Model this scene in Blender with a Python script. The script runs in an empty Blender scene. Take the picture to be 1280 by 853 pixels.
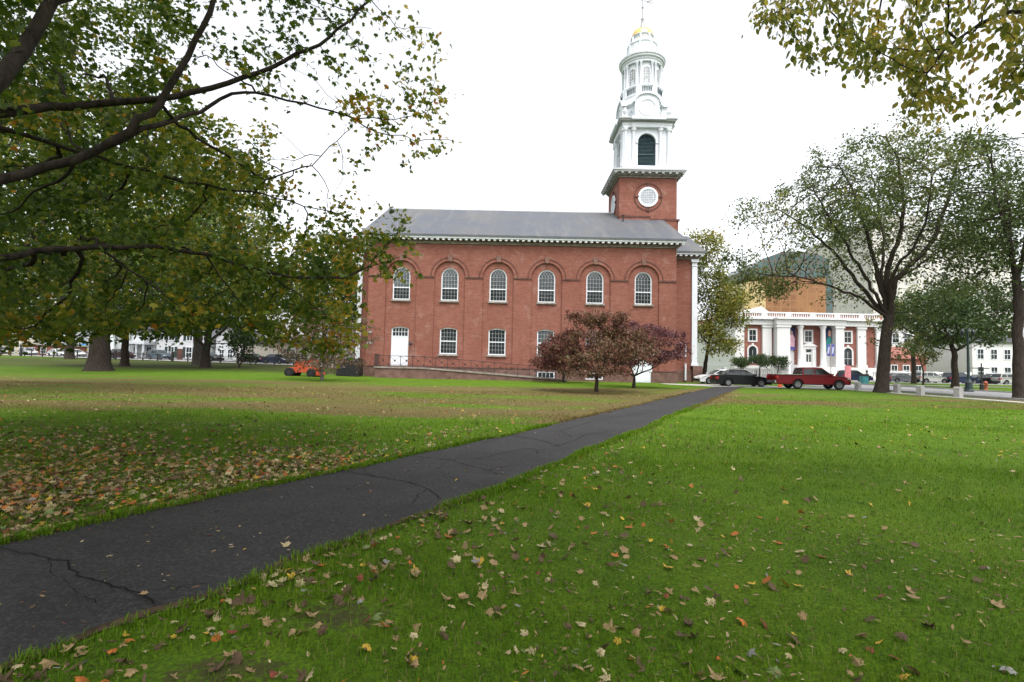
import bpy, math, random
import numpy as np
from mathutils import Vector, Matrix

SC = bpy.context.scene
COL = SC.collection
R = math.radians
random.seed(7)

# ------------------------------------------------------------------ camera, sky, sun, exposure
CAM_H, F_PX, PITCH, ROLL = 1.45, 640.0, math.atan(30 / 640.0), 0.0207
_f = Vector((0, math.cos(PITCH), math.sin(PITCH)))
_u = Vector((0, -math.sin(PITCH), math.cos(PITCH)))
_r = Vector((1, 0, 0))
C_RT = _r * math.cos(ROLL) + _u * math.sin(ROLL)
C_UP = -_r * math.sin(ROLL) + _u * math.cos(ROLL)
cam_d = bpy.data.cameras.new('camera')
cam_d.sensor_width = 36.0
cam_d.lens = 36.0 * F_PX / 1280.0
cam_d.clip_start = 0.05
cam_d.clip_end = 3000
cam = bpy.data.objects.new('camera', cam_d)
COL.objects.link(cam)
m3 = Matrix((C_RT, C_UP, -_f)).transposed()
cam.matrix_world = Matrix.Translation((0, 0, CAM_H)) @ m3.to_4x4()
SC.camera = cam

SUN_EL, SUN_AZ = R(64), R(165)
world = bpy.data.worlds.new('World')
SC.world = world
world.use_nodes = True
wn = world.node_tree.nodes
wn.clear()
w_out = wn.new('ShaderNodeOutputWorld')
w_bg = wn.new('ShaderNodeBackground')
w_sky = wn.new('ShaderNodeTexSky')
w_sky.sky_type = 'NISHITA'
w_sky.sun_disc = False
w_sky.sun_elevation = SUN_EL
w_sky.sun_rotation = SUN_AZ
w_sky.air_density = 1.0
w_sky.dust_density = 4.0
w_hsv = wn.new('ShaderNodeHueSaturation')          # overcast: the sky's blue is mostly washed out
w_hsv.inputs['Saturation'].default_value = 0.16
world.node_tree.links.new(w_sky.outputs[0], w_hsv.inputs['Color'])
world.node_tree.links.new(w_hsv.outputs[0], w_bg.inputs[0])
w_bg.inputs[1].default_value = 0.15
world.node_tree.links.new(w_bg.outputs[0], w_out.inputs[0])

sun_d = bpy.data.lights.new('sun', 'SUN')
sun_d.energy = 0.5
sun_d.angle = R(35)
sun_d.color = (1.0, 0.96, 0.9)
sun = bpy.data.objects.new('sun', sun_d)
COL.objects.link(sun)
_sd = Vector((math.sin(SUN_AZ) * math.cos(SUN_EL), math.cos(SUN_AZ) * math.cos(SUN_EL), math.sin(SUN_EL)))
sun.rotation_euler = _sd.to_track_quat('Z', 'Y').to_euler()

SC.view_settings.view_transform = 'Standard'
SC.view_settings.look = 'None'
SC.view_settings.gamma = 1.0
SC.view_settings.exposure = 1.5
try:
    SC.view_settings.use_curve_mapping = False
except Exception:
    pass
SC.cycles.max_bounces = 6
SC.cycles.transparent_max_bounces = 6
SC.cycles.transmission_bounces = 3
SC.cycles.caustics_reflective = False
SC.cycles.caustics_refractive = False

# ------------------------------------------------------------------ helpers
def at(px, py, D):
    """world point seen at photograph pixel (px, py), D metres ahead (used to measure sizes)"""
    d = _f + C_RT * ((px - 640) / F_PX) - C_UP * ((py - 426.5) / F_PX)
    return Vector((0, 0, CAM_H)) + d * (D / d.y)

def sstep(a, b, x):
    t = np.clip((x - a) / (b - a), 0, 1)
    return t * t * (3 - 2 * t)

def ground_z(x, y):
    x = np.asarray(x, float); y = np.asarray(y, float)
    return sstep(-8, -30, x) * 0.0183 * np.clip(y - 32, 0, 73)

def gz(x, y):
    return float(ground_z(x, y))

class MB:
    """collects shapes that become one mesh"""
    def __init__(s): s.v = []; s.f = []
    def add(s, vs, fs):
        n = len(s.v); s.v += [tuple(p) for p in vs]; s.f += [tuple(i + n for i in f) for f in fs]; return s
    def box(s, x0, x1, y0, y1, z0, z1):
        if x0 > x1: x0, x1 = x1, x0
        if y0 > y1: y0, y1 = y1, y0
        if z0 > z1: z0, z1 = z1, z0
        return s.add([(x0,y0,z0),(x1,y0,z0),(x1,y1,z0),(x0,y1,z0),(x0,y0,z1),(x1,y0,z1),(x1,y1,z1),(x0,y1,z1)],
                     [(0,3,2,1),(4,5,6,7),(0,1,5,4),(1,2,6,5),(2,3,7,6),(3,0,4,7)])
    def prism(s, poly, a0, a1, axis='y'):
        """poly in the two other axes (x,z for y; y,z for x; x,y for z), extruded from a0 to a1"""
        n = len(poly)
        P = {'y': lambda p, a: (p[0], a, p[1]), 'x': lambda p, a: (a, p[0], p[1]), 'z': lambda p, a: (p[0], p[1], a)}[axis]
        vs = [P(p, a0) for p in poly] + [P(p, a1) for p in poly]
        fs = [tuple(range(n)), tuple(range(2 * n - 1, n - 1, -1))]
        fs += [(i, i + n, (i + 1) % n + n, (i + 1) % n) for i in range(n)]
        return s.add(vs, fs)
    def lathe(s, prof, c=(0, 0, 0), n=24, axis='z', a0=0.0, a1=2 * math.pi, cap=True):
        """prof: list of (radius, height)"""
        full = abs(a1 - a0 - 2 * math.pi) < 1e-6
        m = n if full else n + 1
        vs = []
        for r, h in prof:
            for i in range(m):
                a = a0 + (a1 - a0) * i / n
                x, y = r * math.cos(a), r * math.sin(a)
                if axis == 'z': vs.append((c[0] + x, c[1] + y, c[2] + h))
                elif axis == 'y': vs.append((c[0] + x, c[1] + h, c[2] + y))
                else: vs.append((c[0] + h, c[1] + x, c[2] + y))
        fs = []
        for k in range(len(prof) - 1):
            for i in range(m if full else n):
                j = (i + 1) % m
                fs.append((k*m + i, k*m + j, (k+1)*m + j, (k+1)*m + i))
        if cap and full:
            fs.append(tuple(range(m - 1, -1, -1))); fs.append(tuple((len(prof) - 1) * m + i for i in range(m)))
        return s.add(vs, fs)
    def tube(s, pts, rad, n=6):
        pts = [Vector(p) for p in pts]
        if not hasattr(rad, '__len__'): rad = [rad] * len(pts)
        vs, fs = [], []
        prev = None
        for i, p in enumerate(pts):
            t = (pts[min(i + 1, len(pts) - 1)] - pts[max(i - 1, 0)])
            t = t.normalized() if t.length > 1e-9 else Vector((0, 0, 1))
            if prev is None:
                a = t.orthogonal().normalized()
            else:
                a = prev - t * prev.dot(t)
                a = a.normalized() if a.length > 1e-6 else t.orthogonal().normalized()
            prev = a
            b = t.cross(a)
            for k in range(n):
                an = 2 * math.pi * k / n
                vs.append(p + (a * math.cos(an) + b * math.sin(an)) * rad[i])
        for i in range(len(pts) - 1):
            for k in range(n):
                fs.append((i*n + k, i*n + (k+1) % n, (i+1)*n + (k+1) % n, (i+1)*n + k))
        fs.append(tuple(range(n - 1, -1, -1))); fs.append(tuple((len(pts) - 1) * n + k for k in range(n)))
        return s.add(vs, fs)
    def bar(s, a, b, w, h=None):
        h = h or w
        a, b = Vector(a), Vector(b)
        t = (b - a).normalized()
        side = t.cross(Vector((0, 0, 1)))
        side = side.normalized() if side.length > 1e-4 else Vector((1, 0, 0))
        upv = side.cross(t)
        vs = []
        for p in (a, b):
            for sx, sz in ((-1,-1),(1,-1),(1,1),(-1,1)):
                vs.append(p + side * (sx * w / 2) + upv * (sz * h / 2))
        return s.add(vs, [(0,1,2,3),(7,6,5,4),(0,4,5,1),(1,5,6,2),(2,6,7,3),(3,7,4,0)])

ORG = {}
def link(name, me, mat=None, parent=None):
    o = bpy.data.objects.new(name, me)
    COL.objects.link(o)
    if mat is not None:
        for mm in (mat if isinstance(mat, (list, tuple)) else [mat]): me.materials.append(mm)
    if parent is not None: o.parent = parent
    return o

def fixn(me):
    import bmesh
    bm = bmesh.new(); bm.from_mesh(me)
    bmesh.ops.recalc_face_normals(bm, faces=bm.faces)
    bm.to_mesh(me); bm.free()

def root_of(o):
    while o.parent is not None: o = o.parent
    return o

def part(name, mb, mat, parent=None, smooth=False, local=False):
    """one mesh object; world-coordinate shapes are moved into the frame of the thing they belong to"""
    me = bpy.data.meshes.new(name)
    o3 = Vector((0, 0, 0))
    if parent is not None and not local:
        o3 = ORG.get(root_of(parent).name, o3)
    me.from_pydata([(a - o3.x, b - o3.y, c - o3.z) for a, b, c in mb.v], [], mb.f)
    fixn(me)
    if smooth:
        me.shade_smooth()
        if smooth != 'all':
            try: me.set_sharp_from_angle(angle=R(40))
            except Exception: pass
    return link(name, me, mat, parent)

def props(o, label=None, cat=None, group=None, kind=None):
    if label: o['label'] = label
    if cat: o['category'] = cat
    if group: o['group'] = group
    if kind: o['kind'] = kind
    return o

def thing(name, label, cat, loc=(0, 0, 0), group=None, rz=0.0):
    o = bpy.data.objects.new(name, None)
    COL.objects.link(o)
    o.location = loc
    o.rotation_euler = (0, 0, rz)
    o.empty_display_size = 0.3
    ORG[o.name] = Vector(loc)
    return props(o, label, cat, group)

def copy_tree(o, parent=None):
    c = o.copy(); COL.objects.link(c)
    if parent is not None: c.parent = parent
    for ch in list(o.children): copy_tree(ch, c)
    return c

def mesh_arrays(name, V, loops, totals, attrs=None):
    me = bpy.data.meshes.new(name)
    V = np.ascontiguousarray(V, dtype=np.float32)
    me.vertices.add(len(V)); me.vertices.foreach_set('co', V.ravel())
    totals = np.asarray(totals, np.int32)
    starts = np.concatenate(([0], np.cumsum(totals)[:-1])).astype(np.int32)
    me.loops.add(int(totals.sum())); me.loops.foreach_set('vertex_index', np.asarray(loops, np.int32).ravel())
    me.polygons.add(len(totals)); me.polygons.foreach_set('loop_start', starts)
    try: me.polygons.foreach_set('loop_total', totals)
    except Exception: pass
    for k, a in (attrs or {}).items():
        at_ = me.attributes.new(k, 'FLOAT', 'FACE'); at_.data.foreach_set('value', np.asarray(a, np.float32))
    me.update(calc_edges=True)
    return me

# ------------------------------------------------------------------ materials
class NT:
    def __init__(s, name):
        s.m = bpy.data.materials.new(name); s.m.use_nodes = True
        s.t = s.m.node_tree; s.n = s.t.nodes; s.n.clear()
        s.out = s.n.new('ShaderNodeOutputMaterial')
    def add(s, kind, **kw):
        nd = s.n.new('ShaderNode' + kind)
        for k, v in kw.items():
            if k in nd.inputs: s.put(nd.inputs[k], v)
            else: setattr(nd, k, v)
        return nd
    def put(s, inp, v):
        if isinstance(v, bpy.types.NodeSocket): s.t.links.new(v, inp)
        else: inp.default_value = v
    def noise(s, scale, detail=4, rough=0.55, vec=None):
        nd = s.add('TexNoise'); nd.inputs['Scale'].default_value = scale
        nd.inputs['Detail'].default_value = detail; nd.inputs['Roughness'].default_value = rough
        s.put(nd.inputs['Vector'], vec if vec is not None else s.pos())
        return nd.outputs[0]
    def pos(s):
        if not hasattr(s, '_p'): s._p = s.add('NewGeometry').outputs['Position']
        return s._p
    def obj(s):
        if not hasattr(s, '_o'): s._o = s.add('TexCoord').outputs['Object']
        return s._o
    def math(s, op, a, b=0.0, clamp=False):
        nd = s.add('Math', operation=op, use_clamp=clamp); s.put(nd.inputs[0], a); s.put(nd.inputs[1], b); return nd.outputs[0]
    def ramp(s, fac, stops, interp='LINEAR'):
        nd = s.add('ValToRGB'); cr = nd.color_ramp; cr.interpolation = interp
        while len(cr.elements) < len(stops): cr.elements.new(0.5)
        for e, (p, c) in zip(cr.elements, stops):
            e.position = p; e.color = (c, c, c, 1) if isinstance(c, (int, float)) else (*c, 1)
        s.put(nd.inputs[0], fac); return nd.outputs[0]
    def mix(s, fac, a, b, blend='MIX'):
        nd = s.add('Mix', data_type='RGBA', blend_type=blend)
        s.put(nd.inputs[0], fac)
        s.put(nd.inputs[6], (*a, 1) if isinstance(a, tuple) and len(a) == 3 else a)
        s.put(nd.inputs[7], (*b, 1) if isinstance(b, tuple) and len(b) == 3 else b)
        return nd.outputs[2]
    def bsdf(s, color, rough=0.7, spec=0.4, metal=0.0, bump=None, bdist=0.02, bstr=0.5, **kw):
        b = s.add('BsdfPrincipled')
        s.put(b.inputs['Base Color'], (*color, 1) if isinstance(color, tuple) and len(color) == 3 else color)
        s.put(b.inputs['Roughness'], rough); s.put(b.inputs['Metallic'], metal)
        s.put(b.inputs['Specular IOR Level'], spec)
        for k, v in kw.items(): s.put(b.inputs[k], v)
        if bump is not None:
            bp = s.add('Bump'); bp.inputs['Strength'].default_value = bstr; bp.inputs['Distance'].default_value = bdist
            s.put(bp.inputs['Height'], bump); s.t.links.new(bp.outputs[0], b.inputs['Normal'])
        s.t.links.new(b.outputs[0], s.out.inputs[0])
        return b

def simple(name, col, rough=0.6, spec=0.4, metal=0.0, vary=0.25, scale=2.0):
    n = NT(name)
    nz = n.noise(scale, 5, 0.6)
    c = n.mix(n.ramp(nz, [(0.3, 0.0), (0.7, 1.0)]), tuple(x * (1 - vary) for x in col), tuple(min(1, x * (1 + vary)) for x in col))
    n.bsdf(c, rough, spec, metal)
    return n.m

def brick_mat(name, c1, c2, mortar, axis='xz', stain=0.5):
    n = NT(name)
    sp = n.add('SeparateXYZ'); n.put(sp.inputs[0], n.pos())
    cb = n.add('CombineXYZ')
    h = n.math('ADD', sp.outputs[0], sp.outputs[1])          # courses run round the corners
    n.put(cb.inputs[0], h); n.put(cb.inputs[1], sp.outputs[2])
    br = n.add('TexBrick'); n.put(br.inputs['Vector'], cb.outputs[0])
    br.inputs['Color1'].default_value = (*c1, 1); br.inputs['Color2'].default_value = (*c2, 1); br.inputs['Mortar'].default_value = (*mortar, 1)
    br.inputs['Scale'].default_value = 1.0; br.inputs['Brick Width'].default_value = 0.23; br.inputs['Row Height'].default_value = 0.078
    br.inputs['Mortar Size'].default_value = 0.008; br.inputs['Bias'].default_value = -0.05
    big = n.noise(0.35, 6, 0.62)
    mid = n.noise(2.2, 5, 0.7)
    c = n.mix(n.ramp(big, [(0.35, 0.0), (0.68, stain)]), br.outputs[0], tuple(x * 0.62 for x in c1))
    c = n.mix(n.ramp(mid, [(0.45, 0.0), (0.8, 0.35)]), c, tuple(min(1, x * 1.25 + 0.03) for x in c1))
    mp2 = n.add('Mapping'); n.put(mp2.inputs[0], n.pos()); mp2.inputs['Scale'].default_value = (.9, .9, 7.5)
    co = n.noise(1.0, 4, 0.75, mp2.outputs[0])
    c = n.mix(n.ramp(co, [(0.40, 0.38), (0.52, 0.0)]), c, tuple(x * 0.55 for x in c1))
    c = n.mix(n.ramp(co, [(0.54, 0.0), (0.72, 0.30)]), c, tuple(min(1, x * 1.3 + .02) for x in c1))
    # long streaks of weathering running down the wall
    mp = n.add('Mapping'); n.put(mp.inputs[0], n.pos()); mp.inputs['Scale'].default_value = (1.6, 1.6, 0.1)
    st = n.noise(1.0, 4, 0.6, mp.outputs[0])
    c = n.mix(n.ramp(st, [(0.52, 0.0), (0.75, 0.4)]), c, tuple(x * 0.7 + 0.02 for x in c1))
    ef = n.noise(0.75, 7, 0.7)
    c = n.mix(n.ramp(ef, [(0.56, 0.0), (0.70, 0.38)]), c, (0.36, 0.25, 0.21))
    c = n.mix(n.ramp(ef, [(0.30, 0.45), (0.42, 0.0)]), c, tuple(x * 0.5 for x in c1))
    n.bsdf(c, 0.88, 0.2, bump=br.outputs['Fac'], bdist=0.01, bstr=-0.3)
    return n.m

M = {}
M['brick'] = brick_mat('church_brick', (0.25, 0.088, 0.060), (0.165, 0.052, 0.038), (0.27, 0.16, 0.125))
M['brick_lib'] = brick_mat('library_brick', (0.26, 0.09, 0.065), (0.22, 0.07, 0.05), (0.3, 0.2, 0.17))
def white_paint(name, col=(0.74, 0.77, 0.80), dirt=0.35):
    n = NT(name)
    a = n.noise(1.3, 6, 0.65); 
    mp = n.add('Mapping'); n.put(mp.inputs[0], n.pos()); mp.inputs['Scale'].default_value = (2.5, 2.5, 0.2)
    b = n.noise(1.0, 4, 0.6, mp.outputs[0])
    c = n.mix(n.ramp(a, [(0.45, 0.0), (0.8, dirt)]), col, (0.52, 0.53, 0.53))
    c = n.mix(n.ramp(b, [(0.55, 0.0), (0.8, dirt * 0.8)]), c, (0.5, 0.5, 0.49))
    n.bsdf(c, 0.5, 0.4)
    return n.m
M['white'] = white_paint('white_paint', (0.66, 0.69, 0.73), 0.5)
M['white_warm'] = white_paint('limestone_white', (0.58, 0.575, 0.565), 0.3)
M['grey_trim'] = white_paint('weathered_grey_trim', (0.42, 0.43, 0.43), 0.6)
M['bed_trim'] = simple('weathered_brownstone_trim', (0.24, 0.21, 0.185), 0.85, 0.2, vary=0.35, scale=3)
M['brownstone'] = simple('brownstone', (0.145, 0.085, 0.07), 0.9, 0.2, vary=0.35, scale=1.7)
M['dark_trim'] = simple('dark_brown_moulding', (0.10, 0.05, 0.04), 0.85, 0.2)
M['muntin'] = white_paint('grey_white_glazing_bars', (0.42, 0.44, 0.46), 0.4)
M['keystone'] = simple('brownstone_keystone', (0.17, 0.10, 0.078), 0.9, 0.2, vary=0.3)
M['gold'] = simple('gold_leaf', (0.85, 0.55, 0.16), 0.28, 0.5, 0.75, vary=0.1)
M['louvre'] = simple('blue_green_louvre', (0.035, 0.065, 0.075), 0.6)
M['pale_glazing'] = simple('milky_glazing', (0.40, 0.43, 0.45), 0.35)
M['iron'] = simple('black_iron', (0.02, 0.018, 0.017), 0.55, 0.4)
M['metal_grey'] = simple('grey_metal', (0.3, 0.3, 0.3), 0.5, 0.4, 0.4)
M['black'] = simple('black_plastic', (0.015, 0.016, 0.018), 0.5, 0.4)

def slate():
    n = NT('slate_roof')
    sp = n.add('SeparateXYZ'); n.put(sp.inputs[0], n.pos())
    cb = n.add('CombineXYZ'); n.put(cb.inputs[0], sp.outputs[0]); n.put(cb.inputs[1], n.math('MULTIPLY', sp.outputs[1], 1.12))
    br = n.add('TexBrick'); n.put(br.inputs['Vector'], cb.outputs[0])
    br.inputs['Color1'].default_value = (0.080, 0.088, 0.110, 1); br.inputs['Color2'].default_value = (0.064, 0.071, 0.088, 1)
    br.inputs['Mortar'].default_value = (0.06, 0.065, 0.07, 1)
    br.inputs['Brick Width'].default_value = 0.32; br.inputs['Row Height'].default_value = 0.24; br.inputs['Mortar Size'].default_value = 0.012
    br.inputs['Scale'].default_value = 1.0
    a = n.noise(0.22, 6, 0.65)
    c = n.mix(n.ramp(a, [(0.42, 0.0), (0.7, 0.65)]), br.outputs[0], (0.11, 0.105, 0.09))
    rowv = n.math('FRACT', n.math('MULTIPLY', sp.outputs[1], 1.3))
    c = n.mix(n.ramp(rowv, [(0.0, 0.5), (0.16, 0.0)]), c, (0.045, 0.048, 0.055))
    ms = n.add('Mapping'); n.put(ms.inputs[0], n.pos()); ms.inputs['Scale'].default_value = (0.9, 0.12, 0.12)
    c = n.mix(n.ramp(n.noise(1.0, 5, 0.7, ms.outputs[0]), [(0.5, 0.0), (0.75, 0.55)]), c, (0.16, 0.155, 0.14))
    b = n.noise(1.1, 5, 0.7)
    c = n.mix(n.ramp(b, [(0.5, 0.0), (0.8, 0.4)]), c, (0.08, 0.085, 0.09))
    n.bsdf(c, 0.6, 0.4)
    return n.m
M['slate'] = slate()

def glass(name, col=(0.018, 0.022, 0.024), rough=0.06):
    n = NT(name)
    a = n.noise(0.9, 3, 0.5)
    bmp = n.noise(1.4, 2, 0.5)
    c = n.mix(n.ramp(a, [(0.4, 0.0), (0.65, 1.0)]), col, tuple(x * 2.0 for x in col))
    n.bsdf(c, rough, 0.45, bump=bmp, bdist=0.05, bstr=0.35)
    return n.m
M['glass'] = glass('window_glass')
M['car_glass'] = glass('car_window_glass', (0.012, 0.016, 0.016), 0.04)

def paint(name, col, metal=0.2):
    n = NT(name)
    d = n.noise(6.0, 4, 0.6)
    c = n.mix(n.ramp(d, [(0.4, 0.0), (0.8, 0.25)]), col, tuple(x * 0.8 + 0.003 for x in col))
    b = n.bsdf(c, 0.34, 0.28, metal)
    b.inputs['Coat Weight'].default_value = 0.15; b.inputs['Coat Roughness'].default_value = 0.08
    return n.m
PAINT = {k: paint(k + '_car_paint', c) for k, c in dict(white=(0.7, 0.71, 0.72), black=(0.006, 0.007, 0.009), red=(0.15, 0.005, 0.008),
         silver=(0.42, 0.42, 0.40), bluegrey=(0.10, 0.135, 0.17), maroon=(0.05, 0.012, 0.014), navy=(0.02, 0.03, 0.07), grey=(0.12, 0.125, 0.135)).items()}
M['tyre'] = simple('tyre_rubber', (0.018, 0.018, 0.018), 0.85, 0.2)
M['rim'] = simple('alloy_rim', (0.26, 0.265, 0.27), 0.4, 0.5, 0.6, vary=0.1)
M['chrome'] = simple('chrome', (0.6, 0.6, 0.6), 0.2, 0.5, 0.85, vary=0.08)
M['lamp_clear'] = simple('clear_lamp_lens', (0.7, 0.7, 0.68), 0.15, 0.6, vary=0.1)
M['lamp_red'] = simple('red_lamp_lens', (0.35, 0.01, 0.01), 0.2, 0.6, vary=0.1)
M['orange'] = simple('orange_machine_paint', (0.42, 0.06, 0.02), 0.45, 0.4, vary=0.15)
M['cone'] = simple('orange_cone_plastic', (0.85, 0.13, 0.03), 0.5, 0.4, vary=0.1)
M['granite'] = simple('granite', (0.31, 0.305, 0.29), 0.8, 0.3, vary=0.25, scale=9)
M['concrete'] = simple('concrete', (0.36, 0.345, 0.32), 0.9, 0.2, vary=0.2, scale=1.2)
M['lamp_green'] = simple('dark_green_iron', (0.018, 0.035, 0.032), 0.5, 0.4)

def asphalt(name, base, light):
    n = NT(name)
    big = n.noise(0.7, 6, 0.7); fine = n.noise(38, 5, 0.85); grain = n.noise(130, 2, 0.6)
    c = n.mix(n.ramp(big, [(0.38, 0.0), (0.62, 1.0)]), base, light)
    c = n.mix(n.ramp(fine, [(0.42, 0.75), (0.52, 0.0)]), c, tuple(x * .45 for x in base))
    c = n.mix(n.ramp(fine, [(0.52, 0.0), (0.68, 0.9)]), c, tuple(x * 2.1 for x in light))
    c = n.mix(n.ramp(grain, [(0.62, 0.0), (0.72, 0.55)]), c, tuple(min(.3, x * 3.2) for x in light))
    n.bsdf(c, 0.8, 0.35, bump=n.math('ADD', fine, grain), bdist=0.006, bstr=0.6)
    return n.m
M['path'] = asphalt('path_asphalt', (0.0115, 0.011, 0.011), (0.027, 0.0257, 0.0257))
M['road'] = asphalt('road_asphalt', (0.17, 0.17, 0.175), (0.24, 0.235, 0.235))
M['soil'] = simple('path_edge_soil', (0.06, 0.042, 0.026), 0.95, 0.1, vary=0.5, scale=8)
M['crack'] = simple('dark_crack_tar', (0.008, 0.008, 0.008), 0.9, 0.1)

GREEN_STOPS = [(0.0, (0.022, 0.050, 0.008)), (0.45, (0.052, 0.120, 0.012)), (0.7, (0.085, 0.175, 0.016)), (1.0, (0.12, 0.19, 0.03))]
def grass_color(n):
    """one recipe for the soil sheet and the blades: green, with dry tan patches where the photograph has them"""
    p = n.pos()
    sp = n.add('SeparateXYZ'); n.put(sp.inputs[0], p)
    x, y = sp.outputs[0], sp.outputs[1]
    mp = n.add('Mapping'); n.put(mp.inputs[0], p); mp.inputs['Scale'].default_value = (0.34, 1.0, 1.0)
    big = n.noise(0.24, 6, 0.68, mp.outputs[0])
    mid = n.noise(0.9, 5, 0.65)
    small = n.noise(7, 4, 0.7)
    g = n.ramp(n.math('ADD', n.math('MULTIPLY', mid, 0.6), n.math('MULTIPLY', small, 0.4)), [(0.28, (0.052, 0.112, 0.008)), (0.5, (0.098, 0.190, 0.008)), (0.70, (0.150, 0.240, 0.014))])
    # dry band: far half of the lawn, stronger left of the path
    def band(v, a, b, c, d):
        r1 = n.add('MapRange', clamp=True); n.put(r1.inputs[0], v); n.put(r1.inputs[1], a); n.put(r1.inputs[2], b)
        r2 = n.add('MapRange', clamp=True); n.put(r2.inputs[0], v); n.put(r2.inputs[1], d); n.put(r2.inputs[2], c)
        return n.math('MULTIPLY', r1.outputs[0], r2.outputs[0])
    u = n.math('SUBTRACT', x, n.math('MULTIPLY', n.math('SUBTRACT', y, 8.6), 0.53))   # distance right of the path's line
    left = n.math('MULTIPLY', band(y, 10.5, 15, 33, 41), band(u, -80, -60, -1.5, 0))
    right = n.math('MULTIPLY', band(y, 17, 23, 32, 38), band(u, -2, 3, 60, 80))
    dry = n.math('ADD', n.math('MULTIPLY', left, 0.285), n.math('MULTIPLY', right, 0.25))
    edge = band(n.math('ABSOLUTE', u), 0.3, 1.1, 1.3, 2.4)
    dry = n.math('ADD', dry, n.math('MULTIPLY', n.math('MULTIPLY', edge, band(y, 8, 16, 46, 50)), 0.16))
    under = n.math('MULTIPLY', band(y, 47, 54, 78, 100), band(x, -140, -110, -19, -12))  # brown litter and the trees' shade, both put into the ground colour
    fac = n.ramp(n.math('ADD', n.math('ADD', big, dry), n.math('MULTIPLY', small, 0.10)), [(0.72, 0.0), (0.84, 1.0)])
    tan = n.mix(small, (0.13, 0.078, 0.040), (0.215, 0.145, 0.070))
    c = n.mix(n.math('MULTIPLY', fac, 0.85), g, tan)
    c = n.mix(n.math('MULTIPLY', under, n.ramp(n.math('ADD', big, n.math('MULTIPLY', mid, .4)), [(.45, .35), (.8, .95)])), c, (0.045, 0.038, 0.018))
    return c, small

def lawn_mat():
    n = NT('lawn')
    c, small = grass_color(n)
    fine = n.noise(38, 4, 0.75)
    c = n.mix(n.ramp(fine, [(0.42, 0.62), (0.62, 0.0)]), c, (0.028, 0.036, 0.010))
    # bare earth beside the path in the near corner
    sp = n.add('SeparateXYZ'); n.put(sp.inputs[0], n.pos())
    def blob(cx, cy, rx, ry):
        a = n.math('DIVIDE', n.math('SUBTRACT', sp.outputs[0], cx), rx); b = n.math('DIVIDE', n.math('SUBTRACT', sp.outputs[1], cy), ry)
        return n.math('SUBTRACT', 1.15, n.math('ADD', n.math('MULTIPLY', a, a), n.math('MULTIPLY', b, b)))
    e = n.math('MAXIMUM', blob(-0.95, 3.0, 0.36, 0.2), blob(-1.3, 2.45, 0.34, 0.17))
    e = n.math('ADD', e, n.math('MULTIPLY', n.math('SUBTRACT', n.noise(11, 6, 0.8), 0.5), 6.0))
    c = n.mix(n.ramp(e, [(0.5, 0.0), (1.2, 0.75)]), c, n.mix(n.noise(25, 4, 0.7), (0.040, 0.030, 0.016), (0.075, 0.056, 0.034)))
    n.bsdf(c, 0.95, 0.1, bump=n.math('ADD', fine, small), bdist=0.05, bstr=0.7)
    return n.m
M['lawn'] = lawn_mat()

def leaf_mat(name, stops, trans=0.35, attr='tint', rough=0.5):
    n = NT(name)
    a = n.add('Attribute', attribute_name=attr)
    c = n.ramp(a.outputs['Fac'], stops)
    c = n.mix(n.ramp(n.noise(14, 3, 0.6), [(0.4, 0.0), (0.75, 0.3)]), c, n.mix(0.5, c, (0.03, 0.035, 0.01)))
    b = n.bsdf(c, rough, 0.3)
    if trans > 0:
        t = n.add('BsdfTranslucent'); n.put(t.inputs[0], c)
        mx = n.add('MixShader'); mx.inputs[0].default_value = trans
        n.t.links.new(b.outputs[0], mx.inputs[1]); n.t.links.new(t.outputs[0], mx.inputs[2])
        n.t.links.new(mx.outputs[0], n.out.inputs[0])
    return n.m
def grass_mat():
    n = NT('grass_blades')
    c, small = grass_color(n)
    a = n.add('Attribute', attribute_name='tint')
    c = n.mix(n.ramp(a.outputs['Fac'], [(0.0, 0.55), (0.5, 0.0)]), c, (0.030, 0.068, 0.010))
    c = n.mix(n.ramp(a.outputs['Fac'], [(0.90, 0.0), (0.95, 0.8)]), c, (0.24, 0.19, 0.08))
    b = n.bsdf(c, 0.7, 0.08)
    t = n.add('BsdfTranslucent'); n.put(t.inputs[0], c)
    mx = n.add('MixShader'); mx.inputs[0].default_value = 0.3
    n.t.links.new(b.outputs[0], mx.inputs[1]); n.t.links.new(t.outputs[0], mx.inputs[2]); n.t.links.new(mx.outputs[0], n.out.inputs[0])
    return n.m
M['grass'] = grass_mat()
M['leaf_maple'] = leaf_mat('maple_leaves', [(0.0, (0.022, 0.048, 0.008)), (0.35, (0.052, 0.098, 0.011)), (0.58, (0.115, 0.175, 0.017)), (0.74, (0.26, 0.28, 0.03)), (0.88, (0.46, 0.34, 0.03)), (1.0, (0.45, 0.17, 0.02))], 0.45)
M['leaf_elm'] = leaf_mat('elm_leaves', [(0.0, (0.050, 0.080, 0.022)), (0.5, (0.095, 0.130, 0.034)), (0.85, (0.15, 0.17, 0.042)), (1.0, (0.26, 0.22, 0.04))], 0.42)
M['leaf_dark'] = leaf_mat('dark_green_leaves', [(0.0, (0.022, 0.045, 0.013)), (0.5, (0.048, 0.085, 0.022)), (0.85, (0.085, 0.12, 0.028)), (1.0, (0.18, 0.17, 0.03))], 0.35)
M['leaf_yellow'] = leaf_mat('yellowing_leaves', [(0.0, (0.06, 0.095, 0.02)), (0.4, (0.14, 0.17, 0.03)), (0.75, (0.28, 0.25, 0.04)), (1.0, (0.42, 0.28, 0.05))], 0.45)
M['leaf_near'] = leaf_mat('beech_leaves', [(0.0, (0.07, 0.11, 0.024)), (0.3, (0.16, 0.19, 0.03)), (0.6, (0.32, 0.29, 0.045)), (0.85, (0.48, 0.34, 0.07)), (1.0, (0.42, 0.22, 0.07))], 0.6)
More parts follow.
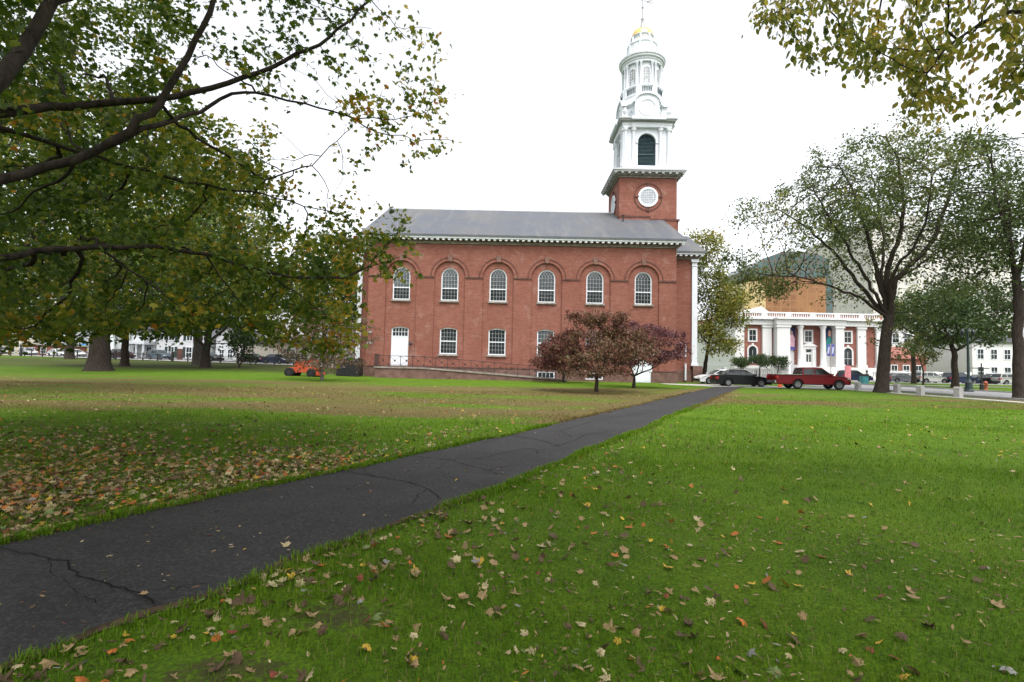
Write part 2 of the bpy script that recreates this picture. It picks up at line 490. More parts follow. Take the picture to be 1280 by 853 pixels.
M['leaf_purple'] = leaf_mat('purple_maple_leaves', [(0.0, (0.060, 0.018, 0.018)), (0.3, (0.13, 0.042, 0.036)), (0.5, (0.19, 0.075, 0.055)), (0.68, (0.115, 0.085, 0.036)), (0.85, (0.12, 0.10, 0.04)), (1.0, (0.25, 0.12, 0.09))], 0.35)
M['leaf_plum'] = leaf_mat('plum_purple_leaves', [(0.0, (0.055, 0.018, 0.024)), (0.35, (0.115, 0.036, 0.046)), (0.6, (0.17, 0.065, 0.075)), (0.8, (0.08, 0.05, 0.035)), (1.0, (0.24, 0.11, 0.12))], 0.35)
M['leaf_dogwood'] = leaf_mat('dry_dogwood_leaves', [(0.0, (0.07, 0.06, 0.025)), (0.5, (0.16, 0.10, 0.065)), (1.0, (0.24, 0.12, 0.08))], 0.3)
def bark(name, c1, c2):
    n = NT(name)
    mp = n.add('Mapping'); n.put(mp.inputs[0], n.pos()); mp.inputs['Scale'].default_value = (6, 6, 1.5)
    a = n.noise(2.0, 6, 0.7, mp.outputs[0])
    c = n.mix(n.ramp(a, [(0.35, 0.0), (0.65, 1.0)]), c1, c2)
    n.bsdf(c, 0.95, 0.15, bump=a, bdist=0.06, bstr=0.9)
    return n.m
M['bark'] = bark('dark_bark', (0.022, 0.017, 0.014), (0.06, 0.047, 0.038))
M['bark_grey'] = bark('grey_bark', (0.05, 0.042, 0.036), (0.115, 0.10, 0.088))
M['bark_pale'] = bark('pale_bark', (0.09, 0.078, 0.068), (0.2, 0.18, 0.16))

# ------------------------------------------------------------------ ground, path, streets
def sheet_grid(name, xs, ys, zf, mat):
    X, Y = np.meshgrid(xs, ys)
    V = np.stack([X, Y, zf(X, Y)], -1).reshape(-1, 3)
    nx, ny = len(xs), len(ys)
    i = np.arange(ny - 1)[:, None] * nx + np.arange(nx - 1)[None, :]
    L = np.stack([i, i + 1, i + nx + 1, i + nx], -1).reshape(-1)
    me = mesh_arrays(name, V, L, np.full((nx - 1) * (ny - 1), 4))
    me.shade_smooth()
    return link(name, me, mat)

def axis_vals(a, b, near, step0, grow):
    v, x, s = [0.0], 0.0, step0
    while x < b:
        x += s; v.append(x)
        if x > near: s *= grow
    w, x, s = [], 0.0, step0
    while x > a:
        x -= s; w.append(x)
        if x < -near: s *= grow
    return np.array(w[::-1] + v)
lawn = sheet_grid('lawn', axis_vals(-900, 900, 60, 2.0, 1.15), axis_vals(-80, 1500, 110, 2.0, 1.15), ground_z, M['lawn'])
props(lawn, kind='structure')

PATH_L = [(-8.9, -4.66), (-3.89, 4.0), (0.04, 10.82), (7.7, 25.2), (15.64, 39.96), (17.0, 42.6)]
PATH_R = [(-7.22, -6.25), (-2.23, 2.38), (0.12, 6.5), (9.3, 24.0), (18.2, 40.85), (19.4, 42.6)]
def resample(P, n):
    P = np.array(P, float); d = np.concatenate(([0], np.cumsum(np.linalg.norm(np.diff(P, axis=0), axis=1))))
    t = np.linspace(0, d[-1], n)
    return np.stack([np.interp(t, d, P[:, k]) for k in (0, 1)], -1)
def smooth_line(P, n):
    Q = resample(P, n)
    for _ in range(12):
        Q[1:-1] = 0.25 * Q[:-2] + 0.5 * Q[1:-1] + 0.25 * Q[2:]
    return Q
NP = 400
PL, PR = smooth_line(PATH_L, NP), smooth_line(PATH_R, NP)
rs = np.random.RandomState(3)
def wobble(n, amp, k):
    w = rs.randn(n); kern = np.ones(k) / k
    return np.convolve(w, kern, 'same') * amp * math.sqrt(k)
nrm = PR - PL; nrm /= np.linalg.norm(nrm, axis=1)[:, None]
PLw = PL + nrm * (wobble(NP, 0.035, 5) + wobble(NP, 0.04, 21))[:, None]
PRw = PR + nrm * (wobble(NP, 0.035, 5) + wobble(NP, 0.04, 21))[:, None]
mb = MB()
W_ = 7
for i in range(NP):
    for k in range(W_):
        t = k / (W_ - 1)
        p = PLw[i] * (1 - t) + PRw[i] * t
        mb.v.append((p[0], p[1], 0.008 + 0.012 * (1 - (2 * t - 1) ** 2)))
for i in range(NP - 1):
    for k in range(W_ - 1):
        a = i * W_ + k
        mb.f.append((a, a + 1, a + W_ + 1, a + W_))
path = part('path', mb, M['path'], smooth='all')
props(path, kind='structure')
def path_side(x, y):
    """signed distance from the path: negative inside"""
    P = np.stack([x, y], -1)
    c = (PL + PR) / 2
    out = np.empty(len(P)); 
    for s in range(0, len(P), 20000):
        q = P[s:s + 20000]
        d = ((q[:, None, :] - c[None, ::4, :]) ** 2).sum(-1)
        i = d.argmin(1) * 4
        v = q - c[i]
        out[s:s + 20000] = np.abs((v * nrm[i]).sum(-1)) - np.linalg.norm(PR[i] - PL[i], axis=1) / 2
    return out
# a ragged strip of soil and leaf mould along each edge
for ln, sg in ((PLw, -1), (PRw, 1)):
    m = MB(); r1, r2 = wobble(NP, .05, 3), wobble(NP, .06, 9)
    for i in range(NP):
        a = ln[i] - sg * nrm[i] * (.01 + .5 * abs(r1[i])); b = ln[i] + sg * nrm[i] * (.02 + .5 * abs(r2[i]))
        m.v += [(a[0], a[1], .0135), (b[0], b[1], .010)]
    m.f = [(2*i, 2*i+1, 2*i+3, 2*i+2) for i in range(NP - 1)]
    part('soil_edge', m, M['soil'], path)
# the two long cracks of the near path and finer ones farther on, each a flat dark strip
def seam(pts, w, sd):
    r = random.Random(sd)
    P = [at(*p, (0 - CAM_H) / (at(p[0], p[1], 1).z - CAM_H)) for p in pts]
    Q = []
    for a, b in zip(P[:-1], P[1:]):
        k = max(3, int((b - a).length / 0.06))
        for j in range(k): Q.append(a.lerp(b, j / k) + Vector((r.uniform(-1, 1), r.uniform(-1, 1), 0)) * 0.018)
    Q.append(P[-1])
    m = MB()
    for i, q in enumerate(Q):
        t = (Q[min(i + 1, len(Q) - 1)] - Q[max(i - 1, 0)]).normalized()
        sd_ = Vector((-t.y, t.x, 0)) * w * r.uniform(0.35, 1.0) / 2
        m.v += [tuple(q + sd_ + Vector((0, 0, 0.0235))), tuple(q - sd_ + Vector((0, 0, 0.0235)))]
    m.f = [(2*i, 2*i+1, 2*i+3, 2*i+2) for i in range(len(Q) - 1)]
    return m
for k, (pts, w) in enumerate([([(-20, 683), (25, 695), (80, 706), (98, 724), (135, 735), (172, 746), (192, 760)], 0.014), ([(180, 744), (215, 738), (260, 733)], 0.008),
        ([(425, 590), (470, 598), (505, 604), (535, 614), (552, 627)], 0.016), ([(535, 614), (522, 622), (515, 632)], 0.010), ([(500, 570), (560, 577), (610, 590), (628, 597)], 0.018),
        ([(560, 577), (600, 575), (640, 566)], 0.015), ([(610, 590), (640, 584)], 0.012), ([(640, 545), (680, 553), (700, 560)], 0.025), ([(330, 660), (370, 645), (385, 640)], 0.006), ([(470, 575), (455, 590), (470, 598)], .008), ([(690, 560), (720, 552), (730, 545), (760, 541)], .02), ([(640, 566), (665, 562), (690, 572)], .012), ([(600, 556), (640, 545), (700, 540), (740, 528)], .02),
        ([(700, 540), (715, 548), (745, 546)], .015), ([(745, 525), (790, 520), (815, 516)], .025), ([(560, 577), (545, 590), (570, 602), (600, 612)], .008), ([(60, 703), (70, 725), (120, 760)], .006)]):
    part('crack', seam(pts, w, k), M['crack'], path)

def flat(name, poly, z, mat, kind='structure'):
    m = MB(); m.add([(x, y, z) for x, y in poly], [tuple(range(len(poly)))])
    o = part(name, m, mat); 
    return props(o, kind=kind)
def slab(name, poly, z0, z1, mat):
    m = MB(); m.prism(poly, z0, z1, 'z'); return props(part(name, m, mat), kind='structure')
# paved forecourt between the church front and the lawn, street beside it, street in front of the library
flat('pavement', [(17.0, 42.4), (28.2, 41.0), (30.0, 41.0), (30.0, 48.0), (21.0, 48.0), (21.0, 70.0), (19.9, 70.0), (19.9, 48.5), (14.0, 48.5), (14.0, 46.2)], 0.006, M['concrete'])
flat('street', [(30.0, -40), (41.0, -40), (41.0, 76), (300, 76), (300, 90), (-20, 90), (-20, 76), (30.0, 76)], 0.010, M['road'])
flat('forecourt', [(19.0, 42.9), (30.2, 41.6), (30.2, 47.4), (20.2, 47.4)], 0.010, M['road'])
slab('sidewalk', [(26.3, -30), (27.7, -30), (27.9, 40.9), (27.0, 41.0)], -0.1, 0.03, M['concrete'])
slab('kerb', [(29.75, -40), (30.0, -40), (30.0, 41.0), (29.75, 41.0)], -0.1, 0.12, M['granite'])
slab('kerb', [(41.0, -40), (41.25, -40), (41.25, 75.7), (41.0, 75.7)], -0.1, 0.12, M['granite'])
slab('sidewalk', [(43.5, 60.5), (200, 60.5), (200, 62.5), (43.5, 62.5)], -0.1, 0.03, M['concrete'])
slab('kerb', [(41.25, 75.7), (300, 75.7), (300, 75.95), (41.25, 75.95)], -0.1, 0.12, M['granite'])
slab('sidewalk', [(-20, 90.0), (300, 90.0), (300, 92.6), (-20, 92.6)], -0.1, 0.13, M['concrete'])
# street beyond the fence at the left, following the rising ground
FA, FB = np.array([-33.0, 72.0]), np.array([-102.0, 101.0])           # fence line
fd = (FB - FA) / np.linalg.norm(FB - FA); fn = np.array([-fd[1], fd[0]]) * -1
if fn[1] < 0: fn = -fn
def strip(name, a, b, mat, lift, ext0=-25, ext1=60, kind='structure'):
    m = MB(); n = 60; L = np.linalg.norm(FB - FA)
    for i in range(n + 1):
        s = ext0 + (L + ext1 - ext0) * i / n
        for d in np.linspace(a, b, 6):
            p = FA + fd * s + fn * d
            m.v.append((p[0], p[1], gz(p[0], p[1]) + lift))
    for i in range(n):
        for k in range(5):
            q = i * 6 + k; m.f.append((q, q + 1, q + 7, q + 6))
    return props(part(name, m, mat), kind=kind)
strip('street', 2.6, 14.5, M['road'], 0.06)
strip('sidewalk', 0.6, 2.55, M['concrete'], 0.09)

# ------------------------------------------------------------------ the brick church
X0, X1, YF, ZW = -14.22, 16.03, 50.0, 13.25
AXY = 60.25                                     # the long axis, under ridge and steeple
YB = 2 * AXY - YF
church = thing('church', 'red brick church with tall white steeple and gold dome behind the purple maples', 'church', (0.9, YF, 0))
BAYS = [-11.0, -6.24, -1.47, 3.30, 8.06, 12.83]
WW = 1.70
REC = 0.14                                      # depth of the blind arches
def arch_pts(xc, r, zs, n=16, rise=None):
    rise = r if rise is None else rise
    return [(xc - r * math.cos(math.pi * i / n), zs + rise * math.sin(math.pi * i / n)) for i in range(n + 1)]
def seg_pts(xc, r, zs, rise, n=8):
    return [(xc - r + 2 * r * i / n, zs + rise * (1 - (2 * i / n - 1) ** 2)) for i in range(n + 1)]
wall = MB()
y = YF + REC
for bi, xc in enumerate(BAYS):
    xa, xb = xc - 1.62, xc + 1.62
    ops = []                                     # (z bottom, spring, list of arch points)
    if bi == 0: ops.append((1.05, 4.80, seg_pts(xc, WW/2, 4.80, 0.2)))
    elif bi < 6: ops.append((2.38, 4.80, seg_pts(xc, WW/2, 4.80, 0.2)))
    ops.append((7.65, 10.05, arch_pts(xc, WW/2, 10.05)))
    wall.add([(xa, y, 1.05), (xc-WW/2, y, 1.05), (xc-WW/2, y, ZW), (xa, y, ZW)], [(0, 1, 2, 3)])
    wall.add([(xc+WW/2, y, 1.05), (xb, y, 1.05), (xb, y, ZW), (xc+WW/2, y, ZW)], [(0, 1, 2, 3)])
    low = [(xc - WW/2 + WW * i / 16, 1.05) for i in range(17)]
    for zb, zs, ap in ops:
        if zb > 1.06:
            for a, b in zip(low[:-1], low[1:]):
                wall.add([(a[0], y, a[1]), (b[0], y, b[1]), (b[0], y, zb), (a[0], y, zb)], [(0, 1, 2, 3)])
        rim_ = [(xc - WW/2, zb)] + ap + [(xc + WW/2, zb)]
        for a, b in zip(rim_[:-1], rim_[1:]):
            wall.add([(a[0], y, a[1]), (b[0], y, b[1]), (b[0], y + 0.3, b[1]), (a[0], y + 0.3, a[1])], [(0, 1, 2, 3)])
        low = ap
    for a, b in zip(low[:-1], low[1:]):
        wall.add([(a[0], y, a[1]), (b[0], y, b[1]), (b[0], y, ZW), (a[0], y, ZW)], [(0, 1, 2, 3)])
# pilasters and the spandrels over the blind arches, one brick layer in front
RA, ZS = 1.52, 10.02
edges = [X0] + sum([[xc - RA, xc + RA] for xc in BAYS], []) + [X1]
for a, b in zip(edges[0::2], edges[1::2]):
    wall.box(a, b, YF, YF + REC + 0.2, 1.05, ZS)
for bi, xc in enumerate(BAYS):
    ap = arch_pts(xc, RA, ZS, 28)
    for a, b in zip(ap[:-1], ap[1:]):
        wall.add([(a[0], YF, a[1]), (b[0], YF, b[1]), (b[0], YF, ZW), (a[0], YF, ZW)], [(0, 1, 2, 3)])
        wall.add([(a[0], YF, a[1]), (b[0], YF, b[1]), (b[0], YF + REC + .01, b[1]), (a[0], YF + REC + .01, a[1])], [(0, 1, 2, 3)])
for a, b in zip(edges[0::2], edges[1::2]):
    wall.box(a, b, YF, YF + REC + 0.2, ZS, ZW)
# the other three walls
wall.box(X0, X0 + 0.4, YF + 0.4, YB, 0, ZW)
wall.box(X1 - 0.4, X1, YF + 0.4, YB, 0, ZW)
wall.box(X0, X1, YB - 0.4, YB, 0, ZW)
# gable triangles
def roof_z(yy): return 13.97 + (min(yy, 2*AXY - yy) - (YF - 0.8)) * (19.75 - 13.97) / (AXY - YF + 0.8)
for xx in (X0 + 0.002, X1 - 0.35):
    wall.prism([(YF + 0.1, ZW), (YB - 0.1, ZW), (AXY, roof_z(AXY) - 0.45)], xx, xx + 0.33, 'x')
part('wall', wall, M['brick'], church)
# rear and front blocks, set back from the long wall
blk = MB(); blk.box(X1 - 0.2, 19.25, 55.0, 2*AXY - 55.0, 1.3, 13.25)
part('front_block', blk, M['brick'], church)
blk = MB(); blk.box(-16.6, X0 + 0.2, 55.0, 2*AXY - 55.0, 0, 13.25)
part('rear_block', blk, M['brick'], church)
base = MB()
base.box(X0 - 0.06, 2.4, YF - 0.06, YF + 0.5, 0, 1.06)
for a, b, z0, z1 in ((2.4, 4.3, 0, .2), (2.4, 4.3, .86, 1.06), (4.3, 7.2, 0, 1.06), (7.2, 8.92, 0, .2), (7.2, 8.92, .86, 1.06), (8.92, 11.9, 0, 1.06), (13.62, X1 + 0.06, 0, 1.06)):
    base.box(a, b, YF - 0.06, YF + 0.5, z0, z1)
part('stone_base', base, M['brownstone'], church); base = MB()
base.box(X1 - 0.3, 19.3, 54.93, 2*AXY - 54.9, 0, 1.3)
part('stone_base', base, M['brownstone'], church); base = MB()
base.box(19.35, 20.35, 54.6, 55.7, 0, 1.75); part('stone_pier', base, M['brownstone'], church); base = MB()
base.box(-17.2, X0 + 0.1, 54.9, 2*AXY - 54.9, -0.3, 1.06)
part('stone_base', base, M['brownstone'], church)
wt = MB(); wt.box(X0 - 0.1, 11.9, YF - 0.10, YF + 0.3, 1.06, 1.15); wt.box(13.7, X1 + 0.1, YF - 0.10, YF + 0.3, 1.06, 1.15)
part('water_table', wt, M['dark_trim'], church)
# string course, arch hoods, keystones
for a, b in zip(edges[0::2], edges[1::2]):
    sc_ = MB(); sc_.box(a - 0.03, b + 0.03, YF - 0.07, YF + 0.05, 9.86, 10.02); part('string_course', sc_, M['dark_trim'], church)
for xc in BAYS:
    h = MB()
    ins, outs = arch_pts(xc, RA + 0.02, ZS, 28), arch_pts(xc, RA + 0.30, ZS, 28)
    for k in range(28):
        q = [ins[k], ins[k+1], outs[k+1], outs[k]]
        h.add([(p[0], YF - 0.05, p[1]) for p in q] + [(p[0], YF + 0.02, p[1]) for p in q], [(0,1,2,3),(7,6,5,4),(0,4,5,1),(1,5,6,2),(2,6,7,3),(3,7,4,0)])
    part('arch_hood', h, M['brick'], church)
    o2, o3 = arch_pts(xc, RA + 0.305, ZS, 28), arch_pts(xc, RA + 0.375, ZS, 28)
    h = MB()
    for k in range(28):
        q = [o2[k], o2[k+1], o3[k+1], o3[k]]
        h.add([(p[0], YF - 0.09, p[1]) for p in q] + [(p[0], YF + 0.02, p[1]) for p in q], [(0,1,2,3),(7,6,5,4),(0,4,5,1),(1,5,6,2),(2,6,7,3),(3,7,4,0)])
    part('hood_moulding', h, M['dark_trim'], church)
    k_ = MB(); k_.prism([(xc - 0.17, 11.50), (xc + 0.17, 11.50), (xc + 0.25, 12.13), (xc - 0.25, 12.13)], YF - 0.16, YF + 0.02)
    part('keystone', k_, M['keystone'], church)

def ring(m, pts_in, pts_out, y0, y1):
    n = len(pts_in)
    for k in range(n - 1):
        q = [pts_in[k], pts_in[k+1], pts_out[k+1], pts_out[k]]
        m.add([(p[0], y0, p[1]) for p in q] + [(p[0], y1, p[1]) for p in q], [(0,1,2,3),(7,6,5,4),(0,4,5,1),(1,5,6,2),(2,6,7,3),(3,7,4,0)])

WR = random.Random(5)
M['sash_dark'] = simple('dark_sash_tone', (0.018, 0.021, 0.022), 0.7, 0.12, vary=.5, scale=1.5)  # matte dark tone, a dark reflection painted into the lower sashes
M['glass_pale'] = glass('sky_tinted_glass', (0.05, 0.058, 0.062), 0.12)  # paler tint paints reflected sky into some panes, picked at random
def window(parent, xc, zb, zs, yy, w=WW, kind='round', rows=7, sash_z=None, cols=5, sill=True, fr=0.11):
    """a white sash window in the plane y=yy: frame (with sash bars), pane and sill"""
    hw = w / 2
    top = arch_pts if kind == 'round' else None
    outer = arch_pts(xc, hw, zs, 20) if kind == 'round' else seg_pts(xc, hw, zs, 0.2, 20)
    inner = arch_pts(xc, hw - fr, zs, 20) if kind == 'round' else seg_pts(xc, hw - fr, zs - 0.02, 0.11, 20)
    f = MB()
    ring(f, [(xc - hw + fr, zb + fr)] + inner + [(xc + hw - fr, zb + fr)], [(xc - hw, zb + fr)] + outer + [(xc + hw, zb + fr)], yy - 0.06, yy + 0.08)
    f.box(xc - hw, xc + hw, yy - 0.06, yy + 0.08, zb, zb + fr)
    fo = part('window', f, M['white'], parent)
    mt = MB()
    sz = sash_z or (zb + zs) / 2 + 0.1
    ih = hw - fr
    f2 = MB(); f2.box(xc - ih, xc + ih, yy - 0.03, yy + 0.05, sz - 0.05, sz + 0.05); part('meeting_rail', f2, M['white'], fo)
    bw = 0.009
    def zmax(x):
        d = abs(x - xc) / ih
        if kind == 'round': return zs + math.sqrt(max(0, 1 - d * d)) * ih
        return zs - 0.02 + 0.11 * (1 - d * d)
    for c in range(1, cols):
        x = xc - ih + 2 * ih * c / cols
        ztop = zs if kind == 'round' else zmax(x)
        mt.box(x - bw, x + bw, yy - 0.02, yy + 0.03, zb + fr, sz - 0.05); mt.box(x - bw, x + bw, yy - 0.02, yy + 0.03, sz + 0.05, ztop)
    zz = np.linspace(zb + fr, zs, rows + 1) if kind == 'round' else np.linspace(zb + fr, zs + 0.08, rows + 1)
    for z in list(zz[1:-1]) + ([zs] if kind == 'round' else []):
        if abs(z - sz) < 0.12: continue
        mt.box(xc - ih, xc + ih, yy - 0.018, yy + 0.028, z - bw, z + bw)
    if kind == 'round':                                   # intersecting tracery in the head
        for c in range(1, cols):
            x = xc - ih + 2 * ih * c / cols
            for sgn in (-1, 1):
                pts = []
                for t in np.linspace(0, 1.2, 14):
                    rr = ih * 1.05
                    px_ = x + sgn * rr * (1 - math.cos(t)); pz = zs + rr * math.sin(t)
                    if (px_ - xc) ** 2 + (pz - zs) ** 2 > ih * ih: break
                    pts.append((px_, yy - 0.002, pz))
                if len(pts) > 1: mt.tube(pts, 0.012, 4)
    part('sash', mt, M['muntin'], fo)
    g = MB(); g.add([(p[0], yy + 0.03, p[1]) for p in [(xc - hw + 0.03, zb + 0.03)] + [(xc + (p[0] - xc) * 0.97, p[1]) for p in outer] + [(xc + hw - 0.03, zb + 0.03)]], [tuple(range(len(outer) + 2))])
    tl = WR.uniform(-.012, .05); t2 = WR.uniform(-.02, .02)
    g.v = [(x, y_ + (z - zb) * tl * .35 + (x - xc) * t2, z) for x, y_, z in g.v]
    part('pane', g, M[WR.choice(['glass', 'glass', 'glass_pale'])], fo)
    q = MB(); q.box(xc - ih, xc + ih, yy + 0.0, yy + 0.012, zb + fr, sz - .05); part('dark_sash_sheet', q, M['sash_dark'], fo)  # dark sheet added over the lower sash in place of its reflection
    if sill:
        s = MB(); s.box(xc - hw - 0.12, xc + hw + 0.12, yy - 0.32, yy + 0.05, zb - 0.17, zb)
        part('sill', s, M['bed_trim'], fo)
    return fo
YW = YF + REC + 0.14
for xc in BAYS: window(church, xc, 7.65, 10.05, YW, rows=6, sash_z=8.88)
for xc in BAYS[1:]: window(church, xc, 2.38, 4.80, YW, kind='seg', rows=6, sash_z=3.66)
for xc in (3.36, 8.06):
    f = MB(); f.box(xc - .86, xc + .86, YF - 0.03, YF + 0.1, .2, .29); f.box(xc - .86, xc + .86, YF - .03, YF + .1, .77, .86)
    f.box(xc - .86, xc - .74, YF - .03, YF + .1, .29, .77); f.box(xc + .74, xc + .86, YF - .03, YF + .1, .29, .77)
    fo = part('basement_window', f, M['white'], church)
    m = MB(); 
    for k in (-0.37, 0, 0.37): m.box(xc + k - .02, xc + k + .02, YF - .01, YF + .05, .29, .77)
    part('sash', m, M['white'], fo)
    g = MB(); g.box(xc - .75, xc + .75, YF + .06, YF + .08, .28, .78); part('pane', g, M['glass'], fo)
# doors
def panel_door(parent, xc, z0, z1, yy, w, panels):
    d = MB(); d.box(xc - w/2, xc + w/2, yy, yy + 0.06, z0, z1)
    o = part('door', d, M['white'], parent)
    p = MB()
    for (ax, bx, az, bz) in panels:
        p.box(xc + ax, xc + bx, yy - 0.018, yy + 0.01, az, bz)
    part('door_panel', p, M['white'], o)
    h = MB(); h.lathe([(0.0, -0.09), (0.035, -0.08), (0.04, -0.04), (0.02, -0.02), (0.02, 0.01)], (xc + w/2 - 0.12, yy, z0 + 1.05), 10, 'y')
    part('handle', h, M['iron'], o)
    return o
xc = BAYS[0]
pn = []
for s in (-1, 1):
    a, b = sorted((s * 0.10, s * 0.62))
    pn += [(a, b, 1.25, 2.05), (a, b, 2.22, 3.28), (a, b, 3.42, 3.82)]
dr = panel_door(church, xc, 1.05, 4.0, YW - 0.02, 1.46, pn)
fr_ = MB()
ring(fr_, [(xc - .73, 1.05)] + seg_pts(xc, .73, 4.78, .11, 20) + [(xc + .73, 1.05)], [(xc - .85, 1.05)] + seg_pts(xc, .85, 4.8, .2, 20) + [(xc + .85, 1.05)], YW - 0.06, YW + .08)
fr_.box(xc - .73, xc + .73, YW - .05, YW + .06, 4.0, 4.09)
fo = part('door_frame', fr_, M['white'], church)
m = MB()
for k in range(1, 5): m.box(xc - .73 + 1.46 * k / 5 - .02, xc - .73 + 1.46 * k / 5 + .02, YW - .03, YW + .03, 4.09, 4.85)
m.box(xc - .73, xc + .73, YW - .028, YW + .028, 4.47, 4.51)
part('transom_bars', m, M['white'], fo)
g = MB(); g.box(xc - .74, xc + .74, YW + .03, YW + .04, 4.05, 4.9); part('transom_pane', g, M['glass'], fo)
d2 = panel_door(church, 12.76, 0.02, 2.2, YF + 0.03, 1.72, [(-.72, -.08, .15, .95), (.08, .72, .15, .95), (-.72, -.08, 1.1, 2.05), (.08, .72, 1.1, 2.05)])
m = MB(); m.box(11.8, 11.9, YF - .05, YF + .2, 0.02, 2.3); m.box(13.62, 13.72, YF - .05, YF + .2, 0.02, 2.3); m.box(11.9, 13.62, YF - .05, YF + .2, 2.2, 2.3)
part('door_frame', m, M['white'], church)

# cornice along the eaves: bed moulding, mutules, white fascia, grey gutter, with returns at the gables
def cornice_part(parent, x0, x1, yf, z0, side, mut_step=0.557):
    """front run from x0 to x1 (wall faces) at wall plane yf; side: +1/-1/0 which ends get returns"""
    def run(name, proj, za, zb, mat, inner=0.0):
        m = MB()
        ea = x0 - (proj if side in (-1, 2) else 0); eb = x1 + (proj if side in (1, 2) else 0)
        m.box(ea, eb, yf - proj, yf + 0.1, z0 + za, z0 + zb)
        if side in (-1, 2): m.box(x0 - proj, x0 - 0.003, yf + 0.1, yf + 1.4, z0 + za, z0 + zb)
        if side in (1, 2): m.box(x1 + 0.003, x1 + proj, yf + 0.1, yf + 1.4, z0 + za, z0 + zb)
        return part(name, m, mat, parent)
    run('bed_moulding', 0.14, 0.0, 0.12, M['bed_trim']); run('bed_moulding', 0.24, 0.123, 0.22, M['bed_trim'])
    run('soffit', 0.30, 0.223, 0.42, M['dark_trim'])
    m = MB()
    n = int(round((x1 - x0 + 0.9) / mut_step))
    for k in range(n + 1):
        x = x0 - 0.45 + (x1 - x0 + 0.9) * k / n
        if side == 1 and x < x0 + 0.1: continue
        if side == -1 and x > x1 - 0.1: continue
        m.box(x - 0.13, x + 0.13, yf - 0.66, yf - 0.31, z0 + 0.26, z0 + 0.41)
    part('mutules', m, M['white'], parent)
    run('fascia', 0.72, 0.423, 0.58, M['white'])
    run('gutter', 0.80, 0.583, 0.72, M['grey_trim'])
cornice_part(church, X0, X1, YF, 13.25, 2)
cornice_part(church, X1 + 0.05, 19.75, 55.0, 13.25, 1)
cornice_part(church, -17.2, X0 - 0.05, 55.0, 13.25, -1)
# roofs
def gable_roof(name, x0, x1, ye, zr_e, slope, lift, parent, thick=0.16):
    m = MB(); ridge = zr_e + (AXY - ye) * slope
    m.prism([(ye, zr_e), (AXY, ridge), (2*AXY - ye, zr_e), (2*AXY - ye, zr_e - thick), (AXY, ridge - thick), (ye, zr_e - thick)], x0, x1, 'x')
    return part(name, m, M['slate'], parent), ridge
SL = (19.75 - 13.97) / (AXY - (YF - 0.83))
rf, _ = gable_roof('roof', X0 - 0.74, X1 + 0.78, YF - 0.83, 14.02, SL, 0, church)
gable_roof('roof', X1 + 0.3, 20.6, 54.17, 14.02, SL, 0, church)
gable_roof('roof', -18.0, X0 - 0.3, 54.17, 14.02, SL, 0, church)
m = MB()
for xx in (X0 - 0.70, X1 + 0.42):
    for s in (0, 1):
        a = (YF - 0.6, 13.86); b = (AXY, 19.45)
        if s: a = (2*AXY - a[0], a[1])
        m.prism([a, b, (b[0], b[1] - 0.42), (a[0] + (1.2 if not s else -1.2), a[1])], xx, xx + 0.3, 'x')
part('rake_moulding', m, M['white'], church)
m = MB(); m.box(X0 - 0.72, 11.7, AXY - 0.12, AXY + 0.12, 19.72, 19.83); part('ridge_cap', m, M['grey_trim'], rf)
m = MB(); m.tube([(12.0, 55.9, 17.2), (12.0, 55.9, 18.15)], 0.07, 8); m.lathe([(0.0, .16), (.15, .1), (.15, 0.02), (0.0, 0.0)], (12.0, 55.9, 18.15), 10); part('vent_pipe', m, M['iron'], rf)
# white corner pilasters of the set-back blocks
def corner_pilaster(x0, x1, y0, z0, z1):
    m = MB(); m.box(x0, x1, y0, y0 + (x1 - x0) + .3, z0 + .35, z1 - .75)
    m.box(x0 - .1, x1 + .1, y0 - .1, y0 + (x1 - x0) + .4, z0, z0 + .2); m.box(x0 - .05, x1 + .05, y0 - .05, y0 + (x1 - x0) + .35, z0 + .2, z0 + .35)
    m.box(x0 - .05, x1 + .05, y0 - .05, y0 + (x1 - x0) + .35, z1 - .75, z1 - .65); m.box(x0 + .02, x1 - .02, y0 + .02, y0 + (x1 - x0) + .28, z1 - .65, z1 - .3)
    m.box(x0 - .12, x1 + .12, y0 - .12, y0 + (x1 - x0) + .42, z1 - .3, z1)
    return m
part('corner_pilaster', corner_pilaster(19.28, 19.85, 54.8, 1.76, 13.24), M['white'], church)
part('corner_pilaster', corner_pilaster(-16.75, -16.25, 54.8, 1.07, 13.24), M['white'], church)
m = MB(); m.tube([(18.6, 54.8, 0.2), (18.6, 54.8, 2.0)], 0.11, 8); part('downspout', m, M['white'], church)
m = MB(); m.tube([(18.6, 54.8, 2.7), (18.6, 54.8, 4.1)], 0.11, 8); part('downspout', m, M['white'], church)
for (fx, fz) in ((-13.75, 4.25), (-13.7, 3.2)):
    m = MB(); m.bar((fx, YF, fz), (fx, YF - 0.5, fz + 0.1), .05); m.box(fx - .25, fx + .22, YF - .75, YF - .45, fz + .02, fz + .2)
    part('floodlight', m, M['metal_grey'], church)
m = MB(); m.bar((-9.85, YF + .14, 3.3), (-9.85, YF - .25, 3.35), .05); m.lathe([(.05, 0), (.17, .02), (.2, .18), (.12, .3), (.0, .34)], (-9.85, YF - .3, 3.15), 12)
part('wall_lamp', m, M['iron'], church)

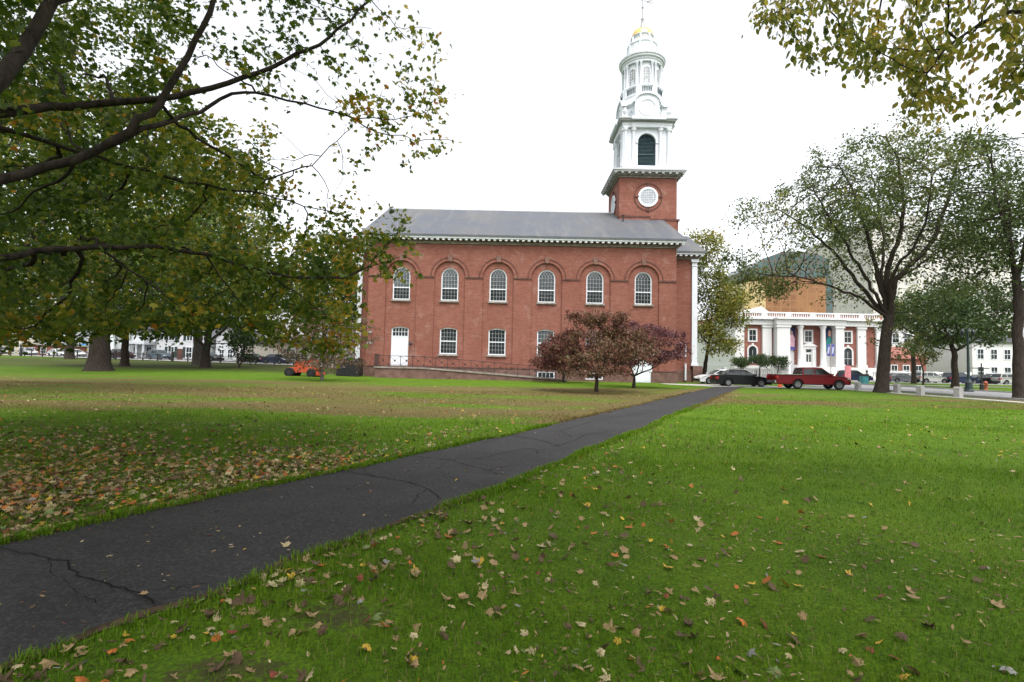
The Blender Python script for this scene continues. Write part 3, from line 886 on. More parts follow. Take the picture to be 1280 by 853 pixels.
# ---- the steeple
TX = 15.03
TW = 3.25
TY0 = AXY - TW
t = MB(); t.box(TX - TW, TX + TW, TY0, AXY + TW, 10, 22.9); t.box(TX - TW - .02, TX + TW + .24, TY0 + .2, AXY + TW + .24, 10, 18.05)
part('brick_tower', t, M['brick'], church)
t = MB(); t.box(TX + .3, TX + TW + .34, TY0 - .06, AXY + TW + .3, 18.05, 18.25); t.box(TX - TW - .05, TX + .297, TY0 - .05, AXY + TW + .05, 18.35, 18.55)
part('string_course', t, M['dark_trim'], church)
def tri_ring(m, c, r0, r1, y0, y1, n=40, axis='y'):
    A = [(c[0] + r0 * math.cos(2*math.pi*i/n), c[1] + r0 * math.sin(2*math.pi*i/n)) for i in range(n + 1)]
    B = [(c[0] + r1 * math.cos(2*math.pi*i/n), c[1] + r1 * math.sin(2*math.pi*i/n)) for i in range(n + 1)]
    if axis == 'y': ring(m, A, B, y0, y1)
    else:
        for k in range(n):
            q = [A[k], A[k+1], B[k+1], B[k]]
            m.add([(y0, p[0], p[1]) for p in q] + [(y1, p[0], p[1]) for p in q], [(0,1,2,3),(7,6,5,4),(0,4,5,1),(1,5,6,2),(2,6,7,3),(3,7,4,0)])
RZ = 20.72
def rose(axis):
    fixed = TY0 if axis == 'y' else TX - TW
    c = (TX if axis == 'y' else AXY, RZ)
    def pl(m, a, b, y0, y1, z0, z1):
        if axis == 'y': m.box(a, b, fixed + y0, fixed + y1, z0, z1)
        else: m.box(fixed + y0, fixed + y1, a, b, z0, z1)
    f = MB(); tri_ring(f, c, 0.90, 1.14, fixed - 0.10, fixed + 0.02, axis=axis)
    fo = part('rose_window', f, M['white'], church)
    f = MB()
    for i in range(-4, 5):
        x = i * 0.2; h = math.sqrt(max(0, .9**2 - x*x))
        pl(f, c[0] + x - .018, c[0] + x + .018, -.07, -.03, RZ - h, RZ + h)
        pl(f, c[0] - h, c[0] + h, -.072, -.031, RZ + x - .018, RZ + x + .018)
    part('sash', f, M['white'], fo)
    g = MB(); g.lathe([(0.0, -0.025), (0.92, -0.02), (0.92, 0.0), (0, 0.0)], (c[0], fixed, RZ) if axis == 'y' else (fixed, AXY, RZ), 32, axis); part('pane', g, M['pale_glazing'], fo)
    h = MB(); tri_ring(h, c, 1.50, 1.60, fixed - 0.05, fixed + 0.02, axis=axis)
    for k in range(4):
        dx, dz = ((1, 0), (0, 1), (-1, 0), (0, -1))[k]
        if dx: pl(h, c[0] + dx * 1.30 - .26, c[0] + dx * 1.30 + .30, -.10, .02, RZ - .07, RZ + .07)
        else: pl(h, c[0] - .15, c[0] + .15, -.12, .02, RZ + dz * 1.42 - .24, RZ + dz * 1.42 + .2)
    part('rose_surround', h, M['dark_trim'], fo)
rose('y'); rose('x')
def sq(m, hw, z0, z1): m.box(TX - hw, TX + hw, AXY - hw, AXY + hw, z0, z1)
m = MB(); sq(m, TW + .14, 22.9, 23.08); sq(m, TW + .26, 23.083, 23.2); part('bed_moulding', m, M['bed_trim'], church)
m = MB()
for k in range(11):
    q = -TW - .55 + (2 * TW + 1.1) * k / 10
    m.box(TX + q - .13, TX + q + .13, AXY - TW - .72, AXY - TW - .27, 23.2, 23.36); m.box(TX + q - .13, TX + q + .13, AXY + TW + .27, AXY + TW + .72, 23.2, 23.36)
    if 0 < k < 10:
        m.box(TX - TW - .72, TX - TW - .27, AXY + q - .13, AXY + q + .13, 23.2, 23.36); m.box(TX + TW + .27, TX + TW + .72, AXY + q - .13, AXY + q + .13, 23.2, 23.36)
part('mutules', m, M['grey_trim'], church)
m = MB(); sq(m, TW + .32, 23.203, 23.36); sq(m, TW + .76, 23.363, 23.52); sq(m, TW + .86, 23.523, 23.7); part('cornice', m, M['grey_trim'], church)
# belfry: square, louvred arch on each face, paired columns at the corners
BW = 2.52
def belfry_face(m, rot):
    """front face with an arched opening, turned about the steeple's axis"""
    out = MB()
    aw, zs_, zb_ = 1.03, 27.35, 24.62
    P = lambda x, z, d: (x, -BW + d, z)
    for a, b in ((-BW, -aw), (aw, BW)):
        out.add([P(a, 24.5, 0), P(b, 24.5, 0), P(b, 28.95, 0), P(a, 28.95, 0)], [(0, 1, 2, 3)])
    ap = arch_pts(0, aw, zs_, 18)
    for a, b in zip(ap[:-1], ap[1:]):
        out.add([P(a[0], a[1], 0), P(b[0], b[1], 0), P(b[0], 28.95, 0), P(a[0], 28.95, 0)], [(0, 1, 2, 3)])
    rim_ = [(-aw, zb_)] + ap + [(aw, zb_)]
    for a, b in zip(rim_[:-1], rim_[1:]):
        out.add([P(a[0], a[1], 0), P(b[0], b[1], 0), P(b[0], b[1], .35), P(a[0], a[1], .35)], [(0, 1, 2, 3)])
    out.box(-aw, aw, -BW, -BW + .35, 24.5, zb_)
    ring(out, arch_pts(0, aw + .01, zs_, 18), arch_pts(0, aw + .2, zs_, 18), -BW - .07, -BW + .02)
    out.box(-aw - .28, -aw + .02, -BW - .10, -BW + .05, zs_ - .12, zs_ + .06); out.box(aw - .02, aw + .28, -BW - .10, -BW + .05, zs_ - .12, zs_ + .06)
    out.prism([(-.12, zs_ + aw - .02), (.12, zs_ + aw - .02), (.17, zs_ + aw + .36), (-.17, zs_ + aw + .36)], -BW - .13, -BW + .02)
    return out
def turned(mbx, k):
    c, s = (1, 0, -1, 0)[k], (0, 1, 0, -1)[k]
    o = MB(); o.v = [(TX + x * c - y * s, AXY + x * s + y * c, z) for x, y, z in mbx.v]; o.f = list(mbx.f); return o
m = MB()
for k in range(4):
    t_ = turned(belfry_face(None, k), k); m.add(t_.v, t_.f)
part('belfry', m, M['white'], church)
for k in range(4):
    l = MB(); l.add([(-1.0, -BW + .28, 24.6), (1.0, -BW + .28, 24.6), (1.0, -BW + .28, 28.4), (-1.0, -BW + .28, 28.4)], [(0, 1, 2, 3)])
    for z in np.arange(24.66, 28.35, .16):
        if abs(z - 25.9) < .09: l.box(-1.0, 1.0, -BW + .12, -BW + .30, z - .02, z + .09)
        else: l.add([(-1.0, -BW + .15, z), (1.0, -BW + .15, z), (1.0, -BW + .26, z + .13), (-1.0, -BW + .26, z + .13)], [(0, 1, 2, 3)])
    l.v = [v for v in l.v]
    part('louvre', turned(l, k), M['louvre'], church)
m = MB(); sq(m, BW + .42, 23.7, 24.15); sq(m, BW + .34, 24.153, 24.5); part('plinth', m, M['white'], church)
for k in range(4):
    for x in (-2.48, -1.55, 1.55, 2.48):
        c_ = MB(); c_.lathe([(.29, 24.5), (.29, 24.6), (.24, 24.68), (.225, 25.8), (.19, 28.5), (.20, 28.55), (.29, 28.62), (.30, 28.78), (.31, 28.78), (.31, 28.95)], (x, -BW - .12, 0), 12)
        part('column', turned(c_, k), M['white'], church, smooth=True)
m = MB(); sq(m, BW + .30, 28.95, 29.22); sq(m, BW + .34, 29.223, 29.50); part('entablature', m, M['white'], church)
for k in range(4):
    e = MB(); e.box(-1.86, 1.86, -BW - .44, -BW - .30, 28.96, 29.49); e.box(-1.95, 1.95, -BW - .95, -BW - .70, 29.66, 29.98)
    part('entablature_break', turned(e, k), M['white'], church)
    d = MB()
    for q in np.linspace(-2.8, 2.8, 27): d.box(q - .06, q + .06, -BW - .52, -BW - .36, 29.52, 29.64)
    part('dentils', turned(d, k), M['grey_trim'], church)
m = MB(); sq(m, BW + .40, 29.503, 29.65); sq(m, BW + .68, 29.653, 29.80); sq(m, BW + .80, 29.803, 29.96); part('cornice', m, M['grey_trim'], church)
# attic with curved pediments on the four faces and oval lights on the corners
def octa(ap_c, ap_d):
    """octagon with apothem ap_c on the faces and ap_d on the diagonals"""
    pts = []
    for k in range(8):
        a0, a1 = k * math.pi / 4, (k + 1) * math.pi / 4
        d0, d1 = (ap_c if k % 2 == 0 else ap_d), (ap_c if k % 2 == 1 else ap_d)
        det = math.cos(a0) * math.sin(a1) - math.sin(a0) * math.cos(a1)
        x = (d0 * math.sin(a1) - d1 * math.sin(a0)) / det; y_ = (d1 * math.cos(a0) - d0 * math.cos(a1)) / det
        pts.append((TX + x, AXY + y_))
    return pts
m = MB(); m.prism(octa(2.30, 2.36), 29.96, 31.95, 'z'); part('attic', m, M['white'], church)
m = MB(); m.prism(octa(2.42, 2.55), 31.95, 32.08, 'z'); m.prism(octa(2.55, 2.70), 32.083, 32.2, 'z'); part('attic_cornice', m, M['white'], church)
for k in range(4):
    p_ = MB(); fr2 = [(-1.40, 29.97), (1.40, 29.97), (1.40, 32.05)] + [(1.40 * math.cos(a), 32.05 + 0.95 * math.sin(a)) for a in np.linspace(0, math.pi, 17)][1:-1] + [(-1.40, 32.05)]
    p_.prism(fr2, -2.62, -2.0)
    po = part('pediment', turned(p_, k), M['white'], church)
    q_ = MB(); A = [(1.42 * math.cos(a), 32.05 + 0.97 * math.sin(a)) for a in np.linspace(math.pi, 0, 21)]; B = [(1.66 * math.cos(a), 32.05 + 1.20 * math.sin(a)) for a in np.linspace(math.pi, 0, 21)]
    ring(q_, A, B, -2.80, -2.0)
    part('pediment_moulding', turned(q_, k), M['white'], po)
    r_ = MB(); tri_ring(r_, (0, 31.45), 0.88, 1.0, -2.70, -2.6, 32); part('roundel', turned(r_, k), M['white'], po)
    # oval lattice light and urn on the diagonal
    ca = math.cos(R(45) + k * math.pi / 2); sa = math.sin(R(45) + k * math.pi / 2)
    ov = MB()
    n_ = 20
    for (ra, rb, d0, d1) in ((.30, .42, 2.33, 2.42),):
        for i in range(n_):
            qs = []
            for (rr, ii) in ((ra, i), (ra, i + 1), (rb, i + 1), (rb, i)):
                an = 2 * math.pi * ii / n_
                qs.append((rr * math.cos(an), 31.0 + rr * 1.45 * math.sin(an)))
            vs = [(TX + ca * d - sa * u_, AXY + sa * d + ca * u_, z_) for d in (d0, d1) for (u_, z_) in qs]
            ov.add(vs, [(0,1,2,3),(7,6,5,4),(0,4,5,1),(1,5,6,2),(2,6,7,3),(3,7,4,0)])
    oo = part('oval_window', ov, M['white'], church)
    lt = MB()
    for u0, u1, za, zb in ((-.3, .3, 30.7, 31.3), (.3, -.3, 30.7, 31.3), (-.3, .3, 31.0, 31.0), (0, 0, 30.6, 31.4)):
        d = 2.385
        lt.tube([(TX + ca * d - sa * u0, AXY + sa * d + ca * u0, za), (TX + ca * d - sa * u1, AXY + sa * d + ca * u1, zb)], .025, 4)
    part('sash', lt, M['white'], oo)
    gl = MB(); gl.add([(TX + ca * 2.372 - sa * .34 * math.cos(a), AXY + sa * 2.372 + ca * .34 * math.cos(a), 31.0 + .5 * math.sin(a)) for a in np.linspace(0, 2 * math.pi, 20, endpoint=False)], [tuple(range(20))])
    part('pane', gl, M['pale_glazing'], oo)
    ur = MB(); ur.lathe([(.26, 29.97), (.26, 30.3), (.12, 30.4), (.10, 30.5), (.28, 30.8), (.30, 30.95), (.18, 31.1), (.08, 31.25), (.04, 31.4), (0.0, 31.45)], (TX + ca * 3.55, AXY + sa * 3.55, 0), 12)
    part('urn', ur, M['white'], church, smooth=True)
# lantern: balustraded pedestal, drum with eight arched windows and columns
m = MB(); m.lathe([(2.62, 32.2), (2.50, 32.6), (2.50, 33.05), (2.56, 33.06), (2.56, 33.15)], (TX, AXY, 0), 48); part('lantern_base', m, M['white'], church, smooth=True)
m = MB(); m.lathe([(2.36, 33.15), (2.36, 34.05), (2.40, 34.06), (2.40, 34.2)], (TX, AXY, 0), 48)
for k in range(8):
    a = -math.pi / 2 + k * math.pi / 4
    for q in (-1, 1):
        b = a + q * math.pi / 8 * 0.80
        m.lathe([(.22, 33.15), (.22, 34.3)], (TX + 2.36 * math.cos(b), AXY + 2.36 * math.sin(b), 0), 8)
    m.tube([(TX + 2.52 * math.cos(a + s_), AXY + 2.52 * math.sin(a + s_), 34.18) for s_ in np.linspace(-.33, .33, 7)], .07, 4)
bo = part('balustrade', m, M['white'], church)
m = MB()
for k in range(8):
    a = -math.pi / 2 + k * math.pi / 4
    for q in np.linspace(-.21, .21, 6):
        m.box(0, 0, 0, 0, 0, 0) if False else m.tube([(TX + 2.42 * math.cos(a + q), AXY + 2.42 * math.sin(a + q), 33.45), (TX + 2.42 * math.cos(a + q), AXY + 2.42 * math.sin(a + q), 34.0)], .045, 4)
part('balusters', m, M['louvre'], bo)
m = MB(); m.lathe([(2.10, 34.2), (2.10, 37.2)], (TX, AXY, 0), 48); part('lantern', m, M['white'], church, smooth=True)
for k in range(8):
    a = -math.pi / 2 + k * math.pi / 4
    ca, sa = math.cos(a), math.sin(a)
    def bent(u_, z_, d): 
        t_ = u_ / 2.10
        return (TX + (2.10 + d) * math.cos(a + t_), AXY + (2.10 + d) * math.sin(a + t_), z_)
    ap = arch_pts(0, .40, 36.15, 14)
    f = MB(); A = [(-.36, 34.5)] + [(x * .9, 36.15 + (z - 36.15) * .9) for x, z in ap] + [(.36, 34.5)]; B = [(-.5, 34.5)] + [(x * 1.25, 36.15 + (z - 36.15) * 1.25) for x, z in ap] + [(.5, 34.5)]
    for i in range(len(A) - 1):
        q = [A[i], A[i+1], B[i+1], B[i]]
        f.add([bent(*p, .02) for p in q] + [bent(*p, .08) for p in q], [(0,1,2,3),(7,6,5,4),(0,4,5,1),(1,5,6,2),(2,6,7,3),(3,7,4,0)])
    wo = part('lantern_window', f, M['white'], church)
    g = MB(); poly = [(-.38, 34.5)] + [(x * .95, 36.15 + (z - 36.15) * .95) for x, z in ap] + [(.38, 34.5)]
    for i in range(len(poly) - 1):
        g.add([bent(0, (poly[i][1] + poly[i+1][1]) / 2 * .0 + 35.3, .03), bent(*poly[i], .03), bent(*poly[i+1], .03)], [(0, 1, 2)])
    part('pane', g, M['metal_grey'], wo)
    s_ = MB()
    for u_ in (-.13, .13): s_.tube([bent(u_, 34.5, .05), bent(u_, 36.45, .05)], .025, 4)
    for z_ in np.arange(34.8, 36.4, .33): s_.tube([bent(-.36, z_, .05), bent(.36, z_, .05)], .025, 4)
    part('sash', s_, M['white'], wo)
    b = a + math.pi / 8
    for db in (-.10, .10):
        c_ = MB(); c_.lathe([(.19, 34.2), (.19, 34.3), (.155, 34.36), (.13, 36.85), (.18, 36.95), (.19, 37.15)], (TX + 2.26 * math.cos(b + db), AXY + 2.26 * math.sin(b + db), 0), 10)
        part('column', c_, M['white'], church, smooth=True)
m = MB(); m.lathe([(2.36, 37.15), (2.36, 37.42), (2.44, 37.44), (2.44, 37.62), (2.62, 37.7), (2.64, 37.86), (2.74, 37.95), (2.76, 38.12), (2.5, 38.25), (1.9, 38.4)], (TX, AXY, 0), 56); part('lantern_cornice', m, M['white'], church, smooth=True)
m = MB(); m.lathe([(2.02, 38.35), (2.02, 38.75), (1.78, 38.85), (1.72, 39.0), (1.70, 39.9), (1.78, 39.98), (1.80, 40.1), (1.62, 40.25), (1.45, 40.5), (1.40, 40.62)], (TX, AXY, 0), 48); part('upper_drum', m, M['white'], church, smooth=True)
m = MB()
for k in range(8):
    a = -math.pi / 2 + math.pi / 8 + k * math.pi / 4
    for r_0, z0_, z1_ in ((1.74, 38.9, 39.95), (1.36, 40.5, 41.1)):
        m.lathe([(.12, z0_), (.12, z1_)], (TX + r_0 * math.cos(a), AXY + r_0 * math.sin(a), 0), 8)
part('drum_rib', m, M['white'], church)
m = MB(); m.lathe([(1.30, 40.6), (1.30, 41.12), (1.36, 41.14), (1.36, 41.28)], (TX, AXY, 0), 40); part('dome_drum', m, M['grey_trim'], church, smooth=True)
m = MB(); m.lathe([(1.34, 41.28)] + [(1.30 * math.cos(a), 41.32 + 1.15 * math.sin(a)) for a in np.linspace(0, 1.45, 12)], (TX, AXY, 0), 40); part('dome', m, M['gold'], church, smooth='all')
m = MB(); m.lathe([(.34, 42.4), (.3, 42.55), (.18, 43.0), (.10, 43.5), (.16, 43.62), (.16, 43.75), (.05, 43.85), (.04, 46.6)], (TX, AXY, 0), 12)
m.lathe([(0, 45.0), (.13, 45.12), (0, 45.25)], (TX, AXY, 0), 8)
fo = part('finial', m, M['metal_grey'], church, smooth=True)
m = MB(); m.bar((TX - .2, AXY, 46.1), (TX + 1.1, AXY + .3, 46.1), .03, .05); m.prism([(TX + .6, 46.0), (TX + 1.25, 45.85), (TX + 1.25, 46.4), (TX + .6, 46.2)], AXY + .24, AXY + .27); part('weather_vane', m, M['metal_grey'], fo)

# ------------------------------------------------------------------ ramp and its railing along the church wall
ramp = thing('access_ramp', 'brown stone ramp with iron railing sloping down from the white church door', 'ramp', (-5.0, 49.0, 0))
RP = [(-12.75, 1.03), (-8.3, 1.03), (5.2, 0.10)]
m = MB(); m.prism([(-12.75, -.05), (5.2, -.05), (5.2, .08), (-8.3, .92), (-12.75, .92)], 47.9, 49.92); part('ramp_wall', m, M['brownstone'], ramp)
m = MB(); m.prism([(-12.83, .923), (-8.3, .923), (5.25, .083), (5.25, .22), (-8.3, 1.07), (-12.83, 1.07)], 47.82, 48.25); part('coping', m, M['bed_trim'], ramp)
m = MB(); m.prism([(-12.75, .92), (-8.3, .92), (5.2, .08), (5.2, .10), (-8.3, .98), (-12.75, .98)], 48.26, 49.9); part('ramp_deck', m, M['concrete'], ramp)
def rz_(x): return 1.07 if x < -8.3 else 1.07 - (x + 8.3) * (0.85 / 13.55)
xs_ = np.linspace(-12.6, 5.0, 17)
def rail(pts, name, r_): 
    m = MB(); m.tube(pts, r_, 6); return part(name, m, M['iron'], ramp)
rail([(-12.6, 48.05, rz_(-12.6) + 1.0), (-8.3, 48.05, rz_(-8.3) + 1.0), (5.0, 48.05, rz_(5.0) + 1.0)], 'top_rail', .028)
rail([(-12.6, 48.05, rz_(-12.6) + .15), (-8.3, 48.05, rz_(-8.3) + .15), (5.0, 48.05, rz_(5.0) + .15)], 'bottom_rail', .022)
for a, b in zip(xs_[:-1], xs_[1:]):
    m = MB()
    for (u0, u1) in ((.15, 1.0), (1.0, .15)):
        m.tube([(a, 48.05, rz_(a) + u0), (b, 48.05, rz_(b) + u1)], .016, 4)
    c_ = (a + b) / 2
    m.lathe([(.0, -.02), (.09, -.015), (.09, .015), (0, .02)], (c_, 48.05, rz_(c_) + .575), 8, 'y')
    part('railing_panel', m, M['iron'], ramp)
for x in xs_:
    m = MB(); m.box(x - .025, x + .025, 48.025, 48.075, rz_(x) - .02, rz_(x) + 1.02); part('railing_post', m, M['iron'], ramp)
m = MB()
for q in (0, .45, .9): m.box(-12.85, -12.8, 48.0 + q, 48.05 + q, 1.07, 2.2)
m.box(-12.85, -12.8, 48.0, 49.9, 2.17, 2.22); m.box(-12.85, -12.8, 48.0, 49.9, 1.2, 1.24)
for q in np.linspace(.1, 1.8, 9): m.box(-12.835, -12.815, 48.0 + q, 48.03 + q, 1.24, 2.17)
part('landing_gate', m, M['iron'], ramp)

# trash enclosure left of the church
box_ = thing('trash_enclosure', 'black slatted bin enclosure standing at the left corner of the brick church', 'bin enclosure', (-15.2, 48.8, 0))
for i, (z0, z1) in enumerate([(0.05, .85), (.9, 1.75)]):
    m = MB(); m.box(-16.3, -14.35, 48.0, 49.6, z0, z1); part('side_panel', m, M['black'], box_)
m = MB()
for x in np.arange(-16.25, -14.35, .16): m.box(x, x + .12, 47.95, 48.0, .08, 1.74)
part('slats', m, M['black'], box_)
m = MB()
for x in (-16.36, -15.35, -14.38): m.box(x, x + .1, 47.9, 48.0, 0, 1.85)
part('frame', m, M['black'], box_)

# ------------------------------------------------------------------ vehicles
def wheel(parent, x, y, r, w, side):
    t = MB(); s = side
    t.lathe([(r * .62, -w/2), (r * .93, -w/2), (r, -w * .35), (r, w * .35), (r * .93, w/2), (r * .62, w/2)], (x, y, r), 20, 'y', cap=False)
    wo = part('wheel', t, M['tyre'], parent, smooth=True, local=True)
    rm = MB(); rm.lathe([(r * .64, w * .30), (r * .60, w * .42), (r * .53, w * .36), (r * .52, w * .12), (.0, w * .10)] if s > 0 else [(r * .64, -w * .30), (r * .60, -w * .42), (r * .53, -w * .36), (r * .52, -w * .12), (.0, -w * .10)], (x, y, r), 20, 'y', cap=False)
    for k in range(5):
        a = 2 * math.pi * k / 5
        rm.bar((x, y + s * w * .36, r), (x + r * .58 * math.cos(a), y + s * w * .38, r + r * .58 * math.sin(a)), r * .17, .03)
    part('rim', rm, M['rim'], wo, smooth=True, local=True)
    return wo
def car_body(name, outline, wheels, r, w, mat, parent, tumble=.10):
    """side outline (list of x,z going round) with wheel arches cut, given rounded flanks"""
    m = MB(); n = len(outline)
    lay = [(-w/2 + .0, .94), (-w/2 * .985, .985), (-w/2 * .90, 1.0), (w/2 * .90, 1.0), (w/2 * .985, .985), (w/2, .94)]
    cx = sum(p[0] for p in outline) / n; zs = [p[1] for p in outline]; zm = (max(zs) + min(zs)) / 2
    rows = []
    yl = [-w/2 * .93, -w/2 * .99, -w/2, -w/2 * .0 - w/2 * .97, w/2 * .97, w/2, w/2 * .99, w/2 * .93]
    ly = [(-w/2 * .90, 1.0, 1.0), (-w/2 * .985, .995, .985), (-w/2, .985, .95), (w/2, .985, .95), (w/2 * .985, .995, .985), (w/2 * .90, 1.0, 1.0)]
    for y_, sx, sz in ly:
        row = []
        for x, z in outline:
            zz = zm + (z - zm) * sz if z > zm else z
            row.append((cx + (x - cx) * sx, y_, zz))
        rows.append(row)
    for row in rows: m.v += row
    for k in range(len(rows) - 1):
        for i in range(n):
            j = (i + 1) % n
            m.f.append((k*n + i, k*n + j, (k+1)*n + j, (k+1)*n + i))
    m.f.append(tuple(range(n))); m.f.append(tuple((len(rows) - 1) * n + i for i in range(n)))
    return part(name, m, mat, parent, smooth=True, local=True)
def arches(x0, x1, wheels, r, zb):
    """bottom edge from x1 back to x0 with arches over the wheels"""
    pts = []
    for wx in sorted(wheels, reverse=True):
        ra = r * 1.17
        pts += [(wx + ra, zb)] + [(wx + ra * math.cos(a), max(zb, r + ra * math.sin(a))) for a in np.linspace(0.05, math.pi - .05, 9)] + [(wx - ra, zb)]
    return [(x1, zb)] + pts + [(x0, zb)]
SPEC = {
 # lower outline top line (front = +x), cabin trapezoid (base rear, roof rear, roof front, base front), length data
 'sedan': dict(L=4.7, W=1.80, r=.33, wh=(1.42, -1.33), zb=.20, top=[(-2.33, .42), (-2.36, .62), (-2.30, .92), (-1.55, .99), (.75, .95), (1.7, .83), (2.22, .68), (2.34, .5), (2.30, .3)], cab=[(-1.75, .96), (-.95, 1.40), (.15, 1.43), (1.05, .94)], posts=(-.28,)),
 'suv': dict(L=4.6, W=1.85, r=.36, wh=(1.40, -1.35), zb=.26, top=[(-2.25, .5), (-2.28, .75), (-2.22, 1.08), (.75, 1.06), (1.75, .98), (2.2, .80), (2.27, .55), (2.22, .36)], cab=[(-2.18, 1.06), (-1.85, 1.66), (.0, 1.70), (.95, 1.04)], posts=(-1.15, -.2)),
 'pickup': dict(L=5.9, W=1.80, r=.38, wh=(1.98, -1.22), zb=.40, top=[(-2.86, .55), (-2.92, .72), (-2.90, 1.13), (-.85, 1.13), (-.80, 1.15), (1.35, 1.13), (2.40, 1.04), (2.78, .92), (2.86, .66), (2.84, .42)], cab=[(-.86, 1.12), (-.74, 1.70), (.72, 1.73), (1.52, 1.11)], posts=(.10,)),
}
def make_car(name, kind, color, label, cat, loc, rz, group=None):
    S = SPEC[kind]; W = S['W']; mat = PAINT[color]
    t = thing(name, label, cat, loc, group, rz)
    ol = S['top'] + arches(S['top'][0][0] + .02, S['top'][-1][0] - .02, S['wh'], S['r'], S['zb'])
    car_body('body', ol, S['wh'], S['r'], W, mat, t)
    # cabin with tumblehome
    c = S['cab']; hb, ht = W/2 * .965, W/2 * .80
    hh = {0: hb, 1: ht, 2: ht, 3: hb}
    m = MB()
    ring_ = []
    def cabp(x, z, s):
        k = (z - c[0][1]) / (c[1][1] - c[0][1]); return (x, s * (hb + (ht - hb) * k), z)
    n = 4
    m.v = [cabp(*p, -1) for p in c] + [cabp(*p, 1) for p in c]
    # crowned roof
    m.f = [(0, 1, 2, 3), (7, 6, 5, 4), (0, 4, 5, 1), (2, 6, 7, 3), (0, 3, 7, 4)]
    rx = [(1, 2)]
    b0 = len(m.v); m.v += [((c[1][0]) + .12, 0, c[1][1] + .05), (c[2][0] - .08, 0, c[2][1] + .05)]
    m.f += [(1, b0, b0 + 1, 2), (b0, 5, 6, b0 + 1), (1, 5, b0), (2, b0 + 1, 6)]
    part('cabin', m, mat, t, smooth=True, local=True)
    # side windows
    xr = lambda z: c[0][0] + (c[1][0] - c[0][0]) * (z - c[0][1]) / (c[1][1] - c[0][1])
    xf = lambda z: c[3][0] + (c[2][0] - c[3][0]) * (z - c[3][1]) / (c[2][1] - c[3][1])
    z0, z1 = c[0][1] + .05, c[1][1] - .07
    cuts = [None] + list(S['posts']) + [None]
    for s in (-1, 1):
        for a, b in zip(cuts[:-1], cuts[1:]):
            q = []
            for z in (z0, z1):
                xa = (xr(z) + .10) if a is None else a + .04
                xb = (xf(z) - .09) if b is None else b - .04
                q.append((xa, xb))
            g = MB(); off = .006
            pts = [(q[0][0], z0), (q[0][1], z0), (q[1][1], z1), (q[1][0], z1)]
            g.v = [(x, cabp(x, z, s)[1] + s * off, z) for x, z in pts]; g.f = [(0, 1, 2, 3)]
            part('side_window', g, M['car_glass'], t, local=True)
    for (pa, pb, nm, sg) in ((c[3], c[2], 'windscreen', 1), (c[0], c[1], 'rear_window', -1)):
        g = MB(); e = .006 * sg
        lo, hi = .06, .92
        A = (pa[0] + (pb[0] - pa[0]) * lo, pa[1] + (pb[1] - pa[1]) * lo); B = (pa[0] + (pb[0] - pa[0]) * hi, pa[1] + (pb[1] - pa[1]) * hi)
        ya, yb = abs(cabp(A[0], A[1], 1)[1]) - .07, abs(cabp(B[0], B[1], 1)[1]) - .07
        g.v = [(A[0] + e, -ya, A[1] + .006), (A[0] + e, ya, A[1] + .006), (B[0] + e, yb, B[1] + .006), (B[0] + e, -yb, B[1] + .006)]; g.f = [(0, 1, 2, 3)]
        part(nm, g, M['car_glass'], t, local=True)
    for wx in S['wh']:
        for s in (-1, 1): wheel(t, wx, s * (W/2 - .12), S['r'], .22, s)
    xf_, xr_ = S['top'][-2][0], S['top'][0][0]
    zt = S['top'][-3][1]
    for s in (-1, 1):
        g = MB(); g.box(xf_ - .22, xf_ + .0, s * W * .32, s * W * .462, zt - .10, zt + .02); part('headlight', g, M['lamp_clear'], t, local=True)
        zr = S['top'][2][1]
        g = MB(); g.box(S['top'][1][0] - .012, S['top'][1][0] + .2, s * W * .36, s * W * .488, zr - .30, zr - .08); part('taillight', g, M['lamp_red'], t, local=True)
        g = MB(); g.box(c[3][0] - .22, c[3][0] - .06, s * (W/2 + .02), s * (W/2 + .17), c[3][1] + .03, c[3][1] + .15); part('mirror', g, mat, t, local=True)
    g = MB(); g.box(xf_ - .06, xf_ + .05, -W * .44, W * .44, S['zb'] + .08, S['zb'] + .28); part('front_bumper', g, M['black'] if kind != 'pickup' else mat, t, local=True)
    g = MB(); g.box(xr_ - .10, xr_ + .06, -W * .45, W * .45, S['zb'] + .06, S['zb'] + .26); part('rear_bumper', g, M['chrome'] if kind == 'pickup' else M['black'], t, local=True)
    g = MB()
    for s in (-1, 1):
        for xx in (-.25, .35): g.box(xx, xx + .16, s * (W/2 + .0), s * (W/2 + .02), c[0][1] - .12, c[0][1] - .09)
    part('door_handle', g, M['black'], t, local=True)
    g = MB(); g.box(-S['L'] / 2 + .4, S['L'] / 2 - .4, -W/2 + .25, W/2 - .25, S['zb'] - .06, S['zb'] + .25); part('underbody', g, M['black'], t, local=True)
    if kind == 'pickup':
        g = MB(); g.box(-2.78, -.92, -.72, .72, 1.131, 1.136); part('cargo_bed', g, M['black'], t, local=True)
        g = MB(); g.tube([(-2.85, .89, 1.15), (-.9, .89, 1.15)], .025, 6); g.tube([(-2.85, -.89, 1.15), (-.9, -.89, 1.15)], .025, 6); part('bed_rail', g, M['chrome'], t, local=True)
    return t
make_car('parked_pickup', 'pickup', 'red', 'dark red pickup truck parked broadside beyond the lawn, beside the big tree', 'pickup truck', (24.25, 41.9, .01), R(-4))
make_car('parked_sedan', 'sedan', 'black', 'black sedan parked behind the red pickup, at the end of the path', 'car', (20.2, 45.2, .01), R(-4))
make_car('parked_sedan', 'sedan', 'white', 'white sedan parked beside the church steps, left of the black sedan', 'car', (20.6, 50.6, .01), R(180))
ELM = 'cars parked along the street in front of the library'
def on_elm(px, D, kind, color, label, rz=0):
    make_car('parked_suv' if kind == 'suv' else 'parked_sedan', kind, color, label, 'car', ((px - 640) / 640 * D, D, .01), R(rz), ELM)
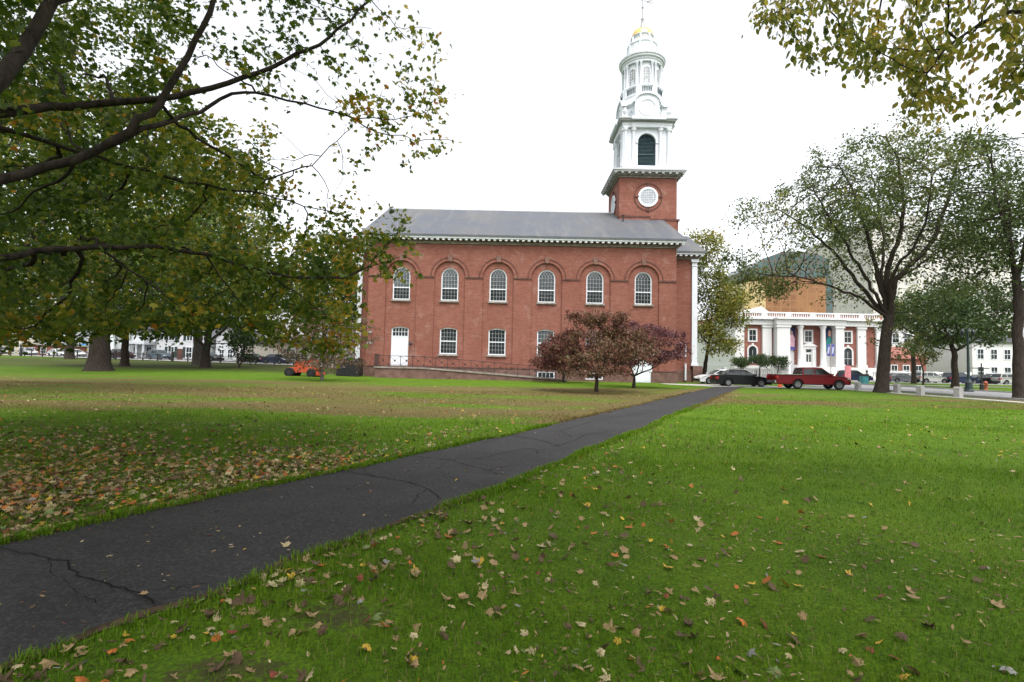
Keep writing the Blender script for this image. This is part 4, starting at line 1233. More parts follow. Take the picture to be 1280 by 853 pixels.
on_elm(1068, 78, 'suv', 'navy', 'dark blue suv parked by the teal litter bin on the library street')
on_elm(1127, 79, 'sedan', 'grey', 'dark grey sedan parked just right of the big tree trunk')
on_elm(1147, 84, 'sedan', 'silver', 'light sedan half hidden between the grey sedan and the pale suv', 180)
on_elm(1163, 78.5, 'suv', 'silver', 'pale silver suv parked behind the young street tree')
on_elm(1200, 78, 'suv', 'navy', 'navy suv parked behind the dark tree trunk and the lamp post')
on_elm(1222, 78.5, 'sedan', 'black', 'black sedan parked right of the green lamp post', 180)
on_elm(1239, 80, 'suv', 'white', 'white suv parked behind the signpost on the library street', 180)
on_elm(1262, 77, 'suv', 'silver', 'silver suv parked behind the trunk at the right edge')
LS = 'cars on the street beyond the left fence'
def on_left(px, off, kind, color, label, flip=False):
    # find the point of the street lane with this bearing
    b = (px - 640) / 640
    p0 = FA + fn * off
    s = (b * p0[1] - p0[0]) / (fd[0] - b * fd[1])
    p = p0 + fd * s
    rz = math.atan2(-fd[1], -fd[0]) + (math.pi if flip else 0)
    make_car('parked_suv' if kind == 'suv' else 'parked_sedan', kind, color, label, 'car', (p[0], p[1], gz(*p) + .07), rz, LS)
on_left(2, 4.5, 'suv', 'silver', 'silver suv at the far left edge beyond the fence')
on_left(36, 13, 'suv', 'white', 'white suv far off in front of the beige stone building')
on_left(74, 4.5, 'sedan', 'white', 'white sedan partly hidden by the slim tree trunk at left')
on_left(94, 5.5, 'sedan', 'white', 'white sedan between the slim trunk and the massive trunk')
on_left(154, 4.5, 'suv', 'maroon', 'dark maroon suv behind the forked dark tree trunk')
on_left(201, 4.6, 'suv', 'bluegrey', 'blue grey suv in front of the white house porch')
on_left(263, 4.5, 'sedan', 'black', 'black sedan behind the ivy clad dark tree')
on_left(318, 4.5, 'sedan', 'black', 'black sedan in front of the low beige building')
on_left(347, 4.5, 'sedan', 'navy', 'navy sedan at the right end of the left row of cars')

def cone(loc, label):
    t = thing('traffic_cone', label, 'traffic cone', loc, 'orange traffic cones')
    m = MB(); m.lathe([(.17, .03), (.06, .68), (.035, .72)], (0, 0, 0), 16); part('cone_body', m, M['cone'], t, smooth=True, local=True)
    m = MB(); m.box(-.2, .2, -.2, .2, 0, .035); part('foot', m, M['cone'], t, local=True)
    m = MB(); m.lathe([(.105, .43), (.082, .55)], (0, 0, 0), 16, cap=False); part('reflective_band', m, M['lamp_clear'], t, local=True)
p = at(905.5, 480, 46.2); cone((p.x, p.y, .01), 'orange traffic cone standing between the white and the black sedan')
p = at(975, 482, 45.6); cone((p.x, p.y, .01), 'orange traffic cone behind the tailgate of the red pickup')

# orange machine on the lawn left of the church
mc = thing('boom_lift', 'orange four wheeled lift machine parked on the lawn behind the bare dogwood', 'machine', (-18.0, 45.0, 0))
m = MB(); m.box(-1.35, 1.25, -.55, .55, .45, .85); m.box(-1.5, -1.3, -.5, .5, .35, .6); m.prism([(-.9, .85), (.55, .85), (.4, 1.35), (-.75, 1.45)], -.5, .5); part('body', m, M['orange'], mc, local=True)
m = MB(); m.prism([(.55, .6), (1.35, .45), (1.45, .2), (.8, .2)], -.75, .75); part('front_deck', m, M['orange'], mc, local=True)
for x, r_ in ((-1.15, .42), (.75, .40)):
    for s in (-1, 1):
        t = MB(); t.lathe([(r_ * .5, -.16), (r_ * .9, -.16), (r_, -.1), (r_, .1), (r_ * .9, .16), (r_ * .5, .16)], (x, s * .72, r_), 18, 'y'); w_ = part('wheel', t, M['tyre'], mc, smooth=True, local=True)
        t = MB(); t.lathe([(r_ * .5, -.10), (r_ * .45, .165), (0, .17)] if s > 0 else [(r_ * .5, .10), (r_ * .45, -.165), (0, -.17)], (x, s * .72, r_), 14, 'y'); part('rim', t, M['black'], w_, local=True)
m = MB(); m.bar((.1, -.1, 1.2), (.75, -.1, 1.75), .22, .24); m.bar((.75, -.1, 1.75), (1.15, -.1, 1.05), .18, .2); part('arm', m, M['orange'], mc, local=True)
m = MB(); m.bar((.2, .1, 1.3), (.95, .1, 1.45), .07); part('hydraulic_ram', m, M['chrome'], mc, local=True)
m = MB(); m.box(-.75, -.35, -.3, .3, 1.4, 1.5); m.box(-.85, -.72, -.3, .3, 1.45, 1.95); part('seat', m, M['black'], mc, local=True)
m = MB(); m.tube([(-.2, -.5, 1.3), (-.3, -.5, 2.0), (-1.0, -.5, 2.0), (-1.1, -.5, 1.3)], .04, 6); m.tube([(-.2, .5, 1.3), (-.3, .5, 2.0), (-1.0, .5, 2.0), (-1.1, .5, 1.3)], .04, 6); part('roll_bar', m, M['black'], mc, local=True)

# ------------------------------------------------------------------ bollards, lamp, posts, steps, bins
def bollard(px, py, label, h=.68):
    p = at(px, py, 1); s = -CAM_H / (p.z - CAM_H); x, y_ = p.x * s, p.y * s
    t = thing('bollard', label, 'bollard', (x, y_, 0), 'granite bollards along the sidewalk', .3)
    m = MB(); m.prism([(-.17, 0), (.17, 0), (.17, h - .06), (.10, h), (-.10, h), (-.17, h - .06)], -.16, .16); part('shaft', m, M['granite'], t, local=True)
    m = MB(); m.box(-.2, .2, -.19, .19, 0, .07); part('foot', m, M['granite'], t, local=True)
bollard(1072.5, 488.6, 'granite bollard just in front of the red pickup, left of the big tree')
bollard(1121.5, 491.5, 'granite bollard first to the right of the big tree trunk')
bollard(1150.5, 494.8, 'granite bollard between the big tree and the lamp post')
bollard(1198, 497.6, 'granite bollard standing nearest to the lamp post')

lp = thing('street_lamp', 'dark green cast iron street lamp on the grass across the street', 'street lamp', (38.3, 42.95, 0))
m = MB(); m.lathe([(.34, 0), (.34, .12), (.28, .2), (.25, .7), (.27, .78), (.2, .9), (.14, 1.05)], (0, 0, 0), 12); part('pedestal', m, M['lamp_green'], lp, local=True)
m = MB(); m.lathe([(.11, 1.0), (.10, 2.2), (.075, 5.0), (.09, 5.05), (.06, 5.2)], (0, 0, 0), 12); part('post', m, M['lamp_green'], lp, smooth=True, local=True)
m = MB(); m.tube([(0, 0, 5.15), (-.25, 0, 5.3), (-.45, 0, 5.2)], .035, 6); m.tube([(0, 0, 5.15), (.25, 0, 5.3), (.45, 0, 5.2)], .035, 6); part('arm', m, M['lamp_green'], lp, local=True)
for s in (-1, 1):
    m = MB(); m.lathe([(.05, 5.22), (.15, 5.1), (.17, 4.95), (.08, 4.75), (0, 4.72)], (s * .45, 0, 0), 10); part('lamp_globe', m, M['car_glass'], lp, smooth=True, local=True)
sp_ = thing('signpost', 'slim dark signpost with small sign on the grass right of the street lamp', 'signpost', (43.2, 47.1, 0))
m = MB(); m.tube([(0, 0, 0), (0, 0, 2.5)], .05, 8); part('post', m, M['iron'], sp_, local=True)
m = MB(); m.box(-.9, .7, -.03, .03, 2.0, 2.08); part('crossbar', m, M['iron'], sp_, local=True)
m = MB(); m.lathe([(.16, 0), (.16, .55), (.1, .62)], (0, 0, 0), 10); part('foot', m, M['iron'], sp_, local=True)
M['hydrant'] = simple('faded_red_paint', (.28, .07, .04), .6)
hy = thing('hydrant', 'small orange hydrant beside the slim signpost', 'hydrant', (45.6, 49.3, 0))
m = MB(); m.lathe([(.2, 0), (.2, .06), (.14, .1), (.14, .6), (.17, .64), (.15, .75), (.06, .84), (0, .86)], (0, 0, 0), 14); part('barrel', m, M['hydrant'], hy, smooth=True, local=True)
m = MB(); m.lathe([(.07, -.24), (.07, .24)], (0, 0, .48), 10, 'x'); part('outlet', m, M['hydrant'], hy, local=True)

st = thing('church_steps', 'low brown stone steps beside the front corner of the church', 'steps', (21.5, 52.5, 0))
for i in range(5):
    m = MB(); m.box(20.4, 24.2 - .5 * i, 51.4, 58, .17 * i, .17 * (i + 1) - .004); part('step', m, M['brownstone'], st)

# ------------------------------------------------------------------ the library
LB = 96.0
lib = thing('library', 'brick library with white columns and balustrade across the street behind the parked pickup', 'library', (56, LB, 0))
def LX(px, D=LB): return (px - 640) / 640 * D - .0207 * 0
def lx(px, py=430, D=LB): return at(px, py, D).x
x0, x1 = lx(919), lx(1106)
zc = 10.0                                         # underside of the entablature
# main block
m = MB(); m.box(x0 + .1, x1 - .1, LB + .5, LB + 22, 0, zc + 2.2); part('wall', m, M['brick_lib'], lib)
m = MB(); m.box(x0 - .02, x0 + .098, LB + .71, LB + 22, 2.3, zc); part('side_facing', m, M['white_warm'], lib)
m = MB(); m.box(x0 - .3, x1 + .3, LB - .2, LB + 22.3, 0, 2.3); part('plinth', m, M['white_warm'], lib)
def lbox(name, *b, mat='white_warm'):
    m = MB(); m.box(*b); return part(name, m, M[mat], lib)
lbox('entablature', x0 - .2, x1 + .2, LB - .25, LB + 22.2, zc, zc + 1.0)
lbox('cornice', x0 - .7, x1 + .7, LB - .75, LB + 22.7, zc + 1.0, zc + 1.3)
m = MB()
for x in np.arange(x0, x1, .55): m.box(x, x + .26, LB - .55, LB - .26, zc + .8, zc + .99)
part('dentils', m, M['grey_trim'], lib)
m = MB(); m.box(x0 + .6, x1 - .6, LB + .3, LB + .7, zc + 1.3, zc + 1.6); m.box(x0 + .6, x1 - .6, LB + .3, LB + .7, zc + 2.25, zc + 2.5)
for x in np.arange(x0 + .6, x1 - .6, 4.6): m.box(x, x + .9, LB + .28, LB + .72, zc + 1.3, zc + 2.5)
for x in np.arange(x0 + .8, x1 - .8, .42): m.box(x, x + .16, LB + .4, LB + .6, zc + 1.6, zc + 2.25)
part('balustrade', m, M['white_warm'], lib)
# side bays: pilasters and windows
for a, b in ((919, 930.5), (953.5, 965), (1072.5, 1083), (1096, 1106)):
    xa, xb = lx(a), lx(b)
    m = MB(); m.box(xa, xb, LB + .05, LB + .7, 2.3, zc); m.box(xa - .15, xb + .15, LB - .1, LB + .7, 2.3, 2.8); m.box(xa - .15, xb + .15, LB - .1, LB + .7, zc - .5, zc - .003)
    part('pilaster', m, M['white_warm'], lib)
def lib_window(pxc, zb, zt, w, arch):
    xc = lx(pxc); f = MB(); g = MB()
    if arch:
        o_ = arch_pts(xc, w/2 + .28, zt, 12); i_ = arch_pts(xc, w/2, zt, 12)
        ring(f, [(xc - w/2, zb)] + i_ + [(xc + w/2, zb)], [(xc - w/2 - .28, zb)] + o_ + [(xc + w/2 + .28, zb)], LB + .36, LB + .52)
        f.box(xc - .18, xc + .18, LB + .3, LB + .52, zt + w/2, zt + w/2 + .55)
        pl = [(xc - w/2, zb)] + i_ + [(xc + w/2, zb)]
    else:
        pl = [(xc - w/2, zb), (xc - w/2, zt), (xc + w/2, zt), (xc + w/2, zb)]
        oo = [(xc - w/2 - .28, zb - .25), (xc - w/2 - .28, zt + .25), (xc + w/2 + .28, zt + .25), (xc + w/2 + .28, zb - .25)]
        ring(f, pl + pl[:1], oo + oo[:1], LB + .36, LB + .52)
    fo = part('window', f, M['white_warm'], lib)
    g.add([(p[0], LB + .46, p[1]) for p in pl], [tuple(range(len(pl)))]); part('pane', g, M['glass'], fo)
    s = MB(); s.box(xc - .03, xc + .03, LB + .42, LB + .45, zb, zt); s.box(xc - w/2, xc + w/2, LB + .421, LB + .449, (zb + zt) / 2 - .04, (zb + zt) / 2 + .04); part('sash', s, M['grey_trim'], fo)
for c in (942, 1061.5):
    lib_window(c, 7.0, 9.0, 1.25, False); lib_window(c, 2.7, 5.2, 1.5, True)
lib_window(1012, 7.0, 9.0, 1.25, False)
# portico: two piers, two columns, door with pediment
for a, b in ((967.5, 983.5), (1040, 1050)):
    xa, xb = lx(a), lx(b)
    m = MB(); m.box(xa, xb, LB - 1.2, LB + .45, 2.3, zc); m.box(xa - .15, xb + .15, LB - 1.35, LB + .46, 2.3, 2.8); m.box(xa - .15, xb + .15, LB - 1.35, LB + .46, zc - .5, zc - .003)
    part('pier', m, M['white_warm'], lib)
for c in (998, 1026):
    m = MB(); m.lathe([(.62, 2.3), (.62, 2.55), (.5, 2.7), (.48, 4.5), (.41, 9.2), (.44, 9.3), (.55, 9.6), (.6, 9.62), (.6, 9.99)], (lx(c), LB - .7, 0), 18); part('column', m, M['white_warm'], lib, smooth=True)
lbox('portico_entablature', lx(966), lx(1052), LB - 1.45, LB - .27, zc + .003, zc + 1.0)
lbox('portico_cornice', lx(965), lx(1053), LB - 1.9, LB - .77, zc + 1.003, zc + 1.32)
lbox('steps', lx(970), lx(1050), LB - 4.2, LB - .21, 0, .8); lbox('steps', lx(974), lx(1046), LB - 3.2, LB - .211, .803, 1.55); lbox('steps', lx(978), lx(1042), LB - 2.2, LB - .212, 1.553, 2.28)
xa, xb = lx(1003), lx(1020.5); xm = (xa + xb) / 2
m = MB(); m.box(xa, xa + .7, LB + .1, LB + .5, 2.3, 5.6); m.box(xb - .7, xb, LB + .1, LB + .5, 2.3, 5.6); m.box(xa, xb, LB + .05, LB + .5, 5.6, 6.1); m.prism([(xa - .3, 6.1), (xb + .3, 6.1), (xm, 6.9)], LB - .1, LB + .5); dso = part('door_surround', m, M['white_warm'], lib)
m = MB(); m.box(xa + .7, xb - .7, LB + .3, LB + .46, 2.3, 5.6); do = part('door', m, M['white_warm'], lib)
m = MB(); m.box(xm - .45, xm + .45, LB + .27, LB + .31, 5.0, 5.5); m.box(xm - .42, xm - .08, LB + .27, LB + .31, 3.2, 4.6); m.box(xm + .08, xm + .42, LB + .27, LB + .31, 3.2, 4.6); part('pane', m, M['glass'], do)
for c in (989, 1034):
    m = MB(); w = .75; m.prism([(lx(c) - w, 2.3), (lx(c) + w, 2.3)] + arch_pts(lx(c), w, 4.9, 10)[::-1], LB + .4, LB + .52); part('niche', m, M['white_warm'], lib)
m = MB(); pz = zc + 1.75; m.prism([(lx(940), pz), (lx(980), pz), (lx(960), pz + 2.0)], LB + 2.5, LB + 16); part('roof', m, M['white'], lib)
# banners with dancers hang between the columns
def banner(name, label, pxa, pxb, za, zb, cols, yy, group=None, fig=None):
    t = thing(name, label, 'banner', (lx((pxa + pxb) / 2), yy, za), group)
    xa, xb = lx(pxa), lx(pxb)
    m = MB(); m.box(xa, xb, yy - .03, yy + .03, za, zb); part('cloth', m, cols[0], t)
    for k, (poly, mt) in enumerate(fig or []):
        q = MB(); q.add([(xa + (xb - xa) * u_, yy - .034 - .003 * k, za + (zb - za) * v_) for u_, v_ in poly], [tuple(range(len(poly)))]); part('print', q, mt, t)
    return t
F_ = {k: simple(k + '_print', c, .7, .2, vary=.2) for k, c in dict(navy=(.03, .035, .09), skin=(.5, .27, .2), teal=(.03, .22, .2), pink=(.5, .3, .36), violet=(.10, .05, .12), purple=(.09, .085, .30), pale=(.65, .68, .75), green=(.05, .25, .10)).items()}
banner('banner', 'tall poster banner of pale pink dancers left of the library door', 985, 994.5, 5.4, 9.7, [F_['navy']], LB + .1, fig=[
    ([(.1, .15), (.9, .12), (.95, .5), (.6, .72), (.2, .6)], F_['pink']), ([(.45, .66), (.62, .66), (.66, .78), (.5, .84), (.42, .76)], F_['skin']), ([(0, 0), (1, 0), (1, .1), (0, .12)], F_['purple'])])
banner('banner', 'tall poster banner of a teal clad dancer right of the library door', 1029.5, 1040, 5.2, 9.7, [F_['navy']], LB + .1, fig=[
    ([(.25, .05), (.75, .1), (.95, .4), (.9, .62), (.5, .6), (.35, .4)], F_['teal']), ([(.6, .64), (.9, .62), (.95, .85), (.7, .92), (.58, .8)], F_['skin']), ([(.0, .1), (.25, .05), (.4, .5), (.0, .6)], F_['violet'])])
def pole_banner():
    t = thing('banner_pole', 'slim pole with two purple banners in front of the library portico', 'banner pole', (lx(1038.5, 450, 84), 84, 0))
    xp = lx(1038.5, 450, 84)
    m = MB(); m.tube([(xp, 84, 0), (xp, 84, 6.1)], .08, 8); part('pole', m, M['concrete'], t)
    for s in (-1, 1):
        a, b = (xp - .62, xp - .1) if s < 0 else (xp + .1, xp + .62)
        m = MB(); m.box(a, b, 83.98, 84.02, 4.0, 5.9); bo = part('banner', m, F_['purple'], t)
        m = MB(); 
        for q in (.12, .40): m.add([(a + q * (b - a) , 83.97, 4.35), (a + (q + .16) * (b - a), 83.97, 4.35), (a + (q + .42) * (b - a), 83.97, 5.5), (a + (q + .26) * (b - a), 83.97, 5.5)], [(0, 1, 2, 3)])
        part('stripe', m, F_['pale'], bo)
    return t
pole_banner()
# white balustraded wall in front of library and its neighbours
def white_fence(name, label, pa, pb, D):
    xa, xb = (pa - 640) / 640 * D, (pb - 640) / 640 * D
    t = thing(name, label, 'wall', ((xa + xb) / 2, D, 0))
    m = MB(); m.box(xa, xb, D, D + .5, 0, .75); part('footing', m, M['white_warm'], t)
    m = MB(); m.box(xa, xb, D, D + .5, 1.5, 1.75); part('coping', m, M['white_warm'], t)
    m = MB()
    for x in np.arange(xa, xb, .4): m.box(x, x + .17, D + .15, D + .35, .75, 1.5)
    part('balusters', m, M['white_warm'], t)
    m = MB()
    for x in np.arange(xa, xb, 6): m.box(x, x + .8, D - .05, D + .55, 0, 1.85)
    part('piers', m, M['white_warm'], t)
white_fence('balustrade_wall', 'white balustraded wall before the left half of the library', 905, 968, 93)
white_fence('balustrade_wall', 'white balustraded wall right of the library behind the parked cars', 1085, 1215, 93)
for px_, label in ((987, 'square grey notice board standing left of the library door'),):
    t = thing('notice_board', label, 'notice board', (lx(993, 455, 88), 88, 0))
    xx = lx(993, 455, 88)
    m = MB(); m.box(xx - .5, xx + .5, 88, 88.12, .9, 2.5); part('board', m, M['grey_trim'], t)
    m = MB(); m.box(xx - .4, xx - .3, 88.02, 88.1, 0, .9); part('post', m, M['grey_trim'], t); m = MB(); m.box(xx + .3, xx + .4, 88.02, 88.1, 0, .9); part('post', m, M['grey_trim'], t)
xx = lx(1080, 474, 62)
bn = thing('litter_bin', 'teal litter bin on the far sidewalk left of the big trunk', 'litter bin', (xx, 62, 0))
M['teal'] = simple('teal_plastic', (.05, .24, .27), .5)
m = MB(); m.box(xx - .35, xx + .35, 61.7, 62.3, .05, 1.0); part('bin_body', m, M['teal'], bn)
m = MB(); m.box(xx - .38, xx + .38, 61.68, 62.32, 1.0, 1.25); part('lid', m, M['black'], bn)
xx = lx(1060, 466, 70)
sg = thing('sidewalk_sign', 'pink upright sidewalk sign beyond the front of the red pickup', 'sign', (xx, 70, 0))
M['pink'] = simple('pink_board', (.6, .2, .24), .6)
m = MB(); m.box(xx - .4, xx + .4, 70, 70.08, .4, 2.3); part('board', m, M['pink'], sg)
m = MB(); m.box(xx - .35, xx - .28, 70.01, 70.07, 0, .4); m.box(xx + .28, xx + .35, 70.01, 70.07, 0, .4); part('leg', m, M['iron'], sg)

# ------------------------------------------------------------------ buildings far behind
def office_windows(n_floors, mat_wall, mat_band): pass
def grid_facade(name, cw, cg, sx, sz, frac=.35, warm=None):
    n = NT(name)
    sp = n.add('SeparateXYZ'); n.put(sp.inputs[0], n.pos())
    u_ = n.math('FRACT', n.math('DIVIDE', n.math('ADD', sp.outputs[0], sp.outputs[1]), sx)); v_ = n.math('FRACT', n.math('DIVIDE', sp.outputs[2], sz))
    a = n.math('MULTIPLY', n.math('GREATER_THAN', u_, frac), n.math('GREATER_THAN', v_, frac))
    g = n.mix(n.ramp(n.noise(.09, 4, .6), [(.4, 0.0), (.62, 1.0)]), cg, warm or cg)
    c = n.mix(a, cw, g)
    r = n.math('SUBTRACT', .75, n.math('MULTIPLY', a, .45))
    n.bsdf(c, r, .5)
    return n.m
gb = thing('office_tower', 'amber and orange glass office tower rising behind the library', 'office building', (83, 150, 0))
M['gold_light'] = grid_facade('amber_facade', (.55, .42, .22), (.50, .36, .16), 2.2, 1.9, .2, (.62, .48, .26))
M['gold_dark'] = grid_facade('bronze_glass_facade', (.25, .13, .055), (.16, .06, .02), 2.6, 2.0, .14, (.30, .14, .045))
M['teal_glass'] = grid_facade('teal_crown_facade', (.10, .085, .07), (.035, .075, .075), 1.8, 2.4, .22, (.07, .13, .13))
xa, xm_, xb = at(937, 360, 150).x, at(957, 360, 150).x, at(1032, 360, 150).x
m = MB(); m.prism([(xa, 153), (xm_, 150), (xm_, 175), (xa, 175)], 0, at(945, 351, 150).z, 'z'); part('side_wing', m, M['gold_light'], gb)
m = MB(); m.box(xm_ + .02, xb, 150, 178, 0, at(1000, 347, 150).z); part('main_block', m, M['gold_dark'], gb)
m = MB(); m.box(xb + .02, xb + 2.6, 150.5, 176, 0, at(1036, 345, 150).z); part('stair_shaft', m, M['teal_glass'], gb)
zt0, zt1 = at(990, 346, 150).z + .05, at(990, 313, 150).z
prof = [(0.0, .0), (.0, .35), (.18, .72), (.38, .95), (.62, 1.0), (.85, .9), (1.0, .7), (1.0, 0)]
xA, xB = at(942, 345, 150).x, at(1039, 345, 150).x
m = MB(); m.prism([(xA + (xB - xA) * a, zt0 + (zt1 - zt0) * b) for a, b in prof], 151, 174); part('crown', m, M['teal_glass'], gb)
M['stone_tower'] = grid_facade('pale_stone_facade', (.56, .53, .49), (.40, .39, .38), 3.2, 3.4, .52)
def tower_block(name, label, pa, pb, ptop, D, depth, mat, cat='office building', pent=None):
    xa, xb = at(pa, 400, D).x, at(pb, 400, D).x; zt = at((pa + pb) / 2, ptop, D).z
    t = thing(name, label, cat, ((xa + xb) / 2, D, 0))
    m = MB(); m.box(xa, xb, D, D + depth, 0, zt); part('wall', m, mat, t)
    m = MB(); m.box(xa - .4, xb + .4, D - .4, D + depth + .4, zt, zt + 1.0); part('parapet', m, M['white_warm'], t)
    if pent:
        m = MB(); m.box(xa + (xb - xa) * pent[0], xa + (xb - xa) * pent[1], D + 4, D + depth - 4, zt, zt + pent[2]); part('roof_block', m, M['concrete'], t)
    return t
tower_block('office_tower', 'tall pale stone office tower seen through the big tree', 1092, 1200, 283, 180, 40, M['stone_tower'], pent=(.2, .7, 5))
tower_block('office_tower', 'pale stone tower block between the big tree and the right edge trunk', 1203, 1266, 297, 200, 40, M['stone_tower'])
def house(name, label, cat, xa, xb, D, depth, z0, zw, rise, wall_mat, roof_mat, wins, rot=0.0, trim='white', shutters=False, porch=None, ridge='x', door=None):
    """a gabled house; wins: (fraction along front, z bottom, width, height)"""
    t = thing(name, label, cat, ((xa + xb) / 2, D, z0), None)
    w = xb - xa
    X = lambda f: xa + w * f
    m = MB(); m.box(xa, xb, D, D + depth, z0 - 2, z0 + zw)
    if ridge == 'y' and rise > 0: m.prism([(xa, z0 + zw), (xb, z0 + zw), ((xa + xb) / 2, z0 + zw + rise)], D + .01, D + depth - .01)
    part('wall', m, wall_mat, t)
    r = MB(); e = .45
    if rise > 0:
        if ridge == 'x': r.prism([(D - e, z0 + zw - .05), (D + depth / 2, z0 + zw + rise), (D + depth + e, z0 + zw - .05), (D + depth + e, z0 + zw + .15), (D + depth / 2, z0 + zw + rise + .22), (D - e, z0 + zw + .15)], xa - e, xb + e, 'x')
        else: r.prism([(xa - e, z0 + zw - .05), ((xa + xb) / 2, z0 + zw + rise), (xb + e, z0 + zw - .05), (xb + e, z0 + zw + .18), ((xa + xb) / 2, z0 + zw + rise + .25), (xa - e, z0 + zw + .18)], D - e, D + depth + e)
    else: r.box(xa - e, xb + e, D - e, D + depth + e, z0 + zw, z0 + zw + .35)
    part('roof', r, roof_mat, t)
    for f, zb, ww, hh in wins:
        xc = X(f)
        q = MB(); pl = [(xc - ww/2, z0 + zb), (xc - ww/2, z0 + zb + hh), (xc + ww/2, z0 + zb + hh), (xc + ww/2, z0 + zb)]
        oo = [(xc - ww/2 - .12, z0 + zb - .12), (xc - ww/2 - .12, z0 + zb + hh + .15), (xc + ww/2 + .12, z0 + zb + hh + .15), (xc + ww/2 + .12, z0 + zb - .12)]
        ring(q, pl + pl[:1], oo + oo[:1], D - .08, D + .02); wo = part('window', q, M[trim], t)
        g = MB(); g.box(xc - ww/2, xc + ww/2, D - .03, D + .01, z0 + zb, z0 + zb + hh); part('pane', g, M['glass'], wo)
        s = MB(); s.box(xc - .03, xc + .03, D - .05, D - .031, z0 + zb, z0 + zb + hh); s.box(xc - ww/2, xc + ww/2, D - .052, D - .032, z0 + zb + hh/2 - .04, z0 + zb + hh/2 + .04); part('sash', s, M[trim], wo)
        if shutters:
            for sd in (-1, 1):
                q = MB(); q.box(xc + sd * (ww/2 + .15), xc + sd * (ww/2 + .65), D - .07, D + .01, z0 + zb - .05, z0 + zb + hh + .05); part('shutter', q, M['lamp_green'], wo)
    if porch:
        pa, pb, ph, nc = porch
        q = MB(); q.box(X(pa), X(pb), D - 3, D, z0 + ph, z0 + ph + .6); po = part('porch', q, M[trim], t)
        for k in range(nc):
            xc = X(pa) + .3 + (X(pb) - X(pa) - .6) * k / (nc - 1)
            q = MB(); q.lathe([(.26, z0 - 1.5), (.22, z0 + .3), (.18, z0 + ph - .2), (.26, z0 + ph)], (xc, D - 2.7, 0), 12); part('porch_column', q, M[trim], po, smooth=True)
    if door:
        q = MB(); q.box(X(door) - .55, X(door) + .55, D - .06, D + .01, z0, z0 + 2.3); part('door', q, M['dark_trim'], t)
    return t
M['clap_white'] = white_paint('white_clapboard', (.50, .51, .53), .25)  # white darkened: the shade on these houses is put into the colour
M['beige'] = white_paint('beige_stone', (.42, .37, .29), .3)
M['tan_block'] = white_paint('tan_siding', (.42, .38, .32), .3)
M['roof_dark'] = simple('dark_shingle', (.06, .06, .065), .9, vary=.3)
def bx(px, D): return (px - 640) / 640 * D
house('white_house', 'white two storey house with dark shutters and columned porch beyond the left fence', 'house', bx(196, 96), bx(262, 96), 96, 12, .9, 6.4, 2.6, M['clap_white'], M['roof_dark'],
      [(.28, 3.9, 1.0, 1.7), (.28, .7, 1.0, 1.9), (.62, 3.9, 1.0, 1.7), (.62, .7, 1.0, 1.9), (.88, 3.9, 1.0, 1.7), (.88, .7, 1.0, 1.9)], shutters=True, door=.45)
house('porch_house', 'white porch with slim columns left of the shuttered white house', 'house', bx(165, 98), bx(194, 98), 98, 10, .9, 5.5, 2.2, M['clap_white'], M['roof_dark'], [(.2, .8, .9, 1.7), (.75, .8, .9, 1.7), (.5, 3.5, .9, 1.4)], porch=(.0, 1.0, 3.0, 4))
house('stone_house', 'low tan building with flat roof behind the row of cars left of the church', 'building', bx(296, 95), bx(372, 95), 95, 12, .7, 4.2, 0, M['tan_block'], M['roof_dark'], [(.1, 1.0, .8, 1.6), (.82, 1.0, 1.1, 1.8), (.93, 1.0, .6, 1.8)])
house('white_shed', 'narrow white gabled house between the ivy clad tree and the tan building', 'house', bx(270, 97), bx(296, 97), 97, 10, .8, 4.6, 2.2, M['clap_white'], M['roof_dark'], [(.3, .9, .8, 1.5), (.7, .9, .8, 1.5)], ridge='y')
house('stone_hall', 'beige stone building with rows of windows at the far left edge', 'building', bx(-60, 135), bx(48, 135), 135, 16, 1.3, 9, 3, M['beige'], M['roof_dark'], [(f, z, 1.3, 2.2) for f in (.1, .25, .4, .55, .7, .82, .93) for z in (.8, 4.6)])
house('brick_wall_house', 'low brick building between the beige hall and the white temple church', 'building', bx(30, 124), bx(66, 124), 124, 10, 1.3, 2.6, 0, M['brick_lib'], M['concrete'], [(.3, .7, 1.2, 1.2), (.7, .7, 1.2, 1.2)])
tp = house('temple_church', 'tall white temple fronted church beyond the massive tree trunk', 'church', bx(58, 138), bx(168, 138), 138, 24, 1.3, 10.5, 4.5, M['clap_white'], M['roof_dark'], [(.3, 1.5, 1.4, 4.5), (.72, 1.5, 1.4, 4.5)], ridge='y')
for f in (.04, .24, .43, .6, .79, .96):
    q = MB(); xc = bx(58, 138) + (bx(168, 138) - bx(58, 138)) * f
    q.lathe([(.85, 0), (.85, 1.6), (.72, 1.9), (.6, 10.6), (.85, 11.2), (.85, 11.75)], (xc, 136.5, 0), 14); part('column', q, M['white'], tp, smooth=True)
q = MB(); q.box(bx(57, 136), bx(170, 136), 135.6, 138, 11.76, 12.6); part('entablature', q, M['white'], tp)
vb = thing('vinyl_banner', 'blue and yellow banner on the white temple church', 'banner', (bx(104, 134), 134, 1.3))
M['blue'] = simple('blue_vinyl', (.08, .26, .5), .6); M['yellow'] = simple('yellow_vinyl', (.6, .5, .12), .6)
q = MB(); q.box(bx(99, 134), bx(110, 134), 134, 134.08, 3.6, 4.7); part('upper_panel', q, M['blue'], vb)
q = MB(); q.box(bx(99, 134), bx(110, 134), 134, 134.08, 2.9, 3.59); part('lower_panel', q, M['yellow'], vb)
for px_ in (100, 109):
    q = MB(); q.tube([(bx(px_, 134), 134.12, .5), (bx(px_, 134), 134.12, 4.7)], .06, 6); part('post', q, M['iron'], vb)
